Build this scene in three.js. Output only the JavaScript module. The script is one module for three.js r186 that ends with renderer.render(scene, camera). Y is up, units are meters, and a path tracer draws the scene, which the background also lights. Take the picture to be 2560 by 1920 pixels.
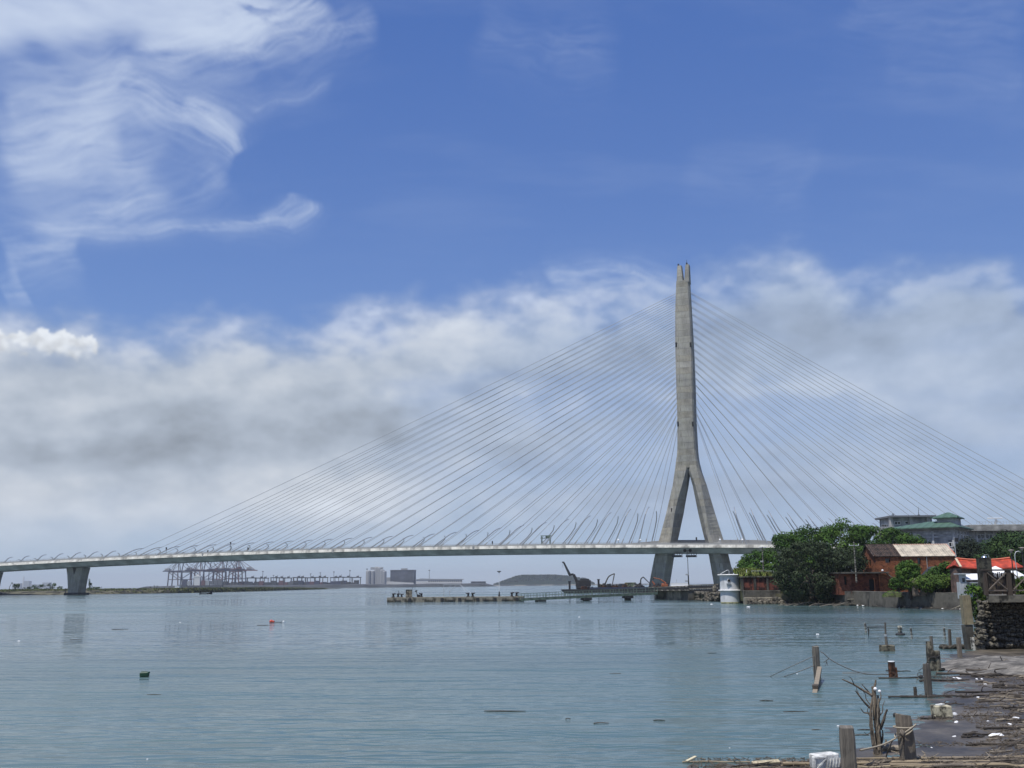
import * as THREE from 'three';
import { RoundedBoxGeometry } from 'three/addons/geometries/RoundedBoxGeometry.js';
import { mergeGeometries } from 'three/addons/utils/BufferGeometryUtils.js';
import { createNoise2D, createNoise3D } from 'simplex-noise';

// ------------------------------------------------------------------ camera, sky, sun, exposure
const scene = new THREE.Scene();
const EYE = 4.0, F = 2600;                                    // eye height over the water; focal length in pixels of a 2560 x 1920 frame
const camera = new THREE.PerspectiveCamera(2 * Math.atan(960 / F) * 180 / Math.PI, 4 / 3, 0.5, 30000);
camera.position.set(0, EYE, 0);
camera.rotation.order = 'YXZ';
camera.rotation.set(Math.atan(502 / F), 0, -0.0085);          // tipped up, with the slight roll of a hand-held phone
camera.updateMatrixWorld(true);
const renderer = new THREE.WebGLRenderer();
renderer.toneMapping = THREE.LinearToneMapping;
renderer.toneMappingExposure = 1.0;
renderer.shadowMap.enabled = true;

function mulberry(a) { return () => { a = (a + 0x6d2b79f5) | 0; let t = Math.imul(a ^ (a >>> 15), 1 | a); t = (t + Math.imul(t ^ (t >>> 7), 61 | t)) ^ t; return ((t ^ (t >>> 14)) >>> 0) / 4294967296; }; }
const n2 = createNoise2D(mulberry(7)), n3 = createNoise3D(mulberry(11));
const clamp = (x, a = 0, b = 1) => Math.max(a, Math.min(b, x)), mix = (a, b, t) => a + (b - a) * t;
const ss = (a, b, x) => { const t = clamp((x - a) / (b - a)); return t * t * (3 - 2 * t); };
const fbm2 = (x, y, o = 5, g = 0.5) => { let s = 0, a = 1, n = 0; for (let i = 0; i < o; i++) { s += a * n2(x, y); n += a; a *= g; x = x * 2.03 + 17.3; y = y * 2.03 - 9.1; } return s / n; };
const fbm3 = (x, y, z, o = 5, g = 0.5) => { let s = 0, a = 1, n = 0; for (let i = 0; i < o; i++) { s += a * n3(x, y, z); n += a; a *= g; x = x * 2.03 + 17.3; y = y * 2.03 - 9.1; z = z * 2.03 + 4.7; } return s / n; };

// The sky: air that pales towards the horizon, high cirrus, and a bank of stratocumulus low all round. Azimuth in degrees clockwise from the river's direction (-z), elevation in degrees.
const bankTop = [[-40, 13.5], [-32, 12.6], [-26.9, 12.7], [-25.0, 13.1], [-23.1, 13.2], [-21.2, 12.7], [-15.0, 13.2], [-8.5, 13.5], [-5.2, 14.2], [-1.8, 14.7], [2.8, 15.7], [7.3, 16.2], [10.7, 16.7], [14.0, 17.1], [16.1, 16.8], [19.2, 15.3], [21.2, 15.6], [24.2, 16.3], [25.8, 16.2], [27.1, 15.1], [33, 14], [40, 14.5]];
function bankLine(az) {
  const base = 14.5 + 2.2 * n2(Math.cos(az * Math.PI / 180) * 1.7 + 3, Math.sin(az * Math.PI / 180) * 1.7);
  if (az <= bankTop[0][0] || az >= bankTop[bankTop.length - 1][0]) return base;
  let i = 0; while (az > bankTop[i + 1][0]) i++;
  const t = (az - bankTop[i][0]) / (bankTop[i + 1][0] - bankTop[i][0]), u = t * t * (3 - 2 * t);
  return mix(base, mix(bankTop[i][1], bankTop[i + 1][1], u), ss(40, 33, Math.abs(az)));
}
// cirrus fibres as curves [azimuth, elevation], half width in degrees, density
const FIBRES = [
  [[[-24.4, 25.0], [-21.3, 25.0], [-18.8, 24.4], [-16.4, 23.9], [-15.2, 23.4]], 0.72, 0.5],
  [[[-19.0, 25.3], [-17.1, 24.5], [-15.7, 23.7], [-15.2, 22.9]], 0.38, 0.4],
  [[[-27.3, 17.9], [-23.5, 18.3], [-18.4, 18.6], [-14.4, 19.0], [-12.6, 19.5], [-11.7, 20.3], [-11.6, 20.9]], 0.24, 0.38],
  [[[-14.2, 19.3], [-12.9, 19.9], [-12.3, 20.6], [-12.4, 21.1]], 0.2, 0.22],
  [[[-22.0, 19.1], [-19.6, 19.9], [-17.7, 20.9], [-16.4, 22.3]], 0.6, 0.17],
  [[[-26.2, 18.2], [-23.7, 18.8], [-21.2, 19.6], [-19.0, 20.7]], 0.42, 0.35],
  [[[-27.4, 19.6], [-24.7, 20.6], [-21.7, 21.4], [-19.1, 22.2]], 0.72, 0.26],
  [[[-27.6, 21.1], [-24.8, 22.3], [-21.9, 23.5]], 1.10, 0.36],
  [[[-27.8, 23.4], [-24.0, 24.6], [-20.0, 26.1]], 1.48, 0.32],
  [[[-15.3, 25.0], [-13.4, 25.9], [-10.0, 26.8]], 0.23, 0.14],
  [[[-27.2, 16.3], [-25.2, 17.0], [-23.0, 17.5]], 0.72, 0.3],
  [[[-27.0, 14.5], [-25.9, 15.1]], 0.55, 0.2],
  [[[-21.5, 27.3], [-17.9, 28.1], [-14.8, 28.8], [-12.8, 29.8], [-11.5, 31.3]], 0.80, 0.75],
  [[[-14.8, 27.9], [-11.2, 28.9], [-7.7, 30.0]], 0.63, 0.2],
  [[[2.3, 16.3], [4.6, 16.7], [6.9, 16.7], [9.3, 15.8]], 0.47, 0.5],
  [[[-2.2, 30.0], [2.1, 28.8], [6.8, 28.5]], 0.95, 0.08],
  [[[9.8, 21.9], [14.2, 21.2], [17.5, 21.0]], 0.9, 0.05],
  [[[21.0, 25.7], [24.7, 25.2], [28.1, 23.9]], 0.6, 0.05],
  [[[19.2, 29.4], [24.3, 27.8], [29.1, 26.6]], 1.1, 0.07],
  [[[-27.5, 20.5], [-25.9, 21.2], [-23.8, 22.5], [-22.7, 23.6]], 0.63, 0.3],
];
function fibreAt(az, el) {
  let d = 0;
  for (const [p, w, a] of FIBRES) {
    let best = 1e9, along = 0, run = 0, len = 0, al = 0;
    for (let i = 0; i + 1 < p.length; i++) {
      const dx = p[i + 1][0] - p[i][0], dy = p[i + 1][1] - p[i][1], L2 = dx * dx + dy * dy;
      const t = clamp(((az - p[i][0]) * dx + (el - p[i][1]) * dy) / L2), qx = az - p[i][0] - dx * t, qy = el - p[i][1] - dy * t, q = qx * qx + qy * qy;
      if (q < best) { best = q; along = (i + t) / (p.length - 1); run = (dx * qy - dy * qx) / Math.sqrt(L2); al = len + t * Math.sqrt(L2); }
      len += Math.sqrt(L2);
    }
    best = Math.sqrt(best);
    if (best > w * 6) continue;
    const fil = 1 - 2.1 * Math.abs(fbm2(run * (0.7 + 0.35 / w) + a * 40 + 0.35 * n2(al * 0.16, a * 90), al * 0.1 + w * 9, 4, 0.55)), frayed = 0.42 + 0.5 * fil * Math.abs(fil) + 0.4 * fbm2(run * 0.8 + 5, al * 0.16 + a * 70, 3) + 0.2 * fbm2(az * 0.6 + 3, el * 0.9 + a * 30, 3);
    d += a * (0.8 * Math.exp(-best * best / (w * w) * 0.55) + 0.3 * Math.exp(-best * best / (w * w) * 0.13)) * clamp(frayed, 0.05, 1.3) * ss(0, 0.12, along) * ss(1.0, 0.86, along) * (0.9 + 0.35 * along);
  }
  return d;
}
const SKYW = 4096, SKYH = 2048;
const skyData = new Float32Array(SKYW * SKYH * 4);
const SUN = new THREE.Vector3(-0.26, 0.925, 0.275).normalize();
for (let r = 0; r < SKYH; r++) {
  const el = ((r + 0.5) / SKYH - 0.5) * 180;
  for (let c = 0; c < SKYW; c++) {
    const o = (r * SKYW + c) * 4;
    skyData[o + 3] = 1;
    if (el < -0.6) { skyData[o] = 0.20; skyData[o + 1] = 0.27; skyData[o + 2] = 0.33; continue; }
    const phi = ((c + 0.5) / SKYW - 0.5) * 2 * Math.PI;                        // atan2(z, x)
    let az = phi * 180 / Math.PI + 90; if (az > 180) az -= 360;
    const e = Math.max(el, 0.01), ce = Math.cos(el * Math.PI / 180);
    const X = Math.cos(phi) * ce, Y = Math.sin(e * Math.PI / 180), Z = Math.sin(phi) * ce;
    // clear air
    const h = Math.exp(-e / 13), v = ss(30, 75, e);
    let R = mix(0.046 + 0.33 * h, 0.045, v), G = mix(0.124 + 0.47 * h, 0.115, v), B = mix(0.41 + 0.66 * h - 0.28 * h * h, 0.39, v);
    // cirrus: fibres, and a thin veil everywhere above the bank
    const wx = az + 2.0 * fbm2(az * 0.09, el * 0.12, 3), wy = el + 1.1 * fbm2(az * 0.1 + 31, el * 0.14 + 5, 3);
    let ci = Math.abs(az) < 48 && el > 11 && el < 40 ? fibreAt(az + 0.9 * fbm2(az * 0.13, el * 0.17, 2), el + 0.55 * fbm2(az * 0.13 + 9, el * 0.2, 2)) : 0;
    const inView = ss(52, 34, Math.abs(az)) * ss(42, 34, el);
    const streak = fbm2((X / (Y + 0.25)) * 1.1 + 2, (Z / (Y + 0.25)) * 3.4 - 1, 6, 0.58);
    ci += (1 - inView) * 0.75 * ss(0.02, 0.75, streak + 0.25 * n2(X * 1.5 + 5, Z * 1.5)) * ss(10, 25, el);
    // the broad veil of the cirrus shield over the west of the view, thickest above
    const shield = 1.5 * ss(-12, -18, wx + (wy - 28.5) * -0.4) * ss(-0.9, 0.9, wy - 26.3 - 0.17 * (wx + 28)) + 0.30 * ss(-14, -27, wx) * ss(17.5, 21, wy) * clamp(0.75 + 0.8 * fbm2(az * 0.12 + 60, el * 0.42, 4));
    const holes = clamp(1 - 1.5 * ss(0.1, 0.55, fbm2(az * 0.22 + 4, el * 0.75 + 2, 4)) * ss(-17.5, -14.5, az) * ss(-11, -13, az));
    ci += inView * shield * 0.82 * holes * (0.86 + 0.3 * fbm2(az * 0.25, el * 0.9, 4));
    ci += 0.05 * ss(-0.1, 0.6, streak) * ss(14, 24, el);
    ci = 1 - Math.exp(-Math.max(0, ci) * 1.25);
    R = mix(R, 0.70, ci * 0.86); G = mix(G, 0.79, ci * 0.86); B = mix(B, 0.93, ci * 0.86);
    // stratocumulus bank
    const top = bankLine(az);
    if (el < top + 9) {
      const q = fbm3(X * 5.2, Y * 9, Z * 5.2, 6, 0.52), fine = fbm3(X * 16 + 3, Y * 30, Z * 16, 5, 0.55);
      const edge = top + 0.3 - 0.9 * ss(-4, 6, az) * inView - el + 1.7 * q + 0.8 * fine;
      let cover = ss(-1.6, 1.9, edge) * (0.84 + 0.16 * ss(0, 3, edge));
      cover *= ss(0.5, 5.0, el + 1.0 * q) * 0.85 + 0.15;
      // rents of blue between the clouds, behind the stays
      const lens = Math.exp(-(((az - 4 + 5 * q) / 11) ** 2) - ((el - 9.7 + 1.6 * fine) / 1.6) ** 2) + 0.8 * Math.exp(-(((az - 15 + 5 * q) / 8) ** 2) - ((el - 8.6 + 1.4 * fine) / 1.4) ** 2) + 0.75 * ss(-12, 2, az) * Math.exp(-(((el - 5.6 + q) / 2.4) ** 2));
      const rent = ss(0.05, 0.75, 0.62 * lens * inView + 0.55 * fbm3(X * 4.1 + 9, Y * 13, Z * 4.1, 5) + 0.12 * (1 - inView));
      cover *= 1 - 0.34 * rent * mix(1, ss(-15, -3, az), inView);
      // a dark flat base drawn through the bank, a pale band under it, bright crowns
      const wob = el + 1.3 * fbm2(az * 0.07 + 2, el * 0.2, 3) + 0.5 * q;
      let base = Math.exp(-(((wob - (7.6 + 0.13 * (az + 16))) / 1.7) ** 2)) * ss(2, -9, az);
      base = mix(base, 0.55 * Math.exp(-(((wob - 8.4) / 2.3) ** 2)), ss(30, 44, Math.abs(az)));
      base += 0.42 * Math.exp(-(((az - 19) / 8) ** 2) - ((wob - 13.4) / 2.4) ** 2);
      let lum = 0.56 - 0.10 * ss(-2, 10, az) * inView + (0.17 - 0.05 * ss(0, 12, az)) * q + (0.11 - 0.04 * ss(0, 12, az)) * fine - 0.16 * base + 0.13 * Math.exp(-(((el - 4.2) / 1.7) ** 2)) * ss(4, -8, az) + 0.12 * Math.exp(-(((az - 22) / 7) ** 2) - ((el - 10.2) / 1.3) ** 2);
      lum += 0.20 * ss(2.6, -0.6, edge) * ss(-0.9, 0.6, edge) * clamp(0.5 + fine * 1.4);
      lum = clamp(lum + 0.015, 0.3, 0.86);
      const cool = ss(-12, 8, az) * inView + 0.5 * (1 - inView), t = 1 - 0.5 * ss(0.45, 0.75, lum);
      R = mix(R, lum * (1 - (0.14 + 0.06 * cool) * t), cover); G = mix(G, lum * (1 - 0.015 * t), cover); B = mix(B, lum * (1 + (0.17 + 0.14 * cool) * t), cover);
      // crisp cumulus heads standing behind the bank
      if (az < -19.5 && az > -32) {
        const puff = (px, py, w, hgt) => { const dx = (az - px) / w, dy = (el - py) / hgt; return 1 - dx * dx - dy * dy; };
        const cum = Math.max(puff(-27.3, 11.9, 1.0, 0.85), puff(-26.0, 12.0, 0.7, 0.7), puff(-24.9, 12.2, 0.75, 0.75), puff(-23.9, 12.3, 0.7, 0.7), puff(-22.8, 12.0, 0.7, 0.8), puff(-29.2, 11.7, 1.3, 1.1)) + 0.55 * fbm2(az * 1.5, el * 1.8, 5);
        const k = ss(0.0, 0.2, cum) * ss(11.2, 12.3, el + 0.9 * fbm2(az * 0.8, el, 3)) * ss(-19.8, -22.4, az + 0.7 * q) * ss(-32, -30, az), face = clamp(0.80 + 0.2 * fbm2(az * 1.1 + 8, el * 1.4 + 3, 4) + 0.16 * (el - 12.4), 0.5, 0.88);
        R = mix(R, face * 0.94, k); G = mix(G, face * 0.99, k); B = mix(B, face * 1.06, k);
      }
    }
    // haze over the horizon
    const hz = Math.exp(-e / 2.6) * 0.85;
    skyData[o] = mix(R, 0.52, hz); skyData[o + 1] = mix(G, 0.585, hz); skyData[o + 2] = mix(B, 0.67, hz);
  }
}
const skyTexture = new THREE.DataTexture(skyData, SKYW, SKYH, THREE.RGBAFormat, THREE.FloatType);
skyTexture.mapping = THREE.EquirectangularReflectionMapping;
skyTexture.needsUpdate = true;
scene.background = skyTexture;
scene.environment = skyTexture;

const sun = new THREE.DirectionalLight(new THREE.Color(1.0, 0.96, 0.89), 4.5);
sun.position.copy(SUN).multiplyScalar(900);
sun.castShadow = true;
sun.shadow.radius = 1.2;
sun.shadow.mapSize.set(4096, 4096);
Object.assign(sun.shadow.camera, { left: -500, right: 500, top: 500, bottom: -500, near: 10, far: 2500 });
scene.add(sun, sun.target);

// ------------------------------------------------------------------ helpers
const V = (x, y, z) => new THREE.Vector3(x, y, z);
const rnd = mulberry(12345), rr = (a, b) => a + (b - a) * rnd();
// bearings read off the photograph (2560 x 1920 frame), turned into places: on a level plane, or at a distance down the river
function ray(px, py) { return V(px - 1280, 960 - py, -F).normalize().transformDirection(camera.matrixWorld); }
function onLevel(px, py, y = 0) { const d = ray(px, py), t = (y - EYE) / d.y; return V(d.x * t, y, d.z * t); }
function at(px, py, dist) { const d = ray(px, py), t = -dist / d.z; return V(d.x * t, EYE + d.y * t, -dist); }
const far = (px, py, y = 0) => -onLevel(px, py, y).z;
function pixel(p) { const q = p.clone().applyMatrix4(camera.matrixWorldInverse); return [1280 + F * q.x / -q.z, 960 - F * q.y / -q.z]; }

const taken = new Map();
function numbered(name) { const n = taken.get(name) ?? 0; taken.set(name, n + 1); return n ? `${name}_${String(n).padStart(3, '0')}` : name; }
function tag(o, label, category, group) { o.userData.label = label; o.userData.category = category; if (group) o.userData.group = group; return o; }
function thing(name, label, category, p = V(0, 0, 0), turn = 0, group) {
  const o = new THREE.Group(); o.name = numbered(name); o.position.copy(p); o.rotation.y = turn; scene.add(o);
  return tag(o, label, category, group);
}
function copyOf(o, p, turn, label, scale) {
  const c = o.clone(); c.name = numbered(o.name.replace(/_\d{3}$/, '')); c.userData = { ...o.userData }; c.position.copy(p); c.rotation.y = turn; if (scale) c.scale.setScalar(scale);
  if (label) c.userData.label = label;
  scene.add(c); return c;
}
// a frame at a thing's base: metres per pixel there, and pixel -> metres from the base
function frame(px, py, dist, turn = 0) {
  const p = at(px, py, dist), c = Math.cos(turn);
  return { p, d: dist, X: (x) => (at(x, py, dist).x - p.x) / c, Y: (y) => at(px, y, dist).y - p.y, s: Math.abs(at(px + 10, py, dist).x - p.x) / 10 };
}

const UP = V(0, 1, 0), TMP = new THREE.Matrix4();
function flat(g) { const f = g.index ? g.toNonIndexed() : g; for (const k of Object.keys(f.attributes)) if (k !== 'position' && k !== 'normal' && k !== 'color') f.deleteAttribute(k); f.morphAttributes = {}; return f; }
class MB {
  constructor() { this.g = []; }
  add(g, m) { const f = flat(g); if (m) f.applyMatrix4(m); this.g.push(f); return this; }
  box(x, y, z, w, h, d, ry = 0, rx = 0, rz = 0, bevel = 0) {
    const g = bevel ? new RoundedBoxGeometry(w, h, d, 1, Math.min(bevel, w * 0.45, h * 0.45, d * 0.45)) : new THREE.BoxGeometry(w, h, d);
    return this.add(g, new THREE.Matrix4().compose(V(x, y, z), new THREE.Quaternion().setFromEuler(new THREE.Euler(rx, ry, rz, 'YXZ')), V(1, 1, 1)));
  }
  cyl(a, b, r0, r1 = r0, n = 8) {
    const d = b.clone().sub(a), L = d.length();
    const g = new THREE.CylinderGeometry(r1, r0, L, n, 1);
    return this.add(g, new THREE.Matrix4().compose(a.clone().add(b).multiplyScalar(0.5), new THREE.Quaternion().setFromUnitVectors(UP, d.normalize()), V(1, 1, 1)));
  }
  bar(a, b, w, h = w) {                                              // square bar from a to b, w across, h deep
    const d = b.clone().sub(a), L = d.length(), m = new THREE.Matrix4().lookAt(a, b, Math.abs(d.y) > 0.99 * L ? V(1, 0, 0) : UP);
    m.setPosition(a.clone().add(b).multiplyScalar(0.5));
    return this.add(new THREE.BoxGeometry(w, h, L), m);
  }
  tube(pts, r, n = 6, seg = 0, closed = false) { return this.add(new THREE.TubeGeometry(new THREE.CatmullRomCurve3(pts, closed, 'centripetal'), seg || Math.max(4, pts.length * 3), r, n, closed)); }
  limb(pts, r0, r1, n = 7, rough = 0) {                              // tapered, knotty branch
    const c = new THREE.CatmullRomCurve3(pts, false, 'centripetal'), seg = Math.max(4, pts.length * 3), fr = c.computeFrenetFrames(seg), rings = [];
    for (let i = 0; i <= seg; i++) {
      const p = c.getPointAt(i / seg), r = mix(r0, r1, i / seg), ring = [];
      for (let k = 0; k < n; k++) { const a = k / n * Math.PI * 2, q = r * (1 + rough * n3(p.x * 6 + k, p.y * 6, p.z * 6)); ring.push(p.clone().addScaledVector(fr.normals[i], Math.cos(a) * q).addScaledVector(fr.binormals[i], Math.sin(a) * q)); }
      rings.push(ring);
    }
    return this.loft(rings, true, true);
  }
  loft(rings, caps = true, smooth = false) {                         // rings: arrays of equal numbers of points
    const pos = [], n = rings[0].length, T = (a, b, c) => { for (const p of [a, b, c]) pos.push(p.x, p.y, p.z); };
    for (let i = 0; i + 1 < rings.length; i++) for (let k = 0; k < n; k++) { const a = rings[i][k], b = rings[i][(k + 1) % n], c = rings[i + 1][(k + 1) % n], d = rings[i + 1][k]; T(a, b, c); T(a, c, d); }
    if (caps) for (const [ring, flip] of [[rings[0], true], [rings[rings.length - 1], false]]) { const m = ring.reduce((s, p) => s.add(p), V(0, 0, 0)).multiplyScalar(1 / n); for (let k = 0; k < n; k++) flip ? T(m, ring[(k + 1) % n], ring[k]) : T(m, ring[k], ring[(k + 1) % n]); }
    const g = new THREE.BufferGeometry(); g.setAttribute('position', new THREE.Float32BufferAttribute(pos, 3)); g.computeVertexNormals();
    return this.add(g);
  }
  prism(pts, z0, z1, m) {                                            // outline in x, y drawn out from z0 to z1
    const s = new THREE.Shape(pts.map((p) => new THREE.Vector2(p[0], p[1]))), g = new THREE.ExtrudeGeometry(s, { depth: z1 - z0, bevelEnabled: false });
    g.translate(0, 0, z0); return this.add(g, m);
  }
  lathe(pts, x = 0, y = 0, z = 0, n = 20) { const g = new THREE.LatheGeometry(pts.map((p) => new THREE.Vector2(p[0], p[1])), n); g.translate(x, y, z); return this.add(g); }
  geometry() {
    const g = this.g.length > 1 ? mergeGeometries(this.g.map((x) => { if (!x.attributes.normal) x.computeVertexNormals(); return x; })) : this.g[0];
    if (!g.attributes.normal) g.computeVertexNormals();
    return metric(g);
  }
  build(name, mat, parent, label) { const m = new THREE.Mesh(this.geometry(), mat); m.name = parent ? name : numbered(name); if (label) m.userData.label = label; (parent ?? scene).add(m); return m; }
}
function metric(g) {                                                 // uv in metres, from the axis each face mostly looks along
  const p = g.attributes.position, uv = new Float32Array(p.count * 2), a = V(0, 0, 0), b = V(0, 0, 0), c = V(0, 0, 0);
  for (let i = 0; i + 2 < p.count; i += 3) {
    a.fromBufferAttribute(p, i); b.fromBufferAttribute(p, i + 1); c.fromBufferAttribute(p, i + 2);
    const n = b.clone().sub(a).cross(c.clone().sub(a)), x = Math.abs(n.x), y = Math.abs(n.y), z = Math.abs(n.z);
    [a, b, c].forEach((q, k) => { const j = (i + k) * 2; if (y >= x && y >= z) { uv[j] = q.x; uv[j + 1] = q.z; } else if (x > z) { uv[j] = q.z; uv[j + 1] = q.y; } else { uv[j] = q.x; uv[j + 1] = q.y; } });
  }
  g.setAttribute('uv', new THREE.BufferAttribute(uv, 2)); return g;
}
const mesh = (name, g, mat, parent) => { const m = new THREE.Mesh(g, mat); m.name = parent ? name : numbered(name); (parent ?? scene).add(m); return m; };
const structure = (o) => { o.userData.kind = 'structure'; return o; };
const stuff = (o) => { o.userData.kind = 'stuff'; return o; };

// ------------------------------------------------------------------ procedural textures (tiling) and materials
function lattice(seed) { const r = mulberry(seed), t = new Float32Array(4096); for (let i = 0; i < 4096; i++) t[i] = r() * 2 - 1; return t; }
function tileNoise(seed) {                                           // value noise with period P, P a power of two up to 64... cells
  const t = lattice(seed);
  return (x, y, px, py) => {
    const x0 = Math.floor(x), y0 = Math.floor(y), fx = x - x0, fy = y - y0, u = fx * fx * (3 - 2 * fx), v = fy * fy * (3 - 2 * fy);
    const h = (i, j) => t[((((j % py) + py) % py) * 131 + (((i % px) + px) % px) * 17) & 4095];
    return mix(mix(h(x0, y0), h(x0 + 1, y0), u), mix(h(x0, y0 + 1), h(x0 + 1, y0 + 1), u), v);
  };
}
function tileFbm(seed, cx, cy, oct, gain = 0.55) { const n = tileNoise(seed); return (u, v) => { let s = 0, a = 1, w = 0, x = cx, y = cy; for (let i = 0; i < oct; i++) { s += a * n(u * x + i * 3, v * y + i * 5, x, y); w += a; a *= gain; x *= 2; y *= 2; } return s / w; }; }
function texture(size, fn, color = true, rep = 1) {
  const d = new Uint8Array(size * size * 4);
  for (let y = 0; y < size; y++) for (let x = 0; x < size; x++) { const c = fn(x / size, y / size), o = (y * size + x) * 4; for (let k = 0; k < 3; k++) d[o + k] = 255 * clamp(Array.isArray(c) ? c[k] : c); d[o + 3] = 255; }
  const t = new THREE.DataTexture(d, size, size); t.wrapS = t.wrapT = THREE.RepeatWrapping; t.magFilter = THREE.LinearFilter; t.minFilter = THREE.LinearMipmapLinearFilter; t.generateMipmaps = true;
  if (color) t.colorSpace = THREE.SRGBColorSpace; t.repeat.set(rep, rep); t.needsUpdate = true; return t;
}
function scaled(t, rx, ry = rx) { const c = t.clone(); c.repeat.set(rx, ry); c.needsUpdate = true; return c; }
const fA = tileFbm(1, 4, 4, 7, 0.6), fB = tileFbm(2, 8, 8, 6), fC = tileFbm(3, 32, 4, 5), fD = tileFbm(4, 64, 8, 4), fE = tileFbm(5, 16, 2, 6);
const tileFbmFine = tileFbm(9, 128, 128, 2);
const T = {};
T.mottle = texture(512, (u, v) => 0.80 + 0.30 * fA(u, v) + 0.10 * fB(u, v));
T.concrete = texture(1024, (u, v) => { const s = 0.83 + 0.16 * fA(u, v) + 0.09 * fE(u, v) + 0.06 * fD(u, v) - 0.2 * ss(0.32, 0.7, fC(u, v) + 0.5 * fA(u, v)); return [s, s * (0.995 + 0.01 * fB(u, v)), s * (0.975 + 0.03 * fB(v, u))]; });
T.stain = texture(1024, (u, v) => { const m = ss(-0.15, 0.5, fA(u, v) + 0.6 * fE(u, v)), s = mix(1, 0.42, m) + 0.16 * fB(u, v) - 0.06; return [s, s * 0.99, s * 0.95]; });
T.weather = texture(1024, (u, v) => { const m = ss(-0.2, 0.6, fA(u, v) + 0.45 * fE(u, v)), s = mix(1, 0.66, m) + 0.14 * fB(u, v) + 0.07 * fD(u, v) - 0.05; return [s, s * 0.99, s * 0.96]; });
T.wood = texture(512, (u, v) => { const g = fE(u, v), f = fC(u, v), k = 0.84 + 0.2 * g + 0.13 * f + 0.1 * fD(u, v) - 0.3 * ss(0.5, 0.7, fC(u, v) + 0.3 * fA(u, v)); return [k, k * 0.985, k * 0.96]; });
T.woodH = texture(512, (v, u) => { const k = 0.86 + 0.2 * fE(u, v) + 0.14 * fC(u, v) + 0.08 * fD(u, v); return [k, k * 0.985, k * 0.96]; });
T.brick = texture(1024, (u, v) => {
  const row = Math.floor(v * 32), uu = u * 10 + (row % 2) * 0.5, col = Math.floor(uu), fx = uu - col, fy = v * 32 - row, h = Math.abs(Math.sin(row * 12.9898 + (col % 10) * 78.233) * 43758.5453) % 1;
  const mortar = Math.min(fx / 0.05, (1 - fx) / 0.05, fy / 0.14, (1 - fy) / 0.14) < 1, worn = ss(0.1, 0.55, fA(u, v) + 0.4 * fB(u, v)), k = 0.72 + 0.3 * h + 0.3 * fA(v, u);
  const c = mortar ? [0.62, 0.55, 0.47] : [k, k * (0.92 + 0.14 * h), k * 0.9];
  return c.map((x, i) => mix(x, [0.45, 0.42, 0.38][i], worn * 0.55));
});
T.mud = texture(1024, (u, v) => { const g = 0.66 + 0.34 * fA(u, v) + 0.22 * fB(u, v), p = tileFbmFine(u, v); return [g * (1 + 0.1 * p), g * (0.99 + 0.1 * p), g * (0.98 + 0.12 * p)].map((x) => x + 0.3 * Math.max(0, p - 0.55)); });
T.relief = texture(512, (u, v) => 0.5 + 0.35 * fA(u, v) + 0.25 * fB(u, v), false);
T.grain = texture(512, (u, v) => 0.5 + 0.3 * fC(u, v) + 0.25 * fD(u, v), false);
const lin = (r, g, b) => new THREE.Color().setRGB(r, g, b);
function mat(c, { map, rep = 0.25, repY, rough = 0.85, metal = 0, bump, bumpRep = rep, bumpRepY, b = 0, ...more } = {}) {
  return new THREE.MeshPhysicalMaterial({ color: Array.isArray(c) ? lin(...c) : c, map: map ? scaled(map, rep, repY ?? rep) : null, roughness: rough, metalness: metal, bumpMap: bump ? scaled(bump, bumpRep, bumpRepY ?? bumpRep) : null, bumpScale: b, ...more });
}
const M = {
  concreteA: mat([0.47, 0.462, 0.415], { map: T.concrete, rep: 1 / 14, rough: 0.9 }),
  concreteB: mat([0.425, 0.42, 0.385], { map: T.concrete, rep: 1 / 17, rough: 0.9 }),
  concreteC: mat([0.51, 0.50, 0.455], { map: T.concrete, rep: 1 / 11, rough: 0.9 }),
  concreteD: mat([0.45, 0.43, 0.37], { map: T.concrete, rep: 1 / 9, rough: 0.9 }),
  joint: mat([0.40, 0.39, 0.36], { rough: 0.95 }),
  fascia: mat([0.70, 0.70, 0.675], { map: T.weather, rep: 1 / 16, rough: 0.75 }),
  girder: mat([0.66, 0.66, 0.64], { map: T.mottle, rep: 1 / 20, rough: 0.6 }),
  asphalt: mat([0.06, 0.06, 0.06], { rough: 0.95 }),
  parapet: mat([0.34, 0.34, 0.33], { rough: 0.8 }),
  stay: mat([0.38, 0.40, 0.43], { rough: 0.45 }),
  lamp: mat([0.42, 0.43, 0.44], { rough: 0.32, metal: 0.55 }),
  darkSteel: mat([0.05, 0.052, 0.055], { map: T.mottle, rep: 0.5, rough: 0.6, metal: 0.2 }),
  black: mat([0.022, 0.022, 0.024], { rough: 0.7 }),
  dark: mat([0.012, 0.012, 0.013], { rough: 0.9 }),
  white: mat([0.80, 0.81, 0.82], { map: T.mottle, rep: 0.3, rough: 0.6 }),
  cleanWhite: mat([0.82, 0.83, 0.84], { rough: 0.5 }),
  rust: mat([0.13, 0.055, 0.03], { map: T.stain, rep: 1.2, rough: 0.85 }),
  orange: mat([0.52, 0.15, 0.045], { map: T.mottle, rep: 0.6, rough: 0.55 }),
  steelGreen: mat([0.16, 0.22, 0.17], { map: T.mottle, rep: 0.5, rough: 0.6 }),
  galv: mat([0.45, 0.47, 0.48], { rough: 0.45, metal: 0.3 }),
  glass: new THREE.MeshPhysicalMaterial({ color: lin(0.015, 0.02, 0.025), roughness: 0.06, metalness: 0 }),
};

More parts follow.
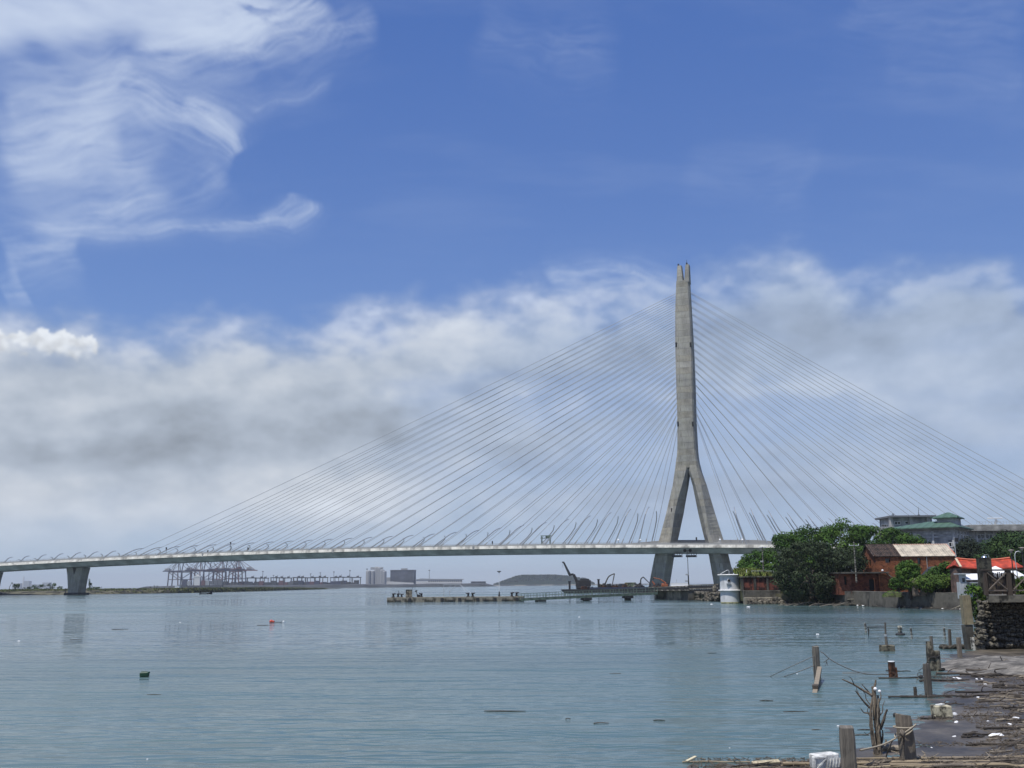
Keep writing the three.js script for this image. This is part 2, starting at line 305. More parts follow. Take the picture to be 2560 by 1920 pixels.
// ------------------------------------------------------------------ water, far shore, land
const TILE = 72;
const waveTexture = (() => {
  const N = 2048, h = new Float32Array(N * N), r = mulberry(42), cx = new Float32Array(N), sx = new Float32Array(N), cz = new Float32Array(N), sz = new Float32Array(N);
  const waves = 130;
  for (let i = 0; i < waves; i++) {
    const len = 0.3 * Math.pow(26, Math.pow(r(), 1.5)), dir = Math.PI / 2 + 0.06 + (r() + r() - 1) * (len > 1.4 ? 0.42 : 0.72), k = TILE / len;
    const kx = Math.round(k * Math.cos(dir)), kz = Math.round(k * Math.sin(dir)), amp = Math.pow(len, 0.78) * 0.5, ph = r() * 6.283;
    for (let j = 0; j < N; j++) { const a = 2 * Math.PI * kx * j / N + ph, b = 2 * Math.PI * kz * j / N; cx[j] = Math.cos(a); sx[j] = Math.sin(a); cz[j] = Math.cos(b); sz[j] = Math.sin(b); }
    for (let y = 0, o = 0; y < N; y++) { const C = cz[y] * amp, S = sz[y] * amp; for (let x = 0; x < N; x++) h[o++] += cx[x] * C - sx[x] * S; }
  }
  let lo = 1e9, hi = -1e9; for (const v of h) { if (v < lo) lo = v; if (v > hi) hi = v; }
  const d = new Float32Array(N * N * 4);
  for (let i = 0; i < N * N; i++) { const t = (h[i] - lo) / (hi - lo), c = Math.pow(t, 1.25); d[i * 4] = d[i * 4 + 1] = d[i * 4 + 2] = c; d[i * 4 + 3] = 1; }
  const t = new THREE.DataTexture(d, N, N, THREE.RGBAFormat, THREE.FloatType); t.wrapS = t.wrapT = THREE.RepeatWrapping; t.magFilter = THREE.LinearFilter; t.needsUpdate = true;
  t.repeat.set(1 / TILE, 1 / TILE); return t;
})();
const fW = tileFbm(77, 4, 16, 6, 0.6), fW2 = tileFbm(78, 8, 8, 5, 0.5);
const windMap = texture(1024, (u, v) => { const k = 0.5 + 0.8 * fW(u, v) + 0.3 * fW2(u, v); return 0.065 + 0.17 * ss(0.35, 0.9, k); }, false);
const siltMap = texture(512, (u, v) => { const k = 0.9 + 0.16 * fW(u, v) + 0.08 * fW2(v, u); return [k * 0.98, k, k * 0.99]; });
const waterMat = new THREE.MeshPhysicalMaterial({
  color: lin(0.10, 0.16, 0.165), map: scaled(siltMap, 1 / 330, 1 / 330), roughness: 1, roughnessMap: scaled(windMap, 1 / 620, 1 / 420), ior: 1.33, bumpMap: waveTexture, bumpScale: 0.25,
});
{
  // one sheet to the horizon, finer towards the shore where long low swells are modelled
  const xs = [], zs = [];
  for (const a of [-14000, -7000, -3000, -1200, -500]) xs.push(a);
  for (let x = -160; x <= 200; x += 1.2) xs.push(x);
  for (const a of [500, 1200, 3000, 7000, 14000]) xs.push(a);
  for (let z = 30; z > -170; z -= 0.8) zs.push(z);
  for (const a of [-200, -300, -500, -900, -1800, -4000, -8000, -14000]) zs.push(a);
  const g = new THREE.PlaneGeometry(1, 1, xs.length - 1, zs.length - 1), p = g.attributes.position, uv = g.attributes.uv, nrm = g.attributes.normal;
  for (let j = 0, o = 0; j < zs.length; j++) for (let i = 0; i < xs.length; i++, o++) {
    const x = xs[i], z = zs[j], fade = ss(150, 60, Math.hypot(x, z)) * ss(-158, -120, x) * ss(198, 150, x);
    p.setXYZ(o, x, fade * (0.022 * fbm2(x * 0.16 + z * 0.05, z * 0.24, 3) + 0.008 * n2(x * 0.5, z * 0.75)), z); uv.setXY(o, x, z); nrm.setXYZ(o, 0, 1, 0);
  }
  g.computeVertexNormals();
  structure(mesh('river_water', g, waterMat));
}

// ------------------------------------------------------------------ the cable-stayed bridge
const PYL = 550;
const bridge = thing('cable_stayed_bridge', 'long cable-stayed bridge with a single tall concrete pylon over the river', 'bridge', at(1729, 1477, PYL).setY(0), -0.2908);
bridge.updateMatrixWorld(true);
const toBridge = bridge.matrixWorld.clone().invert(), EYEB = V(0, EYE, 0).applyMatrix4(toBridge);
function bp(px, py, z) { const d = ray(px, py).transformDirection(toBridge), t = (z - EYEB.z) / d.z; return V(EYEB.x + d.x * t, EYEB.y + d.y * t, z); }
const lerpRows = (rows, py) => { let i = 0; while (i + 2 < rows.length && py > rows[i + 1][0]) i++; const t = clamp((py - rows[i][0]) / (rows[i + 1][0] - rows[i][0])); return rows[i].map((v, k) => mix(v, rows[i + 1][k], t)); };

// deck profile: a shallow arch through points read on the near edge
const HALF = 14;
const deckY = (() => {
  const P = [[0, 1409], [195, 1397.5], [520, 1384], [860, 1373], [1180, 1365.5], [1340, 1363.5], [1716, 1362.5], [1900, 1361]].map(([x, y]) => bp(x, y, HALF));
  let S = Array.from({ length: 3 }, () => [0, 0, 0, 0]);
  for (const p of P) { const b = [1, p.x / 100, (p.x / 100) ** 2]; for (let i = 0; i < 3; i++) { for (let j = 0; j < 3; j++) S[i][j] += b[i] * b[j]; S[i][3] += b[i] * p.y; } }
  for (let i = 0; i < 3; i++) { const d = S[i][i]; for (let j = i; j < 4; j++) S[i][j] /= d; for (let k = 0; k < 3; k++) if (k !== i) { const f = S[k][i]; for (let j = i; j < 4; j++) S[k][j] -= f * S[i][j]; } }
  return (x) => S[0][3] + S[1][3] * x / 100 + S[2][3] * (x / 100) ** 2;
})();
{
  const deck = new THREE.Group(); deck.name = 'deck'; bridge.add(deck);
  const xs = []; for (let x = -520; x <= 520; x += 10) xs.push(x);
  const sweep = (outline) => { const m = new MB(); m.loft(xs.map((x) => outline.map(([z, y]) => V(x, deckY(x) + y, z)))); return m; };
  sweep([[-11.5, -1.55], [-8.2, -4.25], [8.2, -4.25], [11.5, -1.55], [11.5, -0.5], [-11.5, -0.5]]).build('box_girder', M.girder, deck);
  for (const s of [-1, 1]) {
    sweep([[s * 13.5, 0], [s * HALF, -1.5], [s * 13.3, -1.75], [s * 11.45, -1.8], [s * 11.45, 0]]).build('edge_beam', M.fascia, deck);
    sweep([[s * 13.45, -0.01], [s * 13.4, 0.75], [s * 13.1, 0.75], [s * 13.1, -0.01]]).build('parapet', M.parapet, deck);
    const r = new MB();
    for (let i = 0; i + 1 < xs.length; i++) for (const h of [0.95, 1.35]) r.bar(V(xs[i], deckY(xs[i]) + h, s * 13.25), V(xs[i + 1], deckY(xs[i + 1]) + h, s * 13.25), 0.1);
    for (let x = -520; x < 520; x += 5) r.bar(V(x, deckY(x) + 0.5, s * 13.25), V(x, deckY(x) + 1.38, s * 13.25), 0.12);
    r.build('railing', M.parapet, deck);
  }
  sweep([[-11.45, -0.45], [-11.45, -0.1], [11.45, -0.1], [11.45, -0.45]]).build('road_surface', M.asphalt, deck);
  // taller screen round the pylon on the far carriageway
  const w = new MB(), pts = []; for (let x = -42; x <= 58; x += 4) pts.push(x);
  w.loft(pts.map((x) => { const h = 1.2 + 2.0 * ss(-42, -8, x) * ss(62, 30, x); return [[-9, 0], [-9, h], [-8.7, h], [-8.7, 0]].map(([z, y]) => V(x, deckY(x) + y, z)); }));
  w.build('screen_wall', M.parapet, deck);
  // drain outlets and expansion joints on the near edge beam
  for (const px of [506, 832, 1183]) { const p = bp(px, 1380, HALF), m = new MB(); m.box(p.x, deckY(p.x) - 0.8, HALF - 0.1, px === 1183 ? 1.0 : 0.6, 2.1, 0.4); m.build('expansion_joint', M.girder, deck); }
}
// pylon: shaft of cast lifts over two splayed legs, and two prongs on top
const pylonGroup = new THREE.Group(); pylonGroup.name = 'pylon'; bridge.add(pylonGroup);
const CONC = [M.concreteA, M.concreteB, M.concreteC, M.concreteA, M.concreteD, M.concreteB];
function lifts(ringAt, p0, p1, step, seed) {
  const R = mulberry(seed), n = Math.round((p1 - p0) / step);
  for (let i = 0; i < n; i++) {
    const a = p0 + (p1 - p0) * i / n, b = p0 + (p1 - p0) * (i + 1) / n, ra = ringAt(a), rb = ringAt(b), g = 0.012;
    const m = new MB(); m.loft([ra.map((v, k) => v.clone().lerp(rb[k], g)), ra.map((v, k) => v.clone().lerp(rb[k], 0.5)), rb.map((v, k) => v.clone().lerp(ra[k], g))].reverse());
    m.build('concrete_lift', CONC[Math.floor(R() * CONC.length)], pylonGroup);
  }
  const core = new MB(), rows = []; for (let i = 0; i <= 10; i++) { const r = ringAt(p0 + (p1 - p0) * i / 10), c = r.reduce((s, v) => s.add(v), V(0, 0, 0)).multiplyScalar(1 / r.length); rows.push(r.map((v) => { const q = v.clone().sub(c); q.y = 0; return v.clone().addScaledVector(q, -0.3 / Math.max(0.6, q.length())); })); }
  core.loft(rows.reverse()); core.build('joint_core', M.joint, pylonGroup);
}
const DZ = (py) => mix(3.4, 6.4, ss(690, 1000, py)) - 0.5 * ss(1110, 1175, py);
const SHAFT = [[700, 1690.3, 1722.3], [729, 1689, 1724], [779, 1687.5, 1726.6], [859, 1687.4, 1730], [961, 1690, 1733], [1058, 1693, 1735.5], [1130, 1692.5, 1739.5], [1182, 1687, 1748]];
const shaftRing = (py) => {
  const [, a, b] = lerpRows(SHAFT, py), d = DZ(py), l = bp(a, py, d), r = bp(b, py, d), e = 0.9;
  return [V(l.x, l.y, d - e), V(l.x + e * 0.9, l.y, d), V(r.x - e * 0.9, l.y, d), V(r.x, l.y, d - e), V(r.x, l.y, -d + e), V(r.x - e, l.y, -d), V(l.x + e, l.y, -d), V(l.x, l.y, -d + e)];
};
lifts(shaftRing, 702, 1170, 15.4, 3);
const LEFT_LEG = [[1120, 1694.5, 1699, 1720], [1180, 1686.5, 1692.5, 1720.5], [1214, 1681.5, 1690, 1717], [1283, 1665.5, 1681, 1707.6], [1347, 1648.5, 1674, 1694], [1382, 1638, 1665, 1685], [1480, 1619, 1650, 1670]];
const RIGHT_LEG = [[1120, 1721, 1728, 1731, 1735], [1180, 1721.5, 1737.5, 1743, 1751.5], [1214, 1731.7, 1744, 1753, 1764.5], [1283, 1745.5, 1756, 1765, 1786.6], [1347, 1761, 1768.5, 1776, 1807], [1382, 1771, 1782, 1800, 1819], [1480, 1788, 1806, 1820, 1843]];
const LZ0 = 6.6, legZ = (py) => mix(5.75, LZ0, ss(1140, 1215, py));
const leftRing = (py) => { const [, o, f, i] = lerpRows(LEFT_LEG, py), LZ = legZ(py), k = ss(1300, 1140, py), oz = mix(1, 4.9, k), iz = mix(1.5, 5.5, k), O = bp(o, py, oz), Fr = bp(f, py, LZ), I = bp(i, py, iz), y = O.y, fx = mix(Fr.x, I.x, mix(0.25, 0.9, k)); return [V(O.x, y, oz), V(Fr.x, y, LZ), V(fx, y, LZ), V(I.x, y, iz), V(I.x, y, -iz), V(fx, y, -LZ), V(Fr.x, y, -LZ), V(O.x, y, -oz)]; };
const rightRing = (py) => { const [, i, f, g, o] = lerpRows(RIGHT_LEG, py), LZ = legZ(py), k = ss(1300, 1140, py), oz = mix(1, 4.9, k), iz = mix(1.5, 5.5, k), I = bp(i, py, iz), f1 = bp(f, py, LZ), f2 = bp(g, py, LZ), O = bp(o, py, oz), y = I.y, f1x = mix(f1.x, I.x, 0.8 * k); return [V(I.x, y, iz), V(f1x, y, LZ), V(f2.x, y, LZ), V(O.x, y, oz), V(O.x, y, -oz), V(f2.x, y, -LZ), V(f1x, y, -LZ), V(I.x, y, -iz)]; };
lifts(leftRing, 1143, 1480, 18, 5);
lifts(rightRing, 1143, 1480, 18, 8);
for (const [rows, top, seed] of [[[[664, 1692.3, 1703.6], [709, 1690.2, 1708.8]], 668, 21], [[[661, 1712.6, 1722.6], [709, 1708.9, 1724.2]], 664, 22]]) {
  lifts((py) => { const [, a, b] = lerpRows(rows, py), d = mix(2.6, 3.5, ss(660, 705, py)), l = bp(a, py, d), r = bp(b, py, d), e = (r.x - l.x) * 0.28; return [V(l.x, l.y, d * 0.55), V(l.x + e, l.y, d), V(r.x - e * 0.4, l.y, d), V(r.x, l.y, d * 0.7), V(r.x, l.y, -d * 0.7), V(r.x - e * 0.4, l.y, -d), V(l.x + e, l.y, -d), V(l.x, l.y, -d * 0.55)]; }, rows[0][0], 705, 13.6, seed);
}
{
  // window-like access hatches on the shaft and one on a leg, beacon lights and lightning rod on the prongs
  for (const [px, py] of [[1690.5, 862], [1726.5, 862], [1695, 1060], [1732, 1060]]) { const d = DZ(py), p = bp(px, py, d), m = new MB(); m.box(p.x, p.y, d - 0.03, 0.9, 2.6, 0.3); m.build('access_hatch', M.dark, pylonGroup); }
  { const p = bp(1680, 1275, LZ0 * 0.8), m = new MB(); m.box(p.x, p.y, p.z + 0.5, 0.8, 1.8, 0.6); m.build('access_hatch', M.dark, pylonGroup); }
  for (const [px, py, rod] of [[1696, 663.5, 0], [1717, 660.5, 2.6]]) { const p = bp(px, py, 1), m = new MB(); m.box(p.x, p.y + 0.35, 1, 0.8, 0.9, 0.8); if (rod) m.cyl(V(p.x, p.y + 0.5, 1), V(p.x, p.y + rod, 1), 0.09); m.build('beacon', M.darkSteel, pylonGroup); }
  // hanging work platforms under the deck between the legs
  for (const [a, b] of [[1681, 1705], [1716, 1741]]) {
    const l = bp(a, 1386, 9), r = bp(b, 1386, 9), x = (l.x + r.x) / 2, w = r.x - l.x, y = deckY(x), m = new MB();
    m.box(x, y - 6.05, 9, w, 0.35, 4); m.box(x, y - 5.3, 11, w, 0.16, 0.1); m.box(x, y - 5.7, 11, w, 0.7, 0.06); m.box(x, y - 5.3, 7, w, 0.16, 0.1);
    for (let i = 0; i <= 4; i++) for (const z of [7, 11]) m.bar(V(l.x + w * i / 4, y - 6.1, z), V(l.x + w * i / 4, y - 4.4, z === 11 ? 9.5 : 8), 0.14);
    m.build('work_platform', M.darkSteel, bridge);
  }
}
// stays in two planes
const stayAnchors = [];
{
  const left0 = bp(310, 1378, HALF).x, left1 = bp(1612, 1360, HALF).x, right1 = bp(1848, 1356, HALF).x;
  const stay = (x, pyT, side) => {
    for (const s of [1, -1]) {
      const ring = shaftRing(pyT), d = DZ(pyT), a = V(side < 0 ? ring[0].x : ring[3].x, ring[0].y, s * d * 0.55), b = V(x, deckY(x) + 0.1, s * 12.9), m = new MB();
      const mid = a.clone().lerp(b, 0.5), L = a.distanceTo(b); mid.y -= L * 0.0045;
      m.tube([a, a.clone().lerp(b, 0.25).setY(mix(a.y, b.y, 0.25) - L * 0.0034), mid, a.clone().lerp(b, 0.75).setY(mix(a.y, b.y, 0.75) - L * 0.0034), b], 0.13, 6, 8);
      m.build('stay_cable', M.stay, bridge);
      stayAnchors.push({ x, dir: a.clone().sub(b).normalize(), s, side });
      const e = new MB(), q = b.clone().addScaledVector(a.clone().sub(b).normalize(), 3.2); e.cyl(b, q, 0.26, 0.22, 8); e.build('anchor_tube', M.parapet, bridge);
    }
  };
  for (let i = 0; i < 26; i++) stay(mix(left0, left1, i / 25), 732 + i * 12.4, -1);
  for (let i = 0; i < 19; i++) stay(right1 + (18 - i) * 10.2, 731 + i * 17.4, 1);
}
// piers
{
  const pier = (px) => {
    const g = new THREE.Group(); g.name = 'pier'; bridge.add(g);
    const c = bp(px, 1420, 0).x, y = deckY(c) - 4.25, h = y;
    for (const s of [-1, 1]) {
      const m = new MB(); m.loft([[0, 0.02, 3.9], [h * 0.3, 0.02, 4.3], [h * 0.72, 0.05, 5.4], [h * 0.74, 0.3, 5.5], [h * 0.99, 1.5, 6.6]].map(([yy, a, b]) => [V(c + s * a, yy, 3.6), V(c + s * b * 0.92, yy, 3.6), V(c + s * b, yy, 2.4), V(c + s * b, yy, -2.4), V(c + s * b * 0.92, yy, -3.6), V(c + s * a, yy, -3.6)]));
      m.build('pier_leaf', M.concreteB, g);
    }
    const f = new MB(); f.box(c, 0.55, 0, 11, 1.9, 10, 0, 0, 0, 0.3); f.build('footing', M.darkSteel, g);
    const b = new MB(); for (const s of [-1, 1]) b.box(c + s * 4, y - 0.1, 0, 2.2, 0.5, 5); b.build('bearing', M.joint, g);
  };
  pier(196); pier(-20);
}
// lamp posts along both edges, slanted like the stays
{
  const post = new Map();
  const lampPost = (x, dir, s, k, far) => {
    // leaning stem, then a bent arm over the road
    const L = (k > 1 ? mix(7, 3.6, (k - 1) * 4) : mix(18.5, 11.5, ss(0, 0.45, k))) * (far ? 0.92 : 1), A = k > 1 ? 0.5 : 1, d = dir.clone(); d.z = 0; d.normalize();
    const p = bridge.localToWorld(V(x, deckY(x) + 0.02, s * 13.2));
    const key = `${x < 0}${s}`;
    const o = thing('bridge_lamp_post', s > 0 ? 'slanted pale metal lamp post on the river-facing edge of the bridge deck' : 'slanted lamp post on the seaward edge of the bridge deck', 'lamp post', p, bridge.rotation.y, s > 0 ? 'lamp posts along the river-facing edge of the bridge deck' : 'lamp posts along the seaward edge of the bridge deck');
    const a = V(0, 0, 0), b = d.clone().multiplyScalar(L * 0.6), c = d.clone().multiplyScalar(L * 0.86).add(V(0, 0.25, -s * 0.9 * A)), e = d.clone().multiplyScalar(L * 1.02).add(V(0, 0.6, -s * 4.6 * A)), f = d.clone().multiplyScalar(L * 1.08).add(V(0, 0.55, -s * 7.0 * A));
    let m = new MB(); m.limb([a, d.clone().multiplyScalar(L * 0.3), b, c], 0.36, 0.26, 7); m.build('stem', M.lamp, o);
    m = new MB(); m.limb([c, c.clone().lerp(e, 0.5).add(V(0, 0.12, 0)), e, f], 0.25, 0.17, 6); m.build('arm', M.lamp, o);
    m = new MB(); m.bar(e, f.clone().add(V(0, -0.02, -s * 0.6)), 0.34, 0.12); m.build('lamp_head', M.galv, o);
    return o;
  };
  const near = stayAnchors.filter((q) => q.s > 0);
  for (const side of [-1, 1]) {
    const list = near.filter((q) => q.side === side).sort((p, q) => Math.abs(p.x) - Math.abs(q.x));
    list.forEach((q, i) => { if (side > 0 && i > 11) return; for (const s of [1, -1]) lampPost(q.x + side * (s > 0 ? 3.6 : 1.4), q.dir, s, i / 26, s < 0); });
    if (side < 0) { const lastq = list[list.length - 1]; for (let i = 1; i <= 8; i++) for (const s of [1, -1]) { const d = lastq.dir.clone(); d.y += 0.1 + 0.07 * i; d.normalize(); lampPost(lastq.x - i * 12.2 - 3, d, s, 1 + i * 0.03, s < 0); } }
  }
  // sign gantry over the roadway, little signal posts and instrument domes
  const px = 1365, x = bp(px, 1358, 6).x, g = thing('sign_gantry', 'dark green sign gantry straddling the bridge roadway', 'sign gantry', bridge.localToWorld(V(x, deckY(x) - 0.1, 6)), bridge.rotation.y);
  for (const q of [-2.3, 2.3]) for (const z of [-0.8, 0.8]) { const m = new MB(); m.bar(V(q, 0, z), V(q, 5.6, z), 0.3); m.build('post', M.steelGreen, g); }
  { const m = new MB(); for (const y of [4.2, 5.6]) for (const z of [-0.8, 0.8]) m.bar(V(-2.9, y, z), V(2.9, y, z), 0.2); for (let i = 0; i < 6; i++) m.bar(V(-2.9 + i * 1.1, 4.2, 0.8), V(-1.8 + i * 1.1, 5.6, 0.8), 0.12); m.build('truss', M.steelGreen, g); }
  { const m = new MB(); m.box(1.3, 4.95, 1.0, 2.4, 1.5, 0.12); m.build('sign_panel', M.steelGreen, g); }
  for (const [q, s] of [[1545, 0.9], [1600, 0.9], [1800, 1], [1856, 1]]) {
    const X = bp(q, 1356, HALF).x, o = thing('camera_dome', 'small white dome on a short post above the bridge railing', 'camera', bridge.localToWorld(V(X, deckY(X) + 0.02, 13.15)), 0, 'white domes along the bridge railing');
    let m = new MB(); m.cyl(V(0, 0, 0), V(0, 1.9, 0), 0.14); m.build('post', M.cleanWhite, o);
    m = new MB(); m.lathe([[0, -0.35], [0.5, -0.2], [0.62, 0.1], [0.42, 0.5], [0.1, 0.75], [0.05, 1.9], [0, 1.9]], 0, 2.2, 0, 12); m.build('dome', M.cleanWhite, o);
  }
  for (const [q, h] of [[416, 5.0], [576, 6.5], [520, 2.2], [620, 3], [1231, 3], [1742, 4]]) {
    const X = bp(q, 1370, 8).x, o = thing('signal_post', h > 4.5 ? 'dark tall signal post standing on the bridge roadway' : 'short dark signal post standing on the bridge roadway', 'signal post', bridge.localToWorld(V(X, deckY(X) - 0.1, 8)), 0, h > 4.5 ? 'tall signal posts on the bridge' : 'short signal posts on the bridge');
    let m = new MB(); m.cyl(V(0, 0, 0), V(0, h, 0), 0.12); m.build('post', M.darkSteel, o);
    m = new MB(); m.box(0, h - 0.7, 0, 0.7, 1.5, 0.5); m.build('signal_head', M.darkSteel, o);
  }
}

// ------------------------------------------------------------------ far shore: port, hill, spit
// foliage: leaf-sized faces gathered in clumps through a crown's volume
function leafCrown(clumps, leafSize, perArea, seed, pal, droop = 0.2) {
  const R = mulberry(seed), pos = [], nor = [], col = [], q = new THREE.Quaternion(), u = V(0, 0, 0), w = V(0, 0, 0), nn = V(0, 0, 0), c = V(0, 0, 0);
  for (const [x, y, z, rx, ry, rz] of clumps) {
    const tone = R(), n = Math.max(12, Math.round(perArea * 4 * Math.PI * Math.pow((rx * ry + ry * rz + rx * rz) / 3, 1) / (leafSize * leafSize)));
    for (let i = 0; i < n; i++) {
      nn.set(R() * 2 - 1, R() * 2 - 1, R() * 2 - 1); if (nn.lengthSq() > 1 || nn.lengthSq() < 0.01) { i--; continue; }
      nn.normalize(); const k = 0.62 + 0.46 * Math.sqrt(R());
      c.set(x + nn.x * rx * k, y + nn.y * ry * k, z + nn.z * rz * k); const ox = nn.x, oy = nn.y, oz = nn.z;
      nn.x += (R() - 0.5) * 1.5; nn.y += (R() - 0.3) * 1.3; nn.z += (R() - 0.5) * 1.5; nn.normalize(); if (nn.x * ox + nn.y * oy + nn.z * oz < 0) nn.negate();
      u.set(R() - 0.5, R() - 0.5 - droop, R() - 0.5).cross(nn).normalize(); w.crossVectors(nn, u);
      const s = leafSize * (0.55 + 0.8 * R()), l = s * (0.6 + 0.5 * R());
      const a = [c.x - u.x * s * 0.5, c.y - u.y * s * 0.5, c.z - u.z * s * 0.5], b = [c.x + u.x * s * 0.5, c.y + u.y * s * 0.5, c.z + u.z * s * 0.5], t = [c.x + w.x * l, c.y + w.y * l - 0.1 * l, c.z + w.z * l], d = [c.x - w.x * l * 0.7, c.y - w.y * l * 0.7, c.z - w.z * l * 0.7];
      pos.push(...a, ...b, ...t, ...b, ...a, ...d);
      const p0 = pal[Math.min(pal.length - 1, Math.floor(tone * pal.length))], j = 0.72 + 0.56 * R();
      for (let m = 0; m < 6; m++) { nor.push(ox * 0.75 + nn.x * 0.45, oy * 0.75 + nn.y * 0.45, oz * 0.75 + nn.z * 0.45); col.push(p0[0] * j, p0[1] * j, p0[2] * j); }
    }
  }
  const g = new THREE.BufferGeometry();
  g.setAttribute('position', new THREE.Float32BufferAttribute(pos, 3)); g.setAttribute('normal', new THREE.Float32BufferAttribute(nor, 3)); g.setAttribute('color', new THREE.Float32BufferAttribute(col, 3));
  return g;
}
const leafMat = new THREE.MeshPhysicalMaterial({ color: 0xffffff, vertexColors: true, roughness: 0.85, specularIntensity: 0.35, side: THREE.DoubleSide, transmission: 0.06, thickness: 0 });
const leafOpaque = new THREE.MeshPhysicalMaterial({ color: 0xffffff, vertexColors: true, roughness: 0.9, specularIntensity: 0.35, side: THREE.DoubleSide });
const bark = mat([0.10, 0.085, 0.07], { map: T.wood, rep: 0.8, repY: 0.3, rough: 0.95, bump: T.grain, bumpRep: 1, b: 0.03 });
function dome(R, n, rx, ry, rz, r0, r1, y0 = 0, low = -0.15) {            // clumps over a dome, centre at the origin's y0
  const out = [];
  for (let i = 0; i < n; i++) {
    const a = R() * Math.PI * 2, h = mix(low, 1, Math.pow(R(), 0.8)), k = Math.sqrt(Math.max(0, 1 - h * h)) * (0.55 + 0.5 * Math.sqrt(R())), r = mix(r0, r1, R());
    out.push([Math.cos(a) * k * (rx - r * 0.6), y0 + h * (ry - r * 0.5) * (0.82 + 0.22 * R()), Math.sin(a) * k * (rz - r * 0.6), r * (0.9 + 0.4 * R()), r * (0.6 + 0.25 * R()), r * (0.9 + 0.4 * R())]);
  }
  return out;
}
const PAL = {
  bright: [[0.044, 0.098, 0.015], [0.058, 0.120, 0.019], [0.032, 0.074, 0.013], [0.075, 0.138, 0.022]],
  grey: [[0.032, 0.050, 0.022], [0.042, 0.060, 0.029], [0.026, 0.041, 0.017], [0.052, 0.070, 0.037]],
  dark: [[0.030, 0.060, 0.020], [0.038, 0.073, 0.023], [0.025, 0.051, 0.018], [0.050, 0.088, 0.026]],
  lime: [[0.075, 0.125, 0.02], [0.055, 0.10, 0.018], [0.09, 0.14, 0.028], [0.045, 0.085, 0.016]],
};

const PORT = 2800;
const hazeGrey = mat([0.10, 0.105, 0.115], { rough: 0.9 }), portDark = mat([0.025, 0.028, 0.034], { rough: 0.9 }), portRed = mat([0.115, 0.04, 0.045], { rough: 0.7 }), portBlue = mat([0.03, 0.035, 0.075], { rough: 0.7 }), portPale = mat([0.62, 0.62, 0.6], { rough: 0.8 }), portGrey = mat([0.30, 0.31, 0.32], { rough: 0.8 });
// low land of the port, and the breakwater running seaward under the hill
{
  const strip = (name, x0, x1, dist, thick, hgt, material, seed) => {
    const a = at(x0, 1462, dist).x, b = at(x1, 1462, dist).x, n = 60, m = new MB(), rings = [];
    for (let i = 0; i <= n; i++) { const x = mix(a, b, i / n), h = hgt * (0.85 + 0.3 * fbm2(x * 0.006 + seed, 1.5, 4)) * ss(0, 0.03, i / n) * ss(1, 0.97, i / n) + 0.4; rings.push([V(x, -1, -dist), V(x, h * 0.75, -dist - 6), V(x, h, -dist - 20), V(x, h, -dist - thick), V(x, -1, -dist - thick - 30)]); }
    m.loft(rings); structure(m.build(name, material));
  };
  strip('port_land', 330, 1235, PORT, 500, 9.5, mat([0.055, 0.062, 0.07], { map: T.mottle, rep: 0.01, rough: 0.95 }), 3);
  strip('breakwater', 1150, 1640, 4000, 150, 4.6, mat([0.19, 0.19, 0.18], { map: T.stain, rep: 0.01, rough: 0.95 }), 9);
}
const LANDTOP = 8.5;
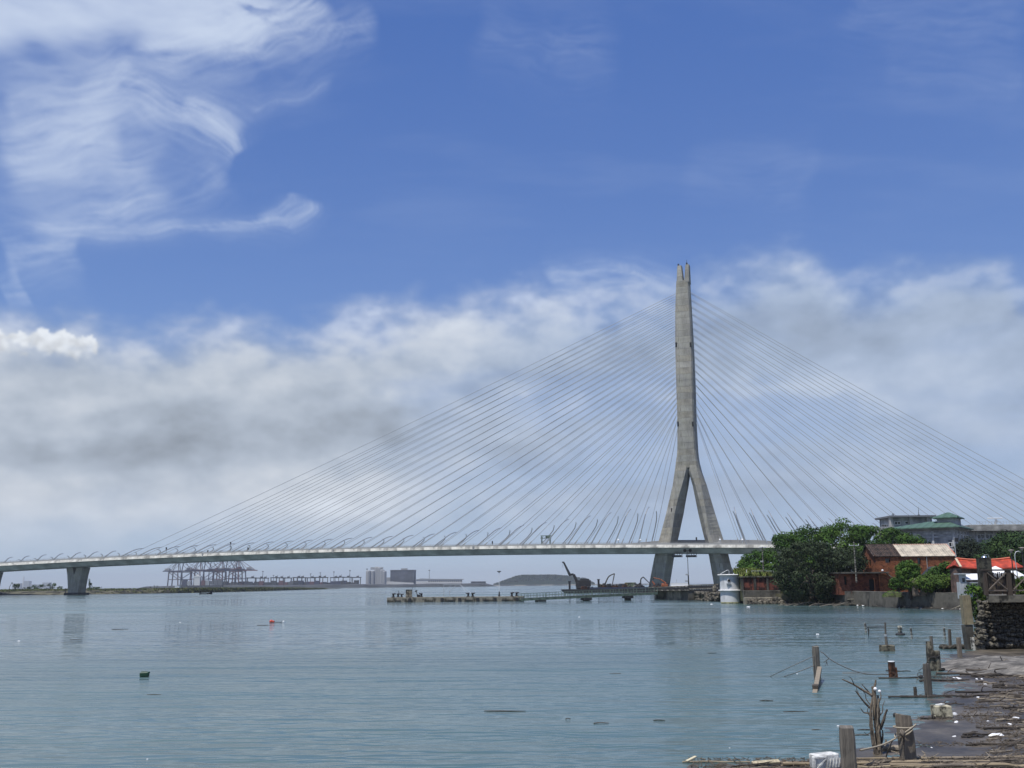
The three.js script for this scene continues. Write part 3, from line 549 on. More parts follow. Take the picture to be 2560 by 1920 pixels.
// container cranes
{
  const crane = (px, flip, paint, hgt, label, boomUp = 0) => {
    const p = at(px, 1462, PORT + 40).setY(LANDTOP), o = thing('container_crane', label, 'crane', p, flip ? 0.28 : Math.PI - 0.2, 'container cranes lined up at the far port');
    const H = hgt * 0.95, w = 15, dpt = 11;
    for (const x of [-w, w]) for (const z of [-dpt, dpt]) { const m = new MB(); m.bar(V(x, 0, z), V(x * 0.86, H * 0.53, z), 2.6, 2.2); m.build('leg', paint, o); }
    { const m = new MB(); for (const z of [-dpt, dpt]) { m.bar(V(-w, H * 0.24, z), V(w, H * 0.24, z), 1.8); m.bar(V(-w * 0.9, H * 0.52, z), V(w * 0.9, H * 0.52, z), 2); m.bar(V(-w, H * 0.24, z), V(w * 0.9, H * 0.52, z), 1.4); } for (const x of [-w, w]) for (const y of [0.24, 0.52]) m.bar(V(x * 0.95, H * y, -dpt), V(x * 0.95, H * y, dpt), 1.8); m.build('portal_frame', paint, o); }
    { const m = new MB(), tip = V(-w - 46, H * 0.56 + boomUp, 0); for (const z of [-3, 3]) m.bar(V(w + 20, H * 0.56, z), V(-w, H * 0.56, z), 1.7, 2.6); for (const z of [-3, 3]) m.bar(V(-w, H * 0.56, z), tip.clone().setZ(z), 1.6, 2.4); for (let i = 0; i < 8; i++) m.bar(V(-w - i * 6.5, H * 0.56, -3), V(-w - i * 6.5, H * 0.56, 3), 0.9); m.build('boom', paint, o); }
    { const m = new MB(); for (const z of [-5, 5]) { m.bar(V(-w * 0.86, H * 0.53, z), V(-w * 0.5, H, z * 0.5), 1.7); m.bar(V(w * 0.8, H * 0.55, z), V(-w * 0.5, H, z * 0.5), 1.3); } m.bar(V(-w * 0.5, H, -3), V(-w * 0.5, H, 3), 1.6); m.build('apex_frame', paint, o); }
    { const m = new MB(); m.bar(V(-w * 0.5, H, 0), V(-w - 43, H * 0.56 + boomUp, 0), 0.8); m.bar(V(-w * 0.5, H, 0), V(-w - 22, H * 0.56 + boomUp * 0.5, 0), 0.8); m.bar(V(-w * 0.5, H, 0), V(w + 18, H * 0.58, 0), 0.7); m.build('tie_rods', paint, o); }
    { const m = new MB(); m.box(w + 8, H * 0.56 + 4, 0, 13, 6, 8, 0, 0, 0, 0.4); m.build('machinery_house', portGrey, o); }
  };
  crane(437, false, mat([0.12, 0.10, 0.105], { rough: 0.8 }), 74, 'pale container crane at the bare end of the far port quay');
  crane(492, false, portRed, 78, 'reddish container crane among the crowded far port cranes');
  crane(520, true, portBlue, 76, 'blue container crane beside the reddish one at the far port');
  crane(548, false, portRed, 72, 'reddish container crane with its boom over the pale ship', 8);
  crane(575, true, portBlue, 80, 'tall dark blue container crane at the far port');
  crane(465, true, portBlue, 73, 'dark crane between the pale one and the reddish one at the far port');
  crane(534, true, portBlue, 75, 'dark blue crane crowded between two reddish ones at the far port');
  crane(588, false, portRed, 74, 'reddish container crane among the dark blue ones at the far port');
  crane(600, true, portBlue, 77, 'dark blue container crane beside the low yard cranes of the port');
}
// moored container ship below the cranes
{
  const p = at(505, 1466, PORT - 20).setY(0), o = thing('container_ship', 'grey container ship moored under the far port cranes', 'ship', p, 0.04), L = 108;
  let m = new MB(); m.prism([[-L / 2 - 6, 11], [-L / 2 + 4, -2], [L / 2 - 2, -2], [L / 2, 10], [-L / 2 + 10, 9]], -9, 9); m.build('hull', portDark, o);
  m = new MB(); m.box(-12, 20, 0, 15, 22, 14); m.box(-12, 32, 0, 19, 3.5, 15); m.box(-12, 36, 0, 8, 4, 8); m.build('superstructure', portPale, o);
  m = new MB(); m.cyl(V(-12, 36, 0), V(-12, 46, 0), 0.8, 0.4); m.build('mast', portDark, o);
  const R = mulberry(5); for (let i = 0; i < 9; i++) { const x = -44 + i * 11 + (i > 2 ? 4 : 0); if (Math.abs(x + 12) < 11) continue; m = new MB(); m.box(x, 10 + 3 + R() * 4, 0, 9.6, 9 + R() * 9, 15); m.build('container_stack', [portBlue, hazeGrey, portGrey, portRed][Math.floor(R() * 4)], o); }
}
// yard cranes, light masts, container rows
{
  let proto = null;
  for (let i = 0; i < 15; i++) {
    const px = 628 + i * 18.5 + 5 * Math.sin(i * 2.4), p = at(px, 1462, PORT + 60 + (i % 3) * 60).setY(LANDTOP);
    if (!proto) {
      proto = thing('yard_crane', 'dark straddling yard crane in the row along the far port', 'crane', p, 0.1, 'yard cranes in a row along the far port');
      for (const x of [-11, 11]) for (const z of [-5, 5]) { const m = new MB(); m.bar(V(x, 0, z), V(x, 19, z), 1.5); m.build('leg', portDark, proto); }
      const m = new MB(); for (const z of [-5, 5]) m.bar(V(-13, 19.6, z), V(13, 19.6, z), 1.4, 2.4); m.bar(V(-11, 19, -5), V(-11, 19, 5), 1.2); m.bar(V(11, 19, -5), V(11, 19, 5), 1.2); m.build('bridge_girder', portDark, proto);
      const n = new MB(); n.box(3, 22, 0, 6, 3.4, 7); n.cyl(V(6, 22, 0), V(6, 27, 0), 0.4); n.build('trolley', portDark, proto);
    } else copyOf(proto, p, 0.1 + 0.06 * Math.sin(i * 7)).userData = { ...proto.userData };
  }
  let mast = null;
  for (const [px, h] of [[656, 40], [776, 30], [800, 33], [834, 35], [874, 38], [917, 42], [1073, 37], [683, 27]]) {
    const p = at(px, 1462, PORT + 150).setY(LANDTOP);
    if (!mast) { mast = thing('light_mast', 'thin tall light mast rising over the far port', 'light mast', p, 0, 'light masts over the far port'); let m = new MB(); m.cyl(V(0, 0, 0), V(0, 38, 0), 0.75, 0.5, 6); m.build('pole', portDark, mast); m = new MB(); m.cyl(V(0, 37, 0), V(0, 39, 0), 2.4, 2.4, 8); m.build('lamp_ring', portDark, mast); }
    else { const c = copyOf(mast, p, 0); c.scale.y = h / 38; }
  }
  const R = mulberry(31), cm = [portDark, hazeGrey, portBlue, portDark, portRed];
  for (let i = 0; i < 34; i++) { const px = 560 + i * 10 + R() * 5, o = new MB(), h = 5 + R() * 7; o.box(0, h / 2, 0, 12.2, h, 14, 0, 0, 0, 0.05); const ci = Math.floor(R() * 5), b = o.build('container_stack', cm[ci]); b.position.copy(at(px, 1462, PORT + 25 + R() * 90).setY(LANDTOP)); tag(b, `${['blackish', 'grey', 'blue', 'blackish', 'red'][ci]} block of stacked containers among the far port yard cranes`, 'containers', 'container stacks of the far port'); }
}
// silos, block building, sheds
{
  const o = thing('silo_cluster', 'cluster of pale tall cylindrical silos on the far shore', 'silos', at(941, 1462, PORT + 120).setY(LANDTOP - 1));
  const s = (PORT + 120) / F;
  for (const [dx, top, r] of [[-19, 1424, 6.5], [-9, 1424, 6.5], [1, 1415, 6.5], [7, 1417, 6], [14, 1422, 6.5], [20, 1425, 5.5]]) { const m = new MB(), h = (1466 - top) * s - LANDTOP; m.lathe([[r * s * 0.98, 0], [r * s * 0.98, h - 3], [r * s * 0.8, h], [0, h]], dx * s, 0, Math.abs(dx) * 0.4, 16); m.build('silo', portGrey, o); }
  let m = new MB(); m.box(0, 44, -4, 34, 7, 9); m.build('head_house', portGrey, o);
  const b = thing('block_building', 'big windowless slate block building beside the silos on the far shore', 'building', at(1006, 1462, PORT + 200).setY(LANDTOP - 1)), W = 59 * (PORT + 200) / F, H = 34 * (PORT + 200) / F;
  m = new MB(); m.box(0, H / 2, -20, W, H, 50); m.build('wall', mat([0.11, 0.125, 0.16], { map: T.mottle, rep: 0.02 }), b);
  m = new MB(); m.box(0, H + 0.6, -20, W + 2, 1.6, 52); m.build('roof', hazeGrey, b); m = new MB(); m.box(3, H + 3.5, -20, 17, 5, 14); m.build('roof_plant', portGrey, b);
  m = new MB(); for (let i = 0; i < 4; i++) m.box(-W / 2 + 16 + i * 14, H * 0.5, 5.3, 0.9, H * 0.9, 0.7); m.build('pilaster', hazeGrey, b);
  m = new MB(); m.box(-W / 2 - 8, 10, -14, 15, 20, 30); m.build('annexe', portGrey, b);
  const l = thing('long_hall', 'long low hall with a row of windows on the far shore', 'building', at(1098, 1462, PORT + 160).setY(LANDTOP - 1)), q = (PORT + 160) / F;
  m = new MB(); m.box(0, 6, 0, 112 * q, 12, 26); m.build('wall', portPale, l); m = new MB(); m.prism([[-60 * q, 12], [-45 * q, 16], [-5 * q, 14.6], [60 * q, 13.6], [60 * q, 12]], -14, 14); m.build('roof', portGrey, l);
  for (let i = 0; i < 16; i++) { m = new MB(); m.box(-24 * q + i * 5.2 * q, 8, 13.05, 3 * q, 3.4, 0.3); m.build('window', portDark, l); }
  m = new MB(); m.prism([[-127 * q, 9], [-62 * q, 4], [-62 * q, 0], [-135 * q, 0]], -10, 12); m.build('ramp_roof', portPale, l);
  const t = thing('low_shed', 'low flat grey shed standing alone on the far shore', 'shed', at(1196, 1462, PORT + 100).setY(LANDTOP - 3)); m = new MB(); m.box(0, 4, 0, 40, 8, 20); m.build('wall', hazeGrey, t); m = new MB(); m.box(0, 8.3, 0, 43, 0.7, 22); m.build('roof', portGrey, t);
}
// wooded hill far down the coast
{
  const D = 4300, a = at(1218, 1460, D).x, b = at(1492, 1460, D).x, g = new THREE.PlaneGeometry(1, 1, 150, 26), p = g.attributes.position;
  const prof = (u) => 38 * ss(0, 0.34, u) * (1 - 0.45 * ss(0.6, 1, u)) * ss(1.02, 0.9, u);
  for (let j = 0, o = 0; j <= 26; j++) for (let i = 0; i <= 150; i++, o++) { const u = i / 150, v = j / 26, x = mix(a, b, u), h = prof(u) * Math.pow(Math.sin(Math.PI * v), 0.5), bump = 3.4 * (0.5 + 0.5 * fbm2(x * 0.09, v * 30, 3)); p.setXYZ(o, x, h > 1 ? h + bump : h - 1, -D - (1 - v) * 260); }
  g.computeVertexNormals(); metric(flat(g));
  structure(mesh('wooded_hill', g, mat([0.014, 0.026, 0.018], { rough: 1, specularIntensity: 0, side: THREE.DoubleSide })));
  const R = mulberry(8), cl = []; for (let i = 0; i < 1500; i++) { const u = R(), v = 0.35 + 0.6 * R(), h = prof(u) * Math.pow(Math.sin(Math.PI * v), 0.5); if (h > 3) cl.push([mix(a, b, u), h + 2 + R() * 2.6, -D - (1 - v) * 260, 3 + R() * 2, 2.4 + R() * 2, 3]); }
  const f = mesh('hill_forest', leafCrown(cl, 3.2, 0.32, 6, [[0.016, 0.032, 0.014], [0.022, 0.04, 0.016], [0.012, 0.025, 0.012]]), leafOpaque); stuff(f); tag(f, 'dark distant forest covering the low hill', 'forest');
}
// grassy spit with its scrub, the boat lying off it, a white hut
const spitLine = [[-80, 1489.5], [0, 1488.5], [120, 1487.5], [240, 1486], [400, 1483.5], [520, 1480.8], [650, 1477.6], [760, 1474.6], [830, 1472.6]].map(([x, y]) => onLevel(x, y));
{
  const rings = [], R = mulberry(4);
  const n = 120; const curve = new THREE.CatmullRomCurve3(spitLine);
  for (let i = 0; i <= n; i++) {
    const p = curve.getPoint(i / n), k = ss(1, 0.7, i / n), nse = fbm2(p.x * 0.03, p.z * 0.03, 3);
    rings.push([V(p.x, -0.4, p.z), V(p.x, 0.35 + 0.1 * nse, p.z - 1.5), V(p.x, 0.7 + (1.2 + 0.4 * nse) * k, p.z - 10), V(p.x, 0.9 + (2.4 + 0.7 * nse) * k, p.z - 34), V(p.x, 0.6 + 1.7 * k, p.z - 80), V(p.x, -0.5, p.z - 100)]);
  }
  const m = new MB(); m.loft(rings); structure(m.build('grassy_spit', mat([0.13, 0.125, 0.085], { map: T.stain, rep: 0.06, rough: 0.95 })));
  const cl = []; for (let i = 0; i < 2600; i++) { const t = Math.pow(R(), 1.2) * 0.93, p = curve.getPoint(t), u = R(), dz = -8 - u * 62, k = ss(1, 0.7, t); cl.push([p.x + (R() - 0.5) * 5, 0.9 + 2.1 * k * ss(0, 0.35, u), p.z + dz, 1.6 + R() * 1.3, 0.45 + 0.45 * R(), 1.5]); }
  const f = stuff(mesh('spit_grass', leafCrown(cl, 0.85, 0.22, 9, [[0.085, 0.10, 0.036], [0.07, 0.088, 0.03], [0.10, 0.105, 0.045], [0.05, 0.07, 0.024]]), leafOpaque)); tag(f, 'rough green grass and low scrub covering the flat spit', 'grass');
  const bush = (px, w, h, back, label, conic) => {
    const q = onLevel(px, 1488 - px * 0.0125), p = V(q.x * (1 + back / -q.z), 2.2, q.z - back), o = thing('spit_bush', label, 'bush', p, 0, 'bushes along the grassy spit'), c = [];
    for (let i = 0; i < 16; i++) { const y = R() * h; c.push([(R() - 0.5) * w * (conic ? 1 - y / h : 1), y, (R() - 0.5) * w * 0.7, w * 0.2 * (conic ? 1.1 - 0.7 * y / h : 1), h * 0.16, w * 0.2]); }
    mesh('foliage', leafCrown(c, 0.5, 0.5, px + 3, PAL.dark), leafOpaque, o); const m = new MB(); m.cyl(V(0, -0.3, 0), V(0, h * 0.6, 0), 0.16, 0.08); m.build('stem', bark, o);
  };
  bush(36, 5, 5, 22, 'straggly bush among bare poles at the spit'); bush(66, 4.6, 3.2, 20, 'low bush beside the straggly one on the spit'); bush(97, 9, 4.5, 25, 'wide rounded bush on the spit near the bridge pier'); bush(126, 7, 5.4, 25, 'tall rounded bush on the spit near the bridge pier'); bush(147, 4, 3.4, 22, 'small bush just short of the bridge pier on the spit'); bush(222, 4.6, 8, 25, 'dark conical bush standing just past the bridge pier', true); bush(232, 8, 2.6, 12, 'low scrub bush at the foot of the conical one');
  // the iron frame beside the pier
  { const p = onLevel(172, 1487).setY(0.5), o = thing('mooring_stand', 'dark iron frame standing at the waterline beside the bridge pier', 'stand', p); let m = new MB(); m.bar(V(-2.2, -0.7, 0), V(-2.2, 3.6, 0), 0.4); m.build('post', M.black, o); m = new MB(); m.tube([V(-2.2, 3.2, 0), V(-0.4, 3.3, 0), V(0.9, 2.2, 0), V(1.1, -0.6, 0)], 0.25); m.build('hoop', M.black, o); }
  { const p = onLevel(409, 1482).add(V(-8, 3.2, -60)), o = thing('white_hut', 'tiny white hut on the grassy spit in front of the cranes', 'hut', p); let m = new MB(); m.box(0, 0.6, 0, 3.6, 3.4, 3); m.build('wall', M.cleanWhite, o); m = new MB(); m.box(0, 2.4, 0, 4, 0.25, 3.4); m.build('roof', M.cleanWhite, o); m = new MB(); m.box(0.3, 0.3, 1.55, 0.8, 1.6, 0.08); m.build('door', portGrey, o); }
  for (const [px, h] of [[376, 3], [385, 3.6], [392, 3.6], [84, 3.2], [22, 6.5]]) { const q = onLevel(px, 1488 - px * 0.0125), o = thing('bare_tree', h > 5 ? 'leaning bare dead tree on the spit' : 'thin leafless sapling on the spit', 'tree', q.add(V(q.x * 30 / -q.z, 2.2, -30)), 0, h > 5 ? undefined : 'thin saplings on the spit'); let m = new MB(); m.limb([V(0, -0.4, 0), V(0.1, h * 0.5, 0), V(h > 5 ? 1.8 : 0, h, 0)], 0.24, 0.1); m.build('trunk', bark, o); mesh('twigs', leafCrown([[h > 5 ? 1.5 : 0, h * 0.9, 0, 0.6, 0.5, 0.6]], 0.4, 0.5, px, PAL.dark), leafOpaque, o); }
  const p = onLevel(514, 1485.6), o = thing('sampan', 'dark wooden boat with a raised bow moored off the spit', 'boat', p.setY(-0.1), 0.05);
  const hull = new MB(), rg = []; for (let i = 0; i <= 12; i++) { const t = i / 12, x = mix(-3.7, 3.9, t), w = 0.95 * Math.sin(Math.PI * clamp(t * 0.85 + 0.12)), sh = 0.55 + 1.15 * Math.pow(Math.abs(t - 0.35) / 0.65, 2.6); rg.push([V(x, 0.0, -w * 0.4), V(x, sh, -w), V(x, sh, -w * 0.82), V(x, 0.3, -w * 0.3), V(x, 0.3, w * 0.3), V(x, sh, w * 0.82), V(x, sh, w), V(x, 0.0, w * 0.4)]); }
  hull.loft(rg); hull.build('hull', M.black, o); let m2 = new MB(); m2.box(-3.1, 1.35, 0, 0.6, 1.2, 0.5); m2.build('engine_box', M.black, o); m2 = new MB(); m2.cyl(V(-1.6, 0.4, 0), V(-1.6, 2.0, 0), 0.12); m2.box(-1.6, 1.5, 0, 0.4, 0.7, 0.3); m2.build('post', M.black, o);
}
// towers of a works across the bay, almost lost in the haze
{
  const o = thing('distant_works', 'faint pale factory with a chimney lost in haze beyond the spit', 'factory', at(75, 1468, 7600).setY(0));
  for (const [x, w, h] of [[-90, 60, 44], [-20, 40, 60], [50, 90, 36], [120, 50, 48]]) { const m = new MB(); m.box(x, h / 2, 0, w, h, 40); m.build('block', portGrey, o); }
  const m = new MB(); m.cyl(V(-50, 0, 0), V(-50, 92, 0), 6, 4, 10); m.build('chimney', portPale, o);
}

// ------------------------------------------------------------------ land behind the sea walls
const LAND = 1.95;
const shore = [[1640, 1499], [1722, 1500.5], [1800, 1503], [1856, 1508], [1945, 1510], [2085, 1511.5], [2131, 1514.5], [2250, 1520], [2330, 1522.5], [2408, 1524.5]].map(([x, y]) => onLevel(x, y));
{
  const s = new THREE.Shape(), P = [...shore.map((p) => [p.x + 0.15, -p.z + 0.6]), [54.8, 120], [31.4, 68.5], [60, 68.5], [260, 67], [500, 700], [190, 720], [128, 560], [100, 420], [42, 300]];
  P.forEach(([x, z], i) => (i ? s.lineTo(x, z) : s.moveTo(x, z)));
  const g = new THREE.ExtrudeGeometry(s, { depth: LAND + 1.2, bevelEnabled: false }); g.rotateX(-Math.PI / 2); g.translate(0, -1.2, 0);
  structure(mesh('shore_land', metric(flat(g)), mat([0.10, 0.095, 0.06], { map: T.stain, rep: 0.12, rough: 0.95, bump: T.relief, bumpRep: 0.3, b: 0.05 })));
}
const stoneG = []; for (let v = 0; v < 7; v++) { const g = new THREE.IcosahedronGeometry(0.5, 2), p = g.attributes.position; for (let i = 0; i < p.count; i++) { const q = V(p.getX(i), p.getY(i), p.getZ(i)), k = 1 + 0.16 * n3(q.x * 2.6 + v * 9, q.y * 2.6, q.z * 2.6) + 0.06 * n3(q.x * 7, q.y * 7 + v, q.z * 7); q.x = Math.sign(q.x) * Math.pow(Math.abs(q.x) * 2, 0.8) / 2; q.y = Math.sign(q.y) * Math.pow(Math.abs(q.y) * 2, 0.8) / 2; p.setXYZ(i, q.x * k, q.y * k, q.z * k); } g.computeVertexNormals(); stoneG.push(metric(flat(g))); }
const STONE = [[0.15, 0.14, 0.12], [0.20, 0.185, 0.155], [0.115, 0.11, 0.10], [0.24, 0.22, 0.185], [0.17, 0.15, 0.125]].map((c) => mat(c, { map: T.stain, rep: 1.3, rough: 0.9, bump: T.relief, bumpRep: 2, b: 0.03 }));
const DARKROCK = [[0.075, 0.07, 0.06], [0.10, 0.09, 0.075], [0.06, 0.056, 0.05]].map((c) => mat(c, { map: T.stain, rep: 0.7, rough: 0.9, bump: T.relief, bumpRep: 1, b: 0.06 }));
function stone(parent, x, y, z, w, h, d, mats = STONE, R = rnd) { const m = new THREE.Mesh(stoneG[Math.floor(R() * 7)], mats[Math.floor(R() * mats.length)]); m.name = 'stone'; m.position.set(x, y, z); m.scale.set(w, h, d); m.rotation.set((R() - 0.5) * 0.3, R() * 0.4 - 0.2 + (R() > 0.5 ? Math.PI : 0), (R() - 0.5) * 0.3); parent.add(m); return m; }
const wallStain = mat([0.12, 0.116, 0.104], { map: T.weather, rep: 0.16, rough: 0.95, bump: T.relief, bumpRep: 0.5, b: 0.04 });
const wallPale = mat([0.28, 0.262, 0.22], { map: T.weather, rep: 0.21, rough: 0.95, bump: T.relief, bumpRep: 0.5, b: 0.04 });
const wallDark = mat([0.10, 0.096, 0.086], { map: T.weather, rep: 0.13, rough: 0.95, bump: T.relief, bumpRep: 0.4, b: 0.05 });
// a run of wall between two ground points, built as panels with open joints
function wallRun(parent, a, b, y0, y1a, y1b, thick, names, mats, lean = 0) {
  const n = mats.length, d = b.clone().sub(a).setY(0), L = d.length(); d.normalize(); const back = V(d.z, 0, -d.x); if (back.z > 0) back.negate();
  for (let i = 0; i < n; i++) {
    const t0 = i / n + (i ? 0.0022 : 0), t1 = (i + 1) / n - (i < n - 1 ? 0.0022 : 0), p0 = a.clone().addScaledVector(d, L * t0), p1 = a.clone().addScaledVector(d, L * t1), h0 = mix(y1a, y1b, t0), h1 = mix(y1a, y1b, t1), m = new MB();
    const prof = (p, h) => [p.clone().setY(y0).addScaledVector(back, -lean), p.clone().setY(h - 0.06), p.clone().setY(h).addScaledVector(back, 0.06), p.clone().setY(h).addScaledVector(back, thick), p.clone().setY(y0).addScaledVector(back, thick)];
    const rings = []; for (let k = 0; k <= 6; k++) { const f = k / 6; rings.push(prof(p0.clone().lerp(p1, f), mix(h0, h1, f) + 0.025 * n2(f * 5 + i, 3))); }
    m.loft(rings); const o = m.build(names, mats[i], parent); o.position.set(0, 0, 0);
  }
}
function grassTufts(parentName, label, area, n, hgt, seed, pal) {       // area(R) -> point on the ground
  const R = mulberry(seed), pos = [], nor = [], col = [];
  for (let i = 0; i < n; i++) {
    const p = area(R), h = hgt * (0.5 + R()), a = R() * 6.283, w = h * 0.12 + 0.012, lx = (R() - 0.5) * h * 0.9, lz = (R() - 0.5) * h * 0.9, c = pal[Math.floor(R() * pal.length)], j = 0.75 + 0.5 * R();
    pos.push(p.x - Math.cos(a) * w, p.y, p.z - Math.sin(a) * w, p.x + Math.cos(a) * w, p.y, p.z + Math.sin(a) * w, p.x + lx, p.y + h, p.z + lz);
    for (let k = 0; k < 3; k++) { nor.push(Math.sin(a) * 0.5, 0.8, Math.cos(a) * 0.5); col.push(c[0] * j, c[1] * j, c[2] * j); }
  }
  const g = new THREE.BufferGeometry(); g.setAttribute('position', new THREE.Float32BufferAttribute(pos, 3)); g.setAttribute('normal', new THREE.Float32BufferAttribute(nor, 3)); g.setAttribute('color', new THREE.Float32BufferAttribute(col, 3));
  const m = stuff(mesh(parentName, g, leafOpaque)); return tag(m, label, 'grass');
}

// ------------------------------------------------------------------ landing stage: pontoon, its fittings, gangway
const PD = 256;
const pontoonTop = 1.15;
{
  const a = onLevel(967, 1505.5), b = onLevel(1308, 1503), c = a.clone().lerp(b, 0.5), L = a.distanceTo(b), turn = -Math.atan2(b.z - a.z, b.x - a.x);
  const o = thing('pontoon', 'long low concrete pontoon with black fenders moored in the river', 'pontoon', c.setY(0), turn), deckM = mat([0.30, 0.285, 0.25], { map: T.stain, rep: 0.2, rough: 0.95, bump: T.relief, bumpRep: 0.6, b: 0.03 });
  const x0 = -L / 2, cut = L * 60 / 341;
  let m = new MB(); m.box(x0 + cut / 2 - 0.15, pontoonTop / 2 - 0.3, -2, cut - 0.3, pontoonTop + 0.6, 4, 0, 0, 0, 0.08); m.build('end_section', deckM, o);
  m = new MB(); m.box(x0 + cut + (L - cut) / 2, pontoonTop / 2 - 0.28, -2, L - cut, pontoonTop + 0.62, 4, 0, 0, 0, 0.08); m.build('main_section', deckM, o);
  for (const px of [1025, 1106, 1150, 1195, 1238, 1298]) { const x = x0 + L * (px - 967) / 341; m = new MB(); m.box(x, 0.45, 0.12, px === 1298 ? 1.8 : 0.75, 0.95, 0.3, 0, 0, 0, 0.08); m.build('fender', M.black, o); }
  for (const px of [995, 1130, 1172, 1215, 1262]) { const x = x0 + L * (px - 967) / 341; m = new MB(); m.box(x, 0.3, 0.02, 1.5, 0.22, 0.1); m.build('slot_shade', M.black, o); }  // black bars paint the shade of recessed slots, which are not cut in
  const P = (px, z = -1.2) => { const x = x0 + L * (px - 967) / 341; o.updateMatrixWorld(); return o.localToWorld(V(x, pontoonTop + 0.02, z)); };
  let proto = null;
  for (const [px, s] of [[981, 1], [993, 0.95], [1002, 0.85], [1052, 1], [1170, 1], [1181, 1], [1279, 1.05], [1291, 1.05]]) {
    if (!proto) {
      proto = thing('mooring_bollard', 'black cast-iron mooring bollard on the pontoon', 'bollard', P(px), 0, 'black mooring bollards on the pontoon');
      m = new MB(); m.box(0, 0.06, 0, 0.9, 0.12, 0.8); m.build('base_plate', M.black, proto);
      m = new MB(); m.lathe([[0.3, 0.1], [0.24, 0.3], [0.22, 0.62], [0.34, 0.74], [0.36, 0.9], [0.2, 0.98], [0, 0.98]], 0, 0, 0, 12); m.build('post', M.black, proto);
      m = new MB(); m.cyl(V(-0.1, 0.82, 0), V(0.62, 0.88, 0), 0.15, 0.13); m.build('horn', M.black, proto);
    } else { const c2 = copyOf(proto, P(px), px === 1052 || px === 1170 ? Math.PI : 0); c2.scale.setScalar(s); }
  }
  { const q = thing('switch_cabinet', 'rust-stained pale cabinet standing on the pontoon', 'cabinet', P(1020, -1.6)); m = new MB(); m.box(0, 0.92, 0, 1.55, 1.85, 1.0, 0, 0, 0, 0.04); m.build('body', mat([0.36, 0.33, 0.28], { map: T.stain, rep: 0.6, rough: 0.8 }), q); m = new MB(); m.box(0, 1.9, 0, 1.75, 0.1, 1.2); m.build('lid', M.galv, q); m = new MB(); m.box(0.05, 0.9, 0.51, 0.9, 1.4, 0.03); m.build('door', mat([0.30, 0.27, 0.22], { map: T.stain, rep: 0.9 }), q); m = new MB(); m.cyl(V(0.8, 1.9, 0), V(0.8, 2.6, 0), 0.03); m.build('aerial', M.darkSteel, q); }
  { const q = thing('winch', 'black winch with a raised handle beside a bollard on the pontoon', 'winch', P(1043, -1.6)); m = new MB(); m.box(0.1, 0.3, 0, 0.8, 0.6, 0.6); m.build('housing', M.black, q); m = new MB(); m.bar(V(-0.1, 0.4, 0), V(-0.6, 1.5, 0), 0.18); m.cyl(V(-0.75, 1.45, 0), V(-0.2, 1.6, 0), 0.16); m.build('handle', M.black, q); }
  { const q = thing('thin_pole', 'thin dark upright pole on the pontoon beside a bollard', 'pole', P(993, -2)); m = new MB(); m.cyl(V(0, 0, 0), V(0, 1.7, 0), 0.06); m.build('shaft', M.darkSteel, q); m = new MB(); m.cyl(V(0, 0, 0), V(0, 0.1, 0), 0.2); m.build('base', M.darkSteel, q); }
  { // davit frame
    const q = thing('davit_frame', 'pale metal frame with slanting struts on the pontoon', 'frame', P(1108, -1.4)), s = 0.1;
    for (const x of [0, 1.45]) { m = new MB(); m.bar(V(x, 0, 0), V(x, x ? 1.6 : 3.0, 0), 0.1); m.build('post', M.galv, q); }
    m = new MB(); m.bar(V(-0.1, 3.0, 0), V(4.2, 3.05, 0), 0.14); m.build('boom', M.galv, q);
    m = new MB(); m.bar(V(0, 1.6, 0), V(2.1, 3.0, 0), 0.09); m.bar(V(1.45, 1.2, 0), V(3.2, 3.0, 0), 0.09); m.build('strut', M.galv, q);
    m = new MB(); m.cyl(V(4.1, 3.0, 0), V(6.4, 0.25, 0.3), 0.025); m.cyl(V(4.1, 3.0, 0), V(7.2, 0.6, -0.2), 0.025); m.build('line', M.cleanWhite, q);
  }
  { const q = thing('dock_light', 'tall white light pole with a dark cap on the pontoon', 'light pole', P(1247, -1.8)); m = new MB(); m.cyl(V(0, 1.2, 0), V(0, 6.1, 0), 0.06, 0.05); m.build('pole', M.cleanWhite, q); m = new MB(); m.lathe([[0.3, 0], [0.22, 0.5], [0.12, 1.2], [0, 1.25]], 0, 0, 0, 10); m.build('base', M.black, q); m = new MB(); m.box(0, 6.15, 0, 1.0, 0.22, 0.4, 0, 0, 0, 0.05); m.box(0, 5.95, 0, 0.35, 0.2, 0.3); m.build('lamp_head', M.darkSteel, q); m = new MB(); m.cyl(V(0, 2.8, 0), V(0.8, 0.02, 0.3), 0.02); m.build('stay_wire', M.galv, q); }
}
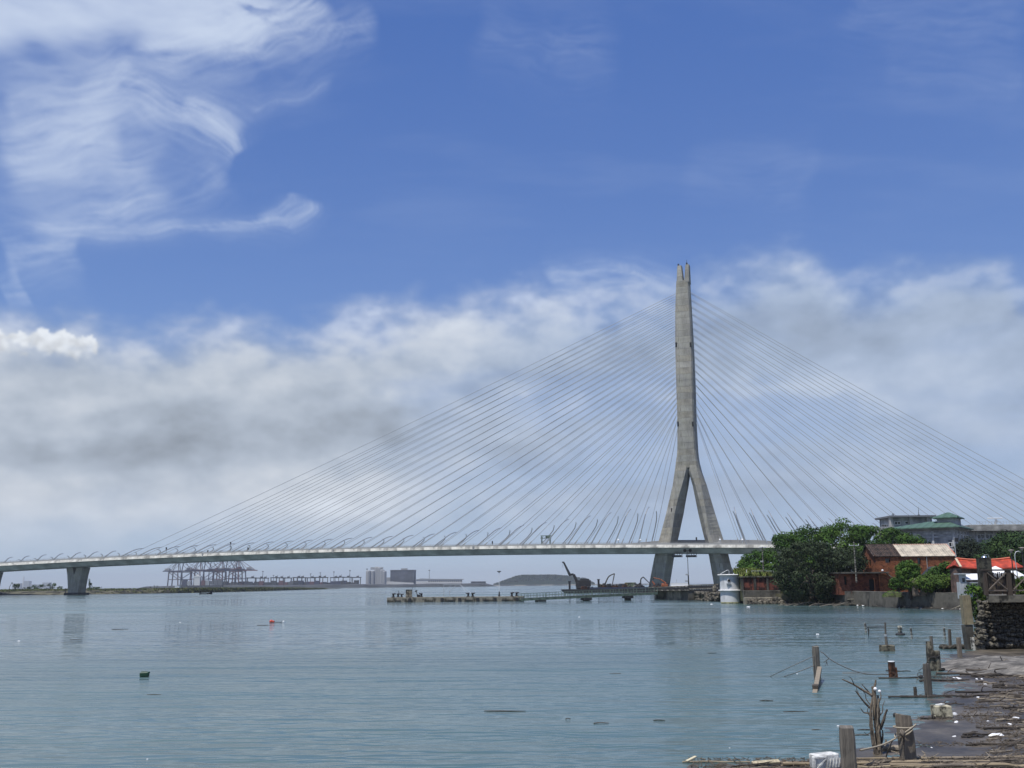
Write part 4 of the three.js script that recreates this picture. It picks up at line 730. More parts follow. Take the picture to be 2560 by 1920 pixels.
{
  const a = at(1300, 1497, 254), b = at(1640, 1481, 264), o = thing('gangway', 'green railed steel gangway rising from the pontoon to the wharf', 'gangway', a.clone(), -Math.atan2(b.z - a.z, b.x - a.x)), L = Math.hypot(b.x - a.x, b.z - a.z), rise = b.y - a.y, Y = (x) => rise * x / L;
  let m = new MB();
  m.loft([0, L].map((x) => [V(x, Y(x) - 0.25, 0.9), V(x, Y(x) + 0.12, 0.9), V(x, Y(x) + 0.12, -0.9), V(x, Y(x) - 0.25, -0.9)])); m.build('walkway', mat([0.20, 0.21, 0.18], { map: T.stain, rep: 0.3 }), o);
  const main = new MB(); for (const z of [0.95, -0.95]) main.bar(V(0, -0.22, z), V(L, Y(L) - 0.22, z), 0.12, 0.55); main.build('side_girder', M.steelGreen, o);
  for (const z of [0.98, -0.98]) {
    for (const h of [0.62, 1.2]) { m = new MB(); m.bar(V(0, h, z), V(L, Y(L) + h, z), 0.07); m.build('rail', M.steelGreen, o); }
    const n = 30; for (let i = 0; i <= n; i++) { const x = L * (i + (i % 2) * 0.22) / n; if (x > L) continue; m = new MB(); m.bar(V(x, Y(x), z), V(x, Y(x) + 1.22, z), i % 5 === 0 ? 0.14 : 0.09); m.build('rail_post', M.steelGreen, o); }
  }
  for (const px of [1353, 1473, 1585]) { const x = (at(px, 1490, 258).x - a.x), y = Y(x); m = new MB(); m.box(x, y - 0.78, 0, 2.1, 0.62, 2.4, 0, 0, 0, 0.05); m.build('cross_head', M.darkSteel, o); m = new MB(); m.box(x, (y - 1.05 - a.y - 0.6) / 2, 0, 1.2, y - 1.05 + a.y + 0.6, 1.4); m.build('pile', M.black, o); }
}

// ------------------------------------------------------------------ work barge with machines, in front of the pylon
const BD = 505;
const bargeTop = 1.7;
{
  const a = at(1409, 1475, BD), b = at(1700, 1475, BD), o = thing('work_barge', 'long black work barge carrying a crane and excavators', 'barge', V((a.x + b.x) / 2, 0, -BD)), L = b.x - a.x;
  let m = new MB(); m.prism([[-L / 2 - 1.2, 1.45], [-L / 2 + 1.4, -0.7], [L / 2, -0.7], [L / 2, bargeTop], [-L / 2 - 0.6, bargeTop]], -7, 7); m.build('hull', M.black, o);
  m = new MB(); m.box(4, bargeTop + 0.4, 6.6, L - 16, 0.8, 0.3); m.build('bulwark', mat([0.03, 0.04, 0.075], { rough: 0.7 }), o);
  const P = (px, z = 0) => V(at(px, 1470, BD).x, bargeTop + 0.02, -BD + z);
  const spud = (px, h, label) => { const q = thing('spud_post', label, 'post', P(px, 4), 0); m = new MB(); m.cyl(V(0, 0, 0), V(0, h, 0), 0.5, 0.5, 10); m.build('shaft', M.black, q); m = new MB(); m.cyl(V(0, h, 0), V(0, h + 0.4, 0), 0.7, 0.7, 10); m.build('cap', M.black, q); };
  spud(1423, 3.4, 'black capped post at the bow of the work barge'); spud(1495, 4.2, 'black capped post beside the yellowish excavator on the barge');
  // crawler crane: tracks, house, boom bent at a knuckle
  { const q = thing('barge_crane', 'black crawler crane with a raised bent boom on the barge', 'crane', P(1455)); q.scale.setScalar(0.84);
    for (const z of [-2, 2]) { m = new MB(); m.box(0, 0.7, z, 6.5, 1.4, 1.3, 0, 0, 0, 0.5); m.build('track', M.black, q); }
    m = new MB(); m.box(1.2, 3.2, 0, 7.4, 3.6, 5, 0, 0, 0, 0.2); m.box(1.6, 5.3, 0, 5, 0.8, 4); m.build('machine_house', M.black, q);
    m = new MB(); m.box(-2.6, 2.6, 1.8, 2, 2.6, 1.6, 0, 0, 0, 0.15); m.build('cab', M.darkSteel, q);
    m = new MB(); m.bar(V(-2.4, 3.2, 0), V(-4.6, 8.2, 0), 1.5); m.bar(V(-4.6, 8.2, 0), V(-7.2, 8.0, 0), 1.3); m.build('boom', M.black, q);
    m = new MB(); m.limb([V(-6.6, 7.6, 0), V(-8.4, 11.4, 0), V(-10.2, 15.2, 0)], 0.85, 0.5, 6); m.build('jib', M.darkSteel, q);
    m = new MB(); m.cyl(V(-10.6, 15.2, 0), V(-10.7, 12.2, 0), 0.06); m.box(-10.5, 15.1, 0, 1.2, 0.7, 0.6); m.build('hoist_line', M.darkSteel, q);
  }
  const excavator = (px, paint, arm, label, face = 1, z = 0) => {
    const q = thing('excavator', label, 'excavator', P(px, z), face > 0 ? 0 : Math.PI); q.scale.setScalar(0.85);
    for (const s of [-1.2, 1.2]) { m = new MB(); m.box(0, 0.5, s, 4.4, 1.0, 0.8, 0, 0, 0, 0.4); m.build('track', M.black, q); }
    m = new MB(); m.box(-0.7, 1.75, 0, 3.6, 1.5, 2.8, 0, 0, 0, 0.2); m.box(-1.8, 2.6, 0, 1.4, 0.4, 2.2, 0, 0, 0, 0.1); m.build('body', paint, q);
    m = new MB(); m.box(0.8, 2.2, 0.8, 1.4, 1.9, 1.1, 0, 0, 0, 0.12); m.build('cab', M.darkSteel, q);
    const [e, w, t] = arm; m = new MB(); m.limb([V(1.2, 1.9, 0), V(e[0] * 0.55, e[1] * 0.78 + 0.3, 0), V(e[0], e[1], 0)], 0.45, 0.32, 6); m.build('boom', paint, q);
    m = new MB(); m.limb([V(e[0], e[1], 0), V(w[0], w[1], 0)], 0.32, 0.24, 6); m.build('stick', paint, q);
    m = new MB(); m.prism([[w[0], w[1]], [w[0] + 0.4, w[1] - 0.9], [t[0], t[1]], [w[0] - 0.7, w[1] - 0.6]], -0.6, 0.6); m.build('bucket', M.black, q);
  };
  excavator(1506, mat([0.10, 0.085, 0.06], { map: T.stain, rep: 0.5 }), [[7.0, 8.4], [5.6, 2.2], [4.4, 1.6]], 'dull brown excavator with its arm arched high on the barge');
  excavator(1597, M.darkSteel, [[2.8, 6.4], [6.6, 2.6], [6.9, 1.2]], 'dark excavator reaching down toward the pylon leg', 1, -1);
  excavator(1664, M.orange, [[-3.6, 5.2], [-6.8, 5.9], [-7.4, 4.9]], 'orange excavator working at the foot of the pylon', 1, 1);
  { const q = thing('orange_boom', 'orange crane boom slanting up beside the pylon leg', 'boom', P(1634, 3)); m = new MB(); m.bar(V(1.6, 0.1, 0), V(-1.0, 3.4, 0), 0.6); m.build('lattice', M.orange, q); m = new MB(); m.box(1.6, 0.5, 0, 1.8, 1.0, 1.6); m.build('base', M.orange, q); }
  const boxes = [[1560, 3.6, 2.4, [0.10, 0.13, 0.17], 'blue-grey container on the barge beside the green one'], [1577, 5.0, 2.9, [0.19, 0.24, 0.17], 'pale green container on the barge'], [1565, 1.1, 2.6, [0.45, 0.32, 0.13], 'narrow ochre container end on the barge'], [1549, 1.6, 2.0, [0.03, 0.04, 0.06], 'small dark tank on the barge'], [1538, 2.2, 1.1, [0.5, 0.48, 0.44], 'pale low crate on the barge beside the brown excavator'], [1588, 2.4, 1.6, [0.42, 0.42, 0.38], 'whitish crate on the barge behind the dark excavator']];
  boxes.forEach(([px, w, h, c, label], i) => { const q = thing('deck_container', label, 'container', P(px, -2.5 + i * 1.1)); m = new MB(); m.box(0, h / 2, 0, w, h, 2.4, 0, 0, 0, 0.04); m.build('shell', mat(c, { map: T.stain, rep: 0.3, rough: 0.7 }), q); m = new MB(); for (let k = 0; k < Math.max(2, w / 0.7); k++) m.box(-w / 2 + 0.3 + k * 0.7, h / 2, 1.21, 0.12, h * 0.9, 0.06); m.build('ribs', mat(c, { rough: 0.7 }), q); });
  // clutter heaps of plant on deck
  const R = mulberry(77); for (let i = 0; i < 26; i++) { const px = 1440 + R() * 250, q = thing('scrap_heap', 'dark lump of gear heaped on the work barge deck', 'gear', P(px, 3 + R() * 3), 0, 'gear heaped on the work barge'); m = new MB(); const w = 1 + R() * 2.4, h = 0.6 + R() * 1.4; m.box(0, h / 2, 0, w, h, 1.2, R(), 0, 0, 0.15); const li = Math.floor(R() * 3); m.build('lump', [M.black, M.rust, M.darkSteel][li], q); q.userData.label = `${['black', 'rust-brown', 'dark grey'][li]} lump of gear heaped on the work barge deck`; m = new MB(); m.box(w * 0.2, h + 0.2, 0, w * 0.4, 0.5, 0.8, R(), 0, 0.2, 0.1); m.build('top_piece', M.darkSteel, q); }
}
// white boat beyond the wharf, seen between the legs
{
  const D = 620, a = at(1676, 1462, D), b = at(1724, 1462, D), L = b.x - a.x, o = thing('white_boat', 'white flat-decked boat lying beyond the wharf between the pylon legs', 'boat', V((a.x + b.x) / 2, 0, -D));
  let m = new MB(); m.prism([[-L / 2, 2.6], [-L / 2 + 1, -0.4], [L / 2 - 1, -0.4], [L / 2 + 1, 2.6]], -2.5, 2.5); m.build('hull', M.cleanWhite, o); m = new MB(); m.box(-0.5, 3.4, 0, L * 0.9, 1.8, 4); m.build('deckhouse', M.cleanWhite, o); m = new MB(); m.cyl(V(-2, 4, 0), V(-2, 6.4, 0), 0.1); m.build('mast', M.galv, o);
}

// ------------------------------------------------------------------ stone wharf
{
  const o = thing('wharf_wall', 'weathered stone wharf wall where the gangway lands', 'wharf', V(0, 0, 0));
  wallRun(o, onLevel(1637, 1498.5), onLevel(1722, 1501), -0.6, 2.15, 2.25, 2.2, 'wall_panel', [wallPale, wallStain, wallPale, wallPale, wallStain], 0.15);
  wallRun(o, onLevel(1722, 1499), onLevel(1800, 1500), -0.6, 2.1, 2.0, 2.2, 'wall_panel', [wallDark, wallDark]);
  const a = onLevel(1634, 1498.5), b = onLevel(1724, 1501), m = new MB(); m.bar(a.clone().setY(2.28), b.clone().setY(2.42), 2.6, 0.26); m.build('coping', mat([0.42, 0.40, 0.35], { map: T.stain, rep: 0.3 }), o);
  const R = mulberry(17);
  for (let i = 0; i < 95; i++) { const t = R(), u = R(), p = onLevel(1722, 1500).lerp(onLevel(1802, 1503.5), t), s = 0.45 + R() * 0.7; stone(o, p.x, 0.0 + u * 1.9, p.z + 1.6 - u * 1.7, s * 1.3, s * 0.8, s, STONE, R); }
  // low dark parapets and rails above it
  const rail = thing('wharf_railing', 'dark double railing along the top of the stone wharf', 'railing', V(0, 0, 0));
  for (const [x0, y0, x1, y1, d] of [[1620, 1469, 1720, 1465, 272], [1724, 1463, 1796, 1461, 262], [1724, 1472, 1796, 1470, 256]]) {
    const p = at(x0, y0, d), q = at(x1, y1, d - 6); const k = new MB(); k.bar(p, q, 0.3, 0.22); k.build('rail', wallPale, rail); const w = new MB(); w.bar(p.clone().setY(p.y - 0.55), q.clone().setY(q.y - 0.55), 0.2, 0.75); w.build('kick_wall', M.darkSteel, rail);
    for (let i = 0; i <= 12; i++) { const r = p.clone().lerp(q, i / 12), n = new MB(); n.bar(r.clone().setY(LAND), r, 0.22); n.build('post', M.darkSteel, rail); }
  }
  const mast = thing('twin_floodlight', 'tall dark mast with two floodlights on the wharf', 'floodlight', at(1722, 1470, 266).setY(LAND)), H = at(1722, 1374, 266).y - LAND;
  let k = new MB(); k.cyl(V(0, 0, 0), V(0, H * 0.42, 0), 0.2, 0.14); k.cyl(V(0, H * 0.4, 0), V(0, H, 0), 0.09, 0.06); k.build('pole', M.darkSteel, mast);
  k = new MB(); k.bar(V(-0.85, H - 0.3, 0), V(0.85, H - 0.3, 0), 0.1); k.build('cross_arm', M.darkSteel, mast);
  for (const x of [-0.7, 0.65]) { k = new MB(); k.cyl(V(x, H - 0.1, -0.2), V(x, H - 0.25, 0.4), 0.36, 0.44, 10); k.build('lamp_head', M.darkSteel, mast); }
  for (const [y, x] of [[2.6, -0.5], [1.6, 0.3], [4.2, -0.3]]) { k = new MB(); k.box(x, y, 0.1, 0.7, 0.35, 0.4); k.build('loudspeaker', M.galv, mast); }
  const pipe = thing('stone_capstan', 'pale weathered boulder on the wharf edge', 'boulder', at(1786, 1466, 248).setY(LAND)); stone(pipe, 0, 0.75, 0, 1.1, 1.5, 1, [wallPale]);
}
// round white tide-gauge house standing in the water
{
  const p = onLevel(1827, 1509), d = -p.z, s = d / F * 1.0, o = thing('tide_gauge_house', 'round white concrete gauge house standing in the river', 'gauge house', p.setY(0)), R = 1.95, h1 = 5.45, h0 = 2.5;
  const paint = mat([0.88, 0.89, 0.90], { map: T.mottle, rep: 0.05, rough: 0.65 });
  let m = new MB(); m.lathe([[R * 1.0, -1], [R * 1.0, 0.2], [R, h0]], 0, 0, 0, 40); m.build('caisson', paint, o);
  m = new MB(); m.lathe([[R, h0 + 0.2], [R * 0.985, h1]], 0, 0, 0, 40); m.build('drum', paint, o);
  m = new MB(); m.lathe([[R - 0.2, h0 - 0.08], [R + 0.34, h0 - 0.06], [R + 0.34, h0 + 0.16], [R - 0.2, h0 + 0.22]], 0, 0, 0, 40); m.build('ledge', paint, o);
  m = new MB(); m.lathe([[R - 0.2, h1 - 0.05], [R + 0.38, h1], [R + 0.4, h1 + 0.22], [0, h1 + 0.28]], 0, 0, 0, 40); m.build('roof', paint, o);
  m = new MB(); m.cyl(V(-0.55, 4.45, R * 0.9), V(-0.55, 4.45, R + 0.03), 0.28, 0.28, 18); m.build('porthole', M.dark, o);
  m = new MB(); m.lathe([[0.28, -0.05], [0.36, -0.05], [0.36, 0.05], [0.28, 0.05]], 0, 0, 0, 20); const ring = m.build('porthole_rim', paint, o); ring.rotation.x = Math.PI / 2; ring.position.set(-0.55, 4.45, R - 0.01);
  m = new MB(); m.box(-0.6, 3.85, R - 0.05, 0.85, 0.22, 0.4); m.box(-0.6, 3.62, R - 0.05, 0.7, 0.3, 0.2); m.build('gauge_box', M.galv, o);
  m = new MB(); m.tube([V(-R, h1 + 0.25, 0.4), V(-0.2, h1 + 1.05, 0.4), V(-0.15, h1 + 0.25, 0.4)], 0.06); m.build('roof_rail', M.galv, o);
  m = new MB(); m.cyl(V(R + 0.3, -0.8, -0.2), V(R + 0.3, 1.9, -0.2), 0.42, 0.4, 12); m.build('fender_pile', M.black, o);
  m = new MB(); m.tube([V(R + 0.1, h0, 0.6), V(R + 0.6, h0 - 0.2, 0.6), V(R + 0.62, h0 - 0.8, 0.6), V(R + 0.3, h0 - 1.2, 0.6)], 0.12); m.build('hose', mat([0.5, 0.44, 0.32]), o);
  m = new MB(); m.lathe([[R + 0.02, 0.02], [R + 0.025, 0.28], [R + 0.005, 0.34]], 0, 0, 0, 40); m.build('algae_band', mat([0.42, 0.42, 0.26], { map: T.stain, rep: 0.8 }), o);
}
// brick-panelled wall on a concrete plinth beside it
{
  const o = thing('panel_wall', 'dark red brick panel wall on a concrete plinth beside the gauge house', 'wall', V(0, 0, 0)), d = 204, brickM = mat([0.20, 0.058, 0.04], { map: T.stain, rep: 0.35, rough: 0.9, bump: T.relief, b: 0.03 });
  const X = (px) => at(px, 1470, d).x, Y = (py) => at(1900, py, d).y;
  for (const [a, b] of [[1859, 1884], [1890.5, 1916], [1922, 1946]]) { const m = new MB(); m.box((X(a) + X(b)) / 2, (Y(1475) + Y(1444)) / 2, -d, X(b) - X(a), Y(1444) - Y(1475), 0.3); m.build('brick_panel', brickM, o); }
  for (const [a, b] of [[1852.5, 1858.6], [1884.4, 1890], [1916.4, 1921.5]]) { const m = new MB(); m.box((X(a) + X(b)) / 2, (Y(1477) + Y(1443)) / 2, -d + 0.1, X(b) - X(a), Y(1443) - Y(1477), 0.5, 0, 0, 0, 0.03); m.build('pier', wallDark, o); }
  let m = new MB(); m.box((X(1848) + X(1948)) / 2, Y(1442), -d, X(1948) - X(1848), 0.28, 0.9, 0, 0, 0, 0.05); m.build('cap', mat([0.13, 0.13, 0.09], { map: T.stain, rep: 0.3 }), o);
  m = new MB(); m.box((X(1856) + X(1948)) / 2, (Y(1476) + Y(1494)) / 2, -d + 0.3, X(1948) - X(1856), Y(1476) - Y(1494), 1.2, 0, 0, 0, 0.1); m.build('plinth', wallStain, o);
  m = new MB(); m.box((X(1856) + X(1975)) / 2, (Y(1493) + Y(1515)) / 2, -d + 0.8, X(1975) - X(1856), Y(1493) - Y(1515), 1.6, 0, 0, 0, 0.15); m.build('rock_footing', wallPale, o);
  const R = mulberry(9); for (let i = 0; i < 70; i++) { const t = R(), u = R(), s = 0.4 + R() * 0.8; stone(o, mix(X(1858), X(1985), t), -0.1 + u * 1.0, -d + 1.7 + (1 - u) * 1.2, s * 1.3, s * 0.8, s, [...STONE, ...DARKROCK], R); }
  // grass bank above, with a pale rail frame and two posts
  grassTufts('bank_grass', 'pale green long grass on the bank above the brick panel wall', (r) => { const t = r(), u = r(); return V(mix(X(1858), X(1962), t), Y(1442) + u * 1.0 * ss(1, 0.4, t) - 0.1, -d - 0.6 - u * 8); }, 9000, 0.8, 5, [[0.13, 0.17, 0.04], [0.10, 0.15, 0.035], [0.16, 0.17, 0.06]]);
  const bank = new MB(); bank.loft([0, 0.5, 1].map((t) => { const x = mix(X(1862), X(1965), t), y = Y(1442); return [V(x, 0.5, -d - 0.3), V(x, y - 0.2, -d - 0.4), V(x, y + 0.9 * ss(1, 0.4, t), -d - 9), V(x, 0.5, -d - 14)]; })); structure(bank.build('earth_bank', mat([0.09, 0.10, 0.05], { map: T.stain, rep: 0.2 })));
  const fr = thing('goal_frame', 'pale rectangular metal frame standing on the bank above the brick panels', 'frame', at(1907, 1442, d + 1.5)); const w = (X(1935) - X(1880)) / 2; m = new MB(); for (const x of [-w, w]) m.bar(V(x, -0.2, 0), V(x, 1.15, 0), 0.09); m.build('post', M.galv, fr); m = new MB(); m.bar(V(-w, 1.15, 0), V(w, 1.1, 0), 0.1); m.build('top_rail', M.galv, fr); m = new MB(); for (let i = 1; i < 14; i++) m.bar(V(-w + i * w / 7, 0, 0), V(-w + i * w / 7, 0.9, 0), 0.04); m.bar(V(-w, 0.9, 0), V(w, 0.88, 0), 0.05); m.build('bars', M.steelGreen, fr);
  const pole = (px, top, base, dist, label, arms) => { const q = thing('utility_pole', label, 'pole', at(px, base, dist)), h = at(px, top, dist).y - at(px, base, dist).y; let k = new MB(); k.cyl(V(0, -0.4, 0), V(0, h, 0), 0.14, 0.1, 10); k.build('shaft', mat([0.40, 0.39, 0.35], { map: T.stain, rep: 0.7 }), q); k = new MB(); for (const [y, x0, x1] of arms) k.bar(V(x0, h - y, 0), V(x1, h - y, 0), 0.12); k.build('cross_arm', M.galv, q); k = new MB(); for (const [y, x0, x1] of arms) for (const x of [x0, (x0 + x1) / 2, x1]) k.cyl(V(x, h - y, 0), V(x, h - y + 0.25, 0), 0.06, 0.05); k.build('insulator', M.cleanWhite, q); };
  pole(1909.5, 1367, 1442, d + 1, 'grey concrete utility pole standing before the bright green trees', [[0.15, -0.6, 0.7], [2.9, -0.4, 0.1]]);
  pole(2141, 1355, 1450, 172, 'pale pole top with a cross arm rising out of the grey-green tree', [[0.55, -0.75, 0.75]]);
  const st = thing('marker_post', 'short white post on the grassy bank beside the gauge house', 'post', at(1867, 1441, d + 1)); m = new MB(); m.cyl(V(0, -0.3, 0), V(0, 1.3, 0), 0.06); m.build('shaft', M.cleanWhite, st); m = new MB(); m.box(0, 0.4, 0, 0.2, 0.3, 0.12); m.build('box', M.cleanWhite, st);
  const rig = thing('pile_rig', 'dark piling rig rising behind the gauge house', 'rig', at(1845, 1445, 420).setY(LAND)); m = new MB(); m.box(1.4, 6.0, 0, 1.5, 7, 1.5); m.box(1.8, 10, 0, 1.0, 2.4, 1); m.box(2.8, 5.8, 0, 0.9, 2, 1); m.build('leader', M.black, rig); m = new MB(); m.box(-3.5, 1.6, 0, 1.4, 3.6, 1.4); m.build('hammer', M.black, rig); m = new MB(); m.box(-0.4, 0.9, 0, 6.4, 1.8, 3); m.bar(V(-2, 1.5, 0), V(1.2, 4, 0), 0.7); m.build('carriage', M.black, rig);
}

// ------------------------------------------------------------------ trees
function tree(name, label, group, px, basePy, dist, w, h, opt) {
  const { pal = PAL.bright, seed = 1, n = 40, leaf = 0.34, dens = 0.62, low = -0.1, r = [0.16, 0.26], crownY = 0.42, base = LAND, squash = 1, trunk = 0.35, wide = 1, density2 = 1 } = opt;
  const p = at(px, basePy, dist).setY(base), o = thing(name, label, 'tree', p, 0, group), R = mulberry(seed);
  const ry = h * (1 - crownY), cl = dome(R, n, w / 2, ry, w / 2 * wide, w * r[0], w * r[1], h * crownY, low);
  for (const c of cl) c[4] *= squash;
  const crown = mesh('crown', leafCrown(cl, leaf, dens * density2, seed + 50, pal), leafMat, o); crown.userData.kind = 'stuff';
  const m = new MB(), top = h * crownY * 1.15; m.limb([V(0, -0.5, 0), V(0.15, top * 0.4, 0.1), V(-0.1, top, 0)], trunk * 1.3, trunk * 0.7, 8, 0.15); m.build('trunk', bark, o);
  const b = new MB(); for (let i = 0; i < 7; i++) { const c = cl[Math.floor(R() * cl.length)]; b.limb([V(0, top * (0.5 + R() * 0.45), 0), V(c[0] * 0.45, mix(top, c[1], 0.5) - 0.2, c[2] * 0.45), V(c[0], c[1], c[2])], trunk * 0.5, trunk * 0.14, 6); } b.build('limb', bark, o);
  return o;
}
{
  const G = 'bright green broad trees behind the brick houses';
  const sizes = [[1906, 226, 11, 9.0, 'bright green tree behind the concrete utility pole, lowest of its row'], [1975, 236, 13, 13.4, 'bright green round tree next to the utility pole in the row'], [2040, 242, 14, 15.2, 'bright green broad tree behind the grey-green one'], [2108, 244, 14, 16.6, 'tallest bright green tree of the row behind the houses'], [2168, 242, 12.5, 15.6, 'bright green tree above the brick gable'], [2232, 238, 13, 14.4, 'bright green tree behind the dark tiled roof'], [2283, 232, 10.5, 12.8, 'bright green tree against the grey building wall']];
  sizes.forEach(([px, d, w, h, label], i) => tree('broad_tree', label, G, px, 1450, d, w, h, { pal: PAL.bright, seed: 100 + i, n: 58, leaf: 0.3, dens: 0.5, low: -0.55, crownY: 0.48, squash: 0.85, r: [0.07, 0.16] }));
  tree('bank_tree', 'low bright tree sloping down to the gauge house', undefined, 1888, 1448, 222, 7.5, 6.4, { pal: PAL.bright, seed: 133, n: 34, leaf: 0.3, dens: 0.5, low: -0.6, r: [0.1, 0.2] });
  tree('bank_tree', 'small bright shrubby tree at the foot of the utility pole', undefined, 1925, 1448, 208, 6.5, 4.6, { pal: PAL.lime, seed: 131, n: 26, leaf: 0.34, low: -0.5, r: [0.14, 0.22] });
  tree('grey_leaved_tree', 'big grey-green tree leaning over the water beside the sea wall', undefined, 2030, 1500, 189, 13.4, 11.2, { pal: PAL.grey, seed: 140, n: 240, leaf: 0.24, dens: 0.5, low: -0.95, crownY: 0.47, r: [0.04, 0.085], squash: 1.0, trunk: 0.5, base: 0.4 });
  tree('undergrowth', 'dark low thicket under the big grey-green tree', undefined, 2040, 1490, 202, 13, 5.4, { pal: PAL.dark, seed: 146, n: 60, leaf: 0.3, dens: 0.6, low: -0.9, crownY: 0.45, r: [0.09, 0.15], base: 1.2 });
  tree('grey_leaved_tree', 'smaller grey-green tree crown beside the brick gable', undefined, 2118, 1470, 194, 7.4, 9.4, { pal: PAL.grey, seed: 143, n: 60, leaf: 0.27, dens: 0.5, low: -0.8, crownY: 0.66, r: [0.12, 0.2], base: 0.9 });
  tree('casuarina', 'dark feathery tree in front of the grey building corner', undefined, 2424, 1410, 215, 7.4, 10.4, { pal: [[0.026, 0.038, 0.024], [0.034, 0.046, 0.03], [0.022, 0.032, 0.02]], seed: 150, n: 44, leaf: 0.24, dens: 0.7, low: -0.9, crownY: 0.55, r: [0.12, 0.2], squash: 1.5 });
  [[2476, 215, 10, 10.2, 'dark green tree beside the feathery one behind the red roof'], [2530, 205, 13, 11.6, 'large dark green tree behind the red roof'], [2590, 195, 12, 10.6, 'dark green tree past the street lamps']].forEach(([px, d, w, h, label], i) => tree('dark_tree', label, 'dark trees behind the red roof', px, 1410, d, w, h, { pal: PAL.dark, seed: 160 + i, n: 60, leaf: 0.3, dens: 0.62, low: -0.8, crownY: 0.5, r: [0.09, 0.16] }));
  tree('round_tree', 'round-headed small tree in front of the brick house', undefined, 2274, 1478, 160, 3.6, 5.2, { pal: PAL.bright, seed: 170, n: 60, leaf: 0.17, dens: 0.75, low: -0.7, crownY: 0.66, r: [0.13, 0.2], trunk: 0.28 });
  tree('vine_shrub', 'vine-covered shrub above the ruined hut', undefined, 2368, 1470, 163, 5.2, 4.8, { pal: PAL.bright, seed: 174, n: 50, leaf: 0.2, dens: 0.7, low: -0.6, crownY: 0.55, r: [0.12, 0.2] });
  tree('vine_shrub', 'low spreading green shrub over the ruined walls', undefined, 2330, 1468, 158, 6.8, 3.1, { pal: PAL.lime, seed: 176, n: 52, leaf: 0.19, dens: 0.7, low: -0.3, crownY: 0.5, r: [0.1, 0.16] });
  tree('vine_shrub', 'green climber on the broken brick wall beside the round tree', undefined, 2243, 1470, 176, 2.8, 2.9, { pal: PAL.bright, seed: 178, n: 30, leaf: 0.17, dens: 0.7, low: -0.6, crownY: 0.5, r: [0.14, 0.22] });
}
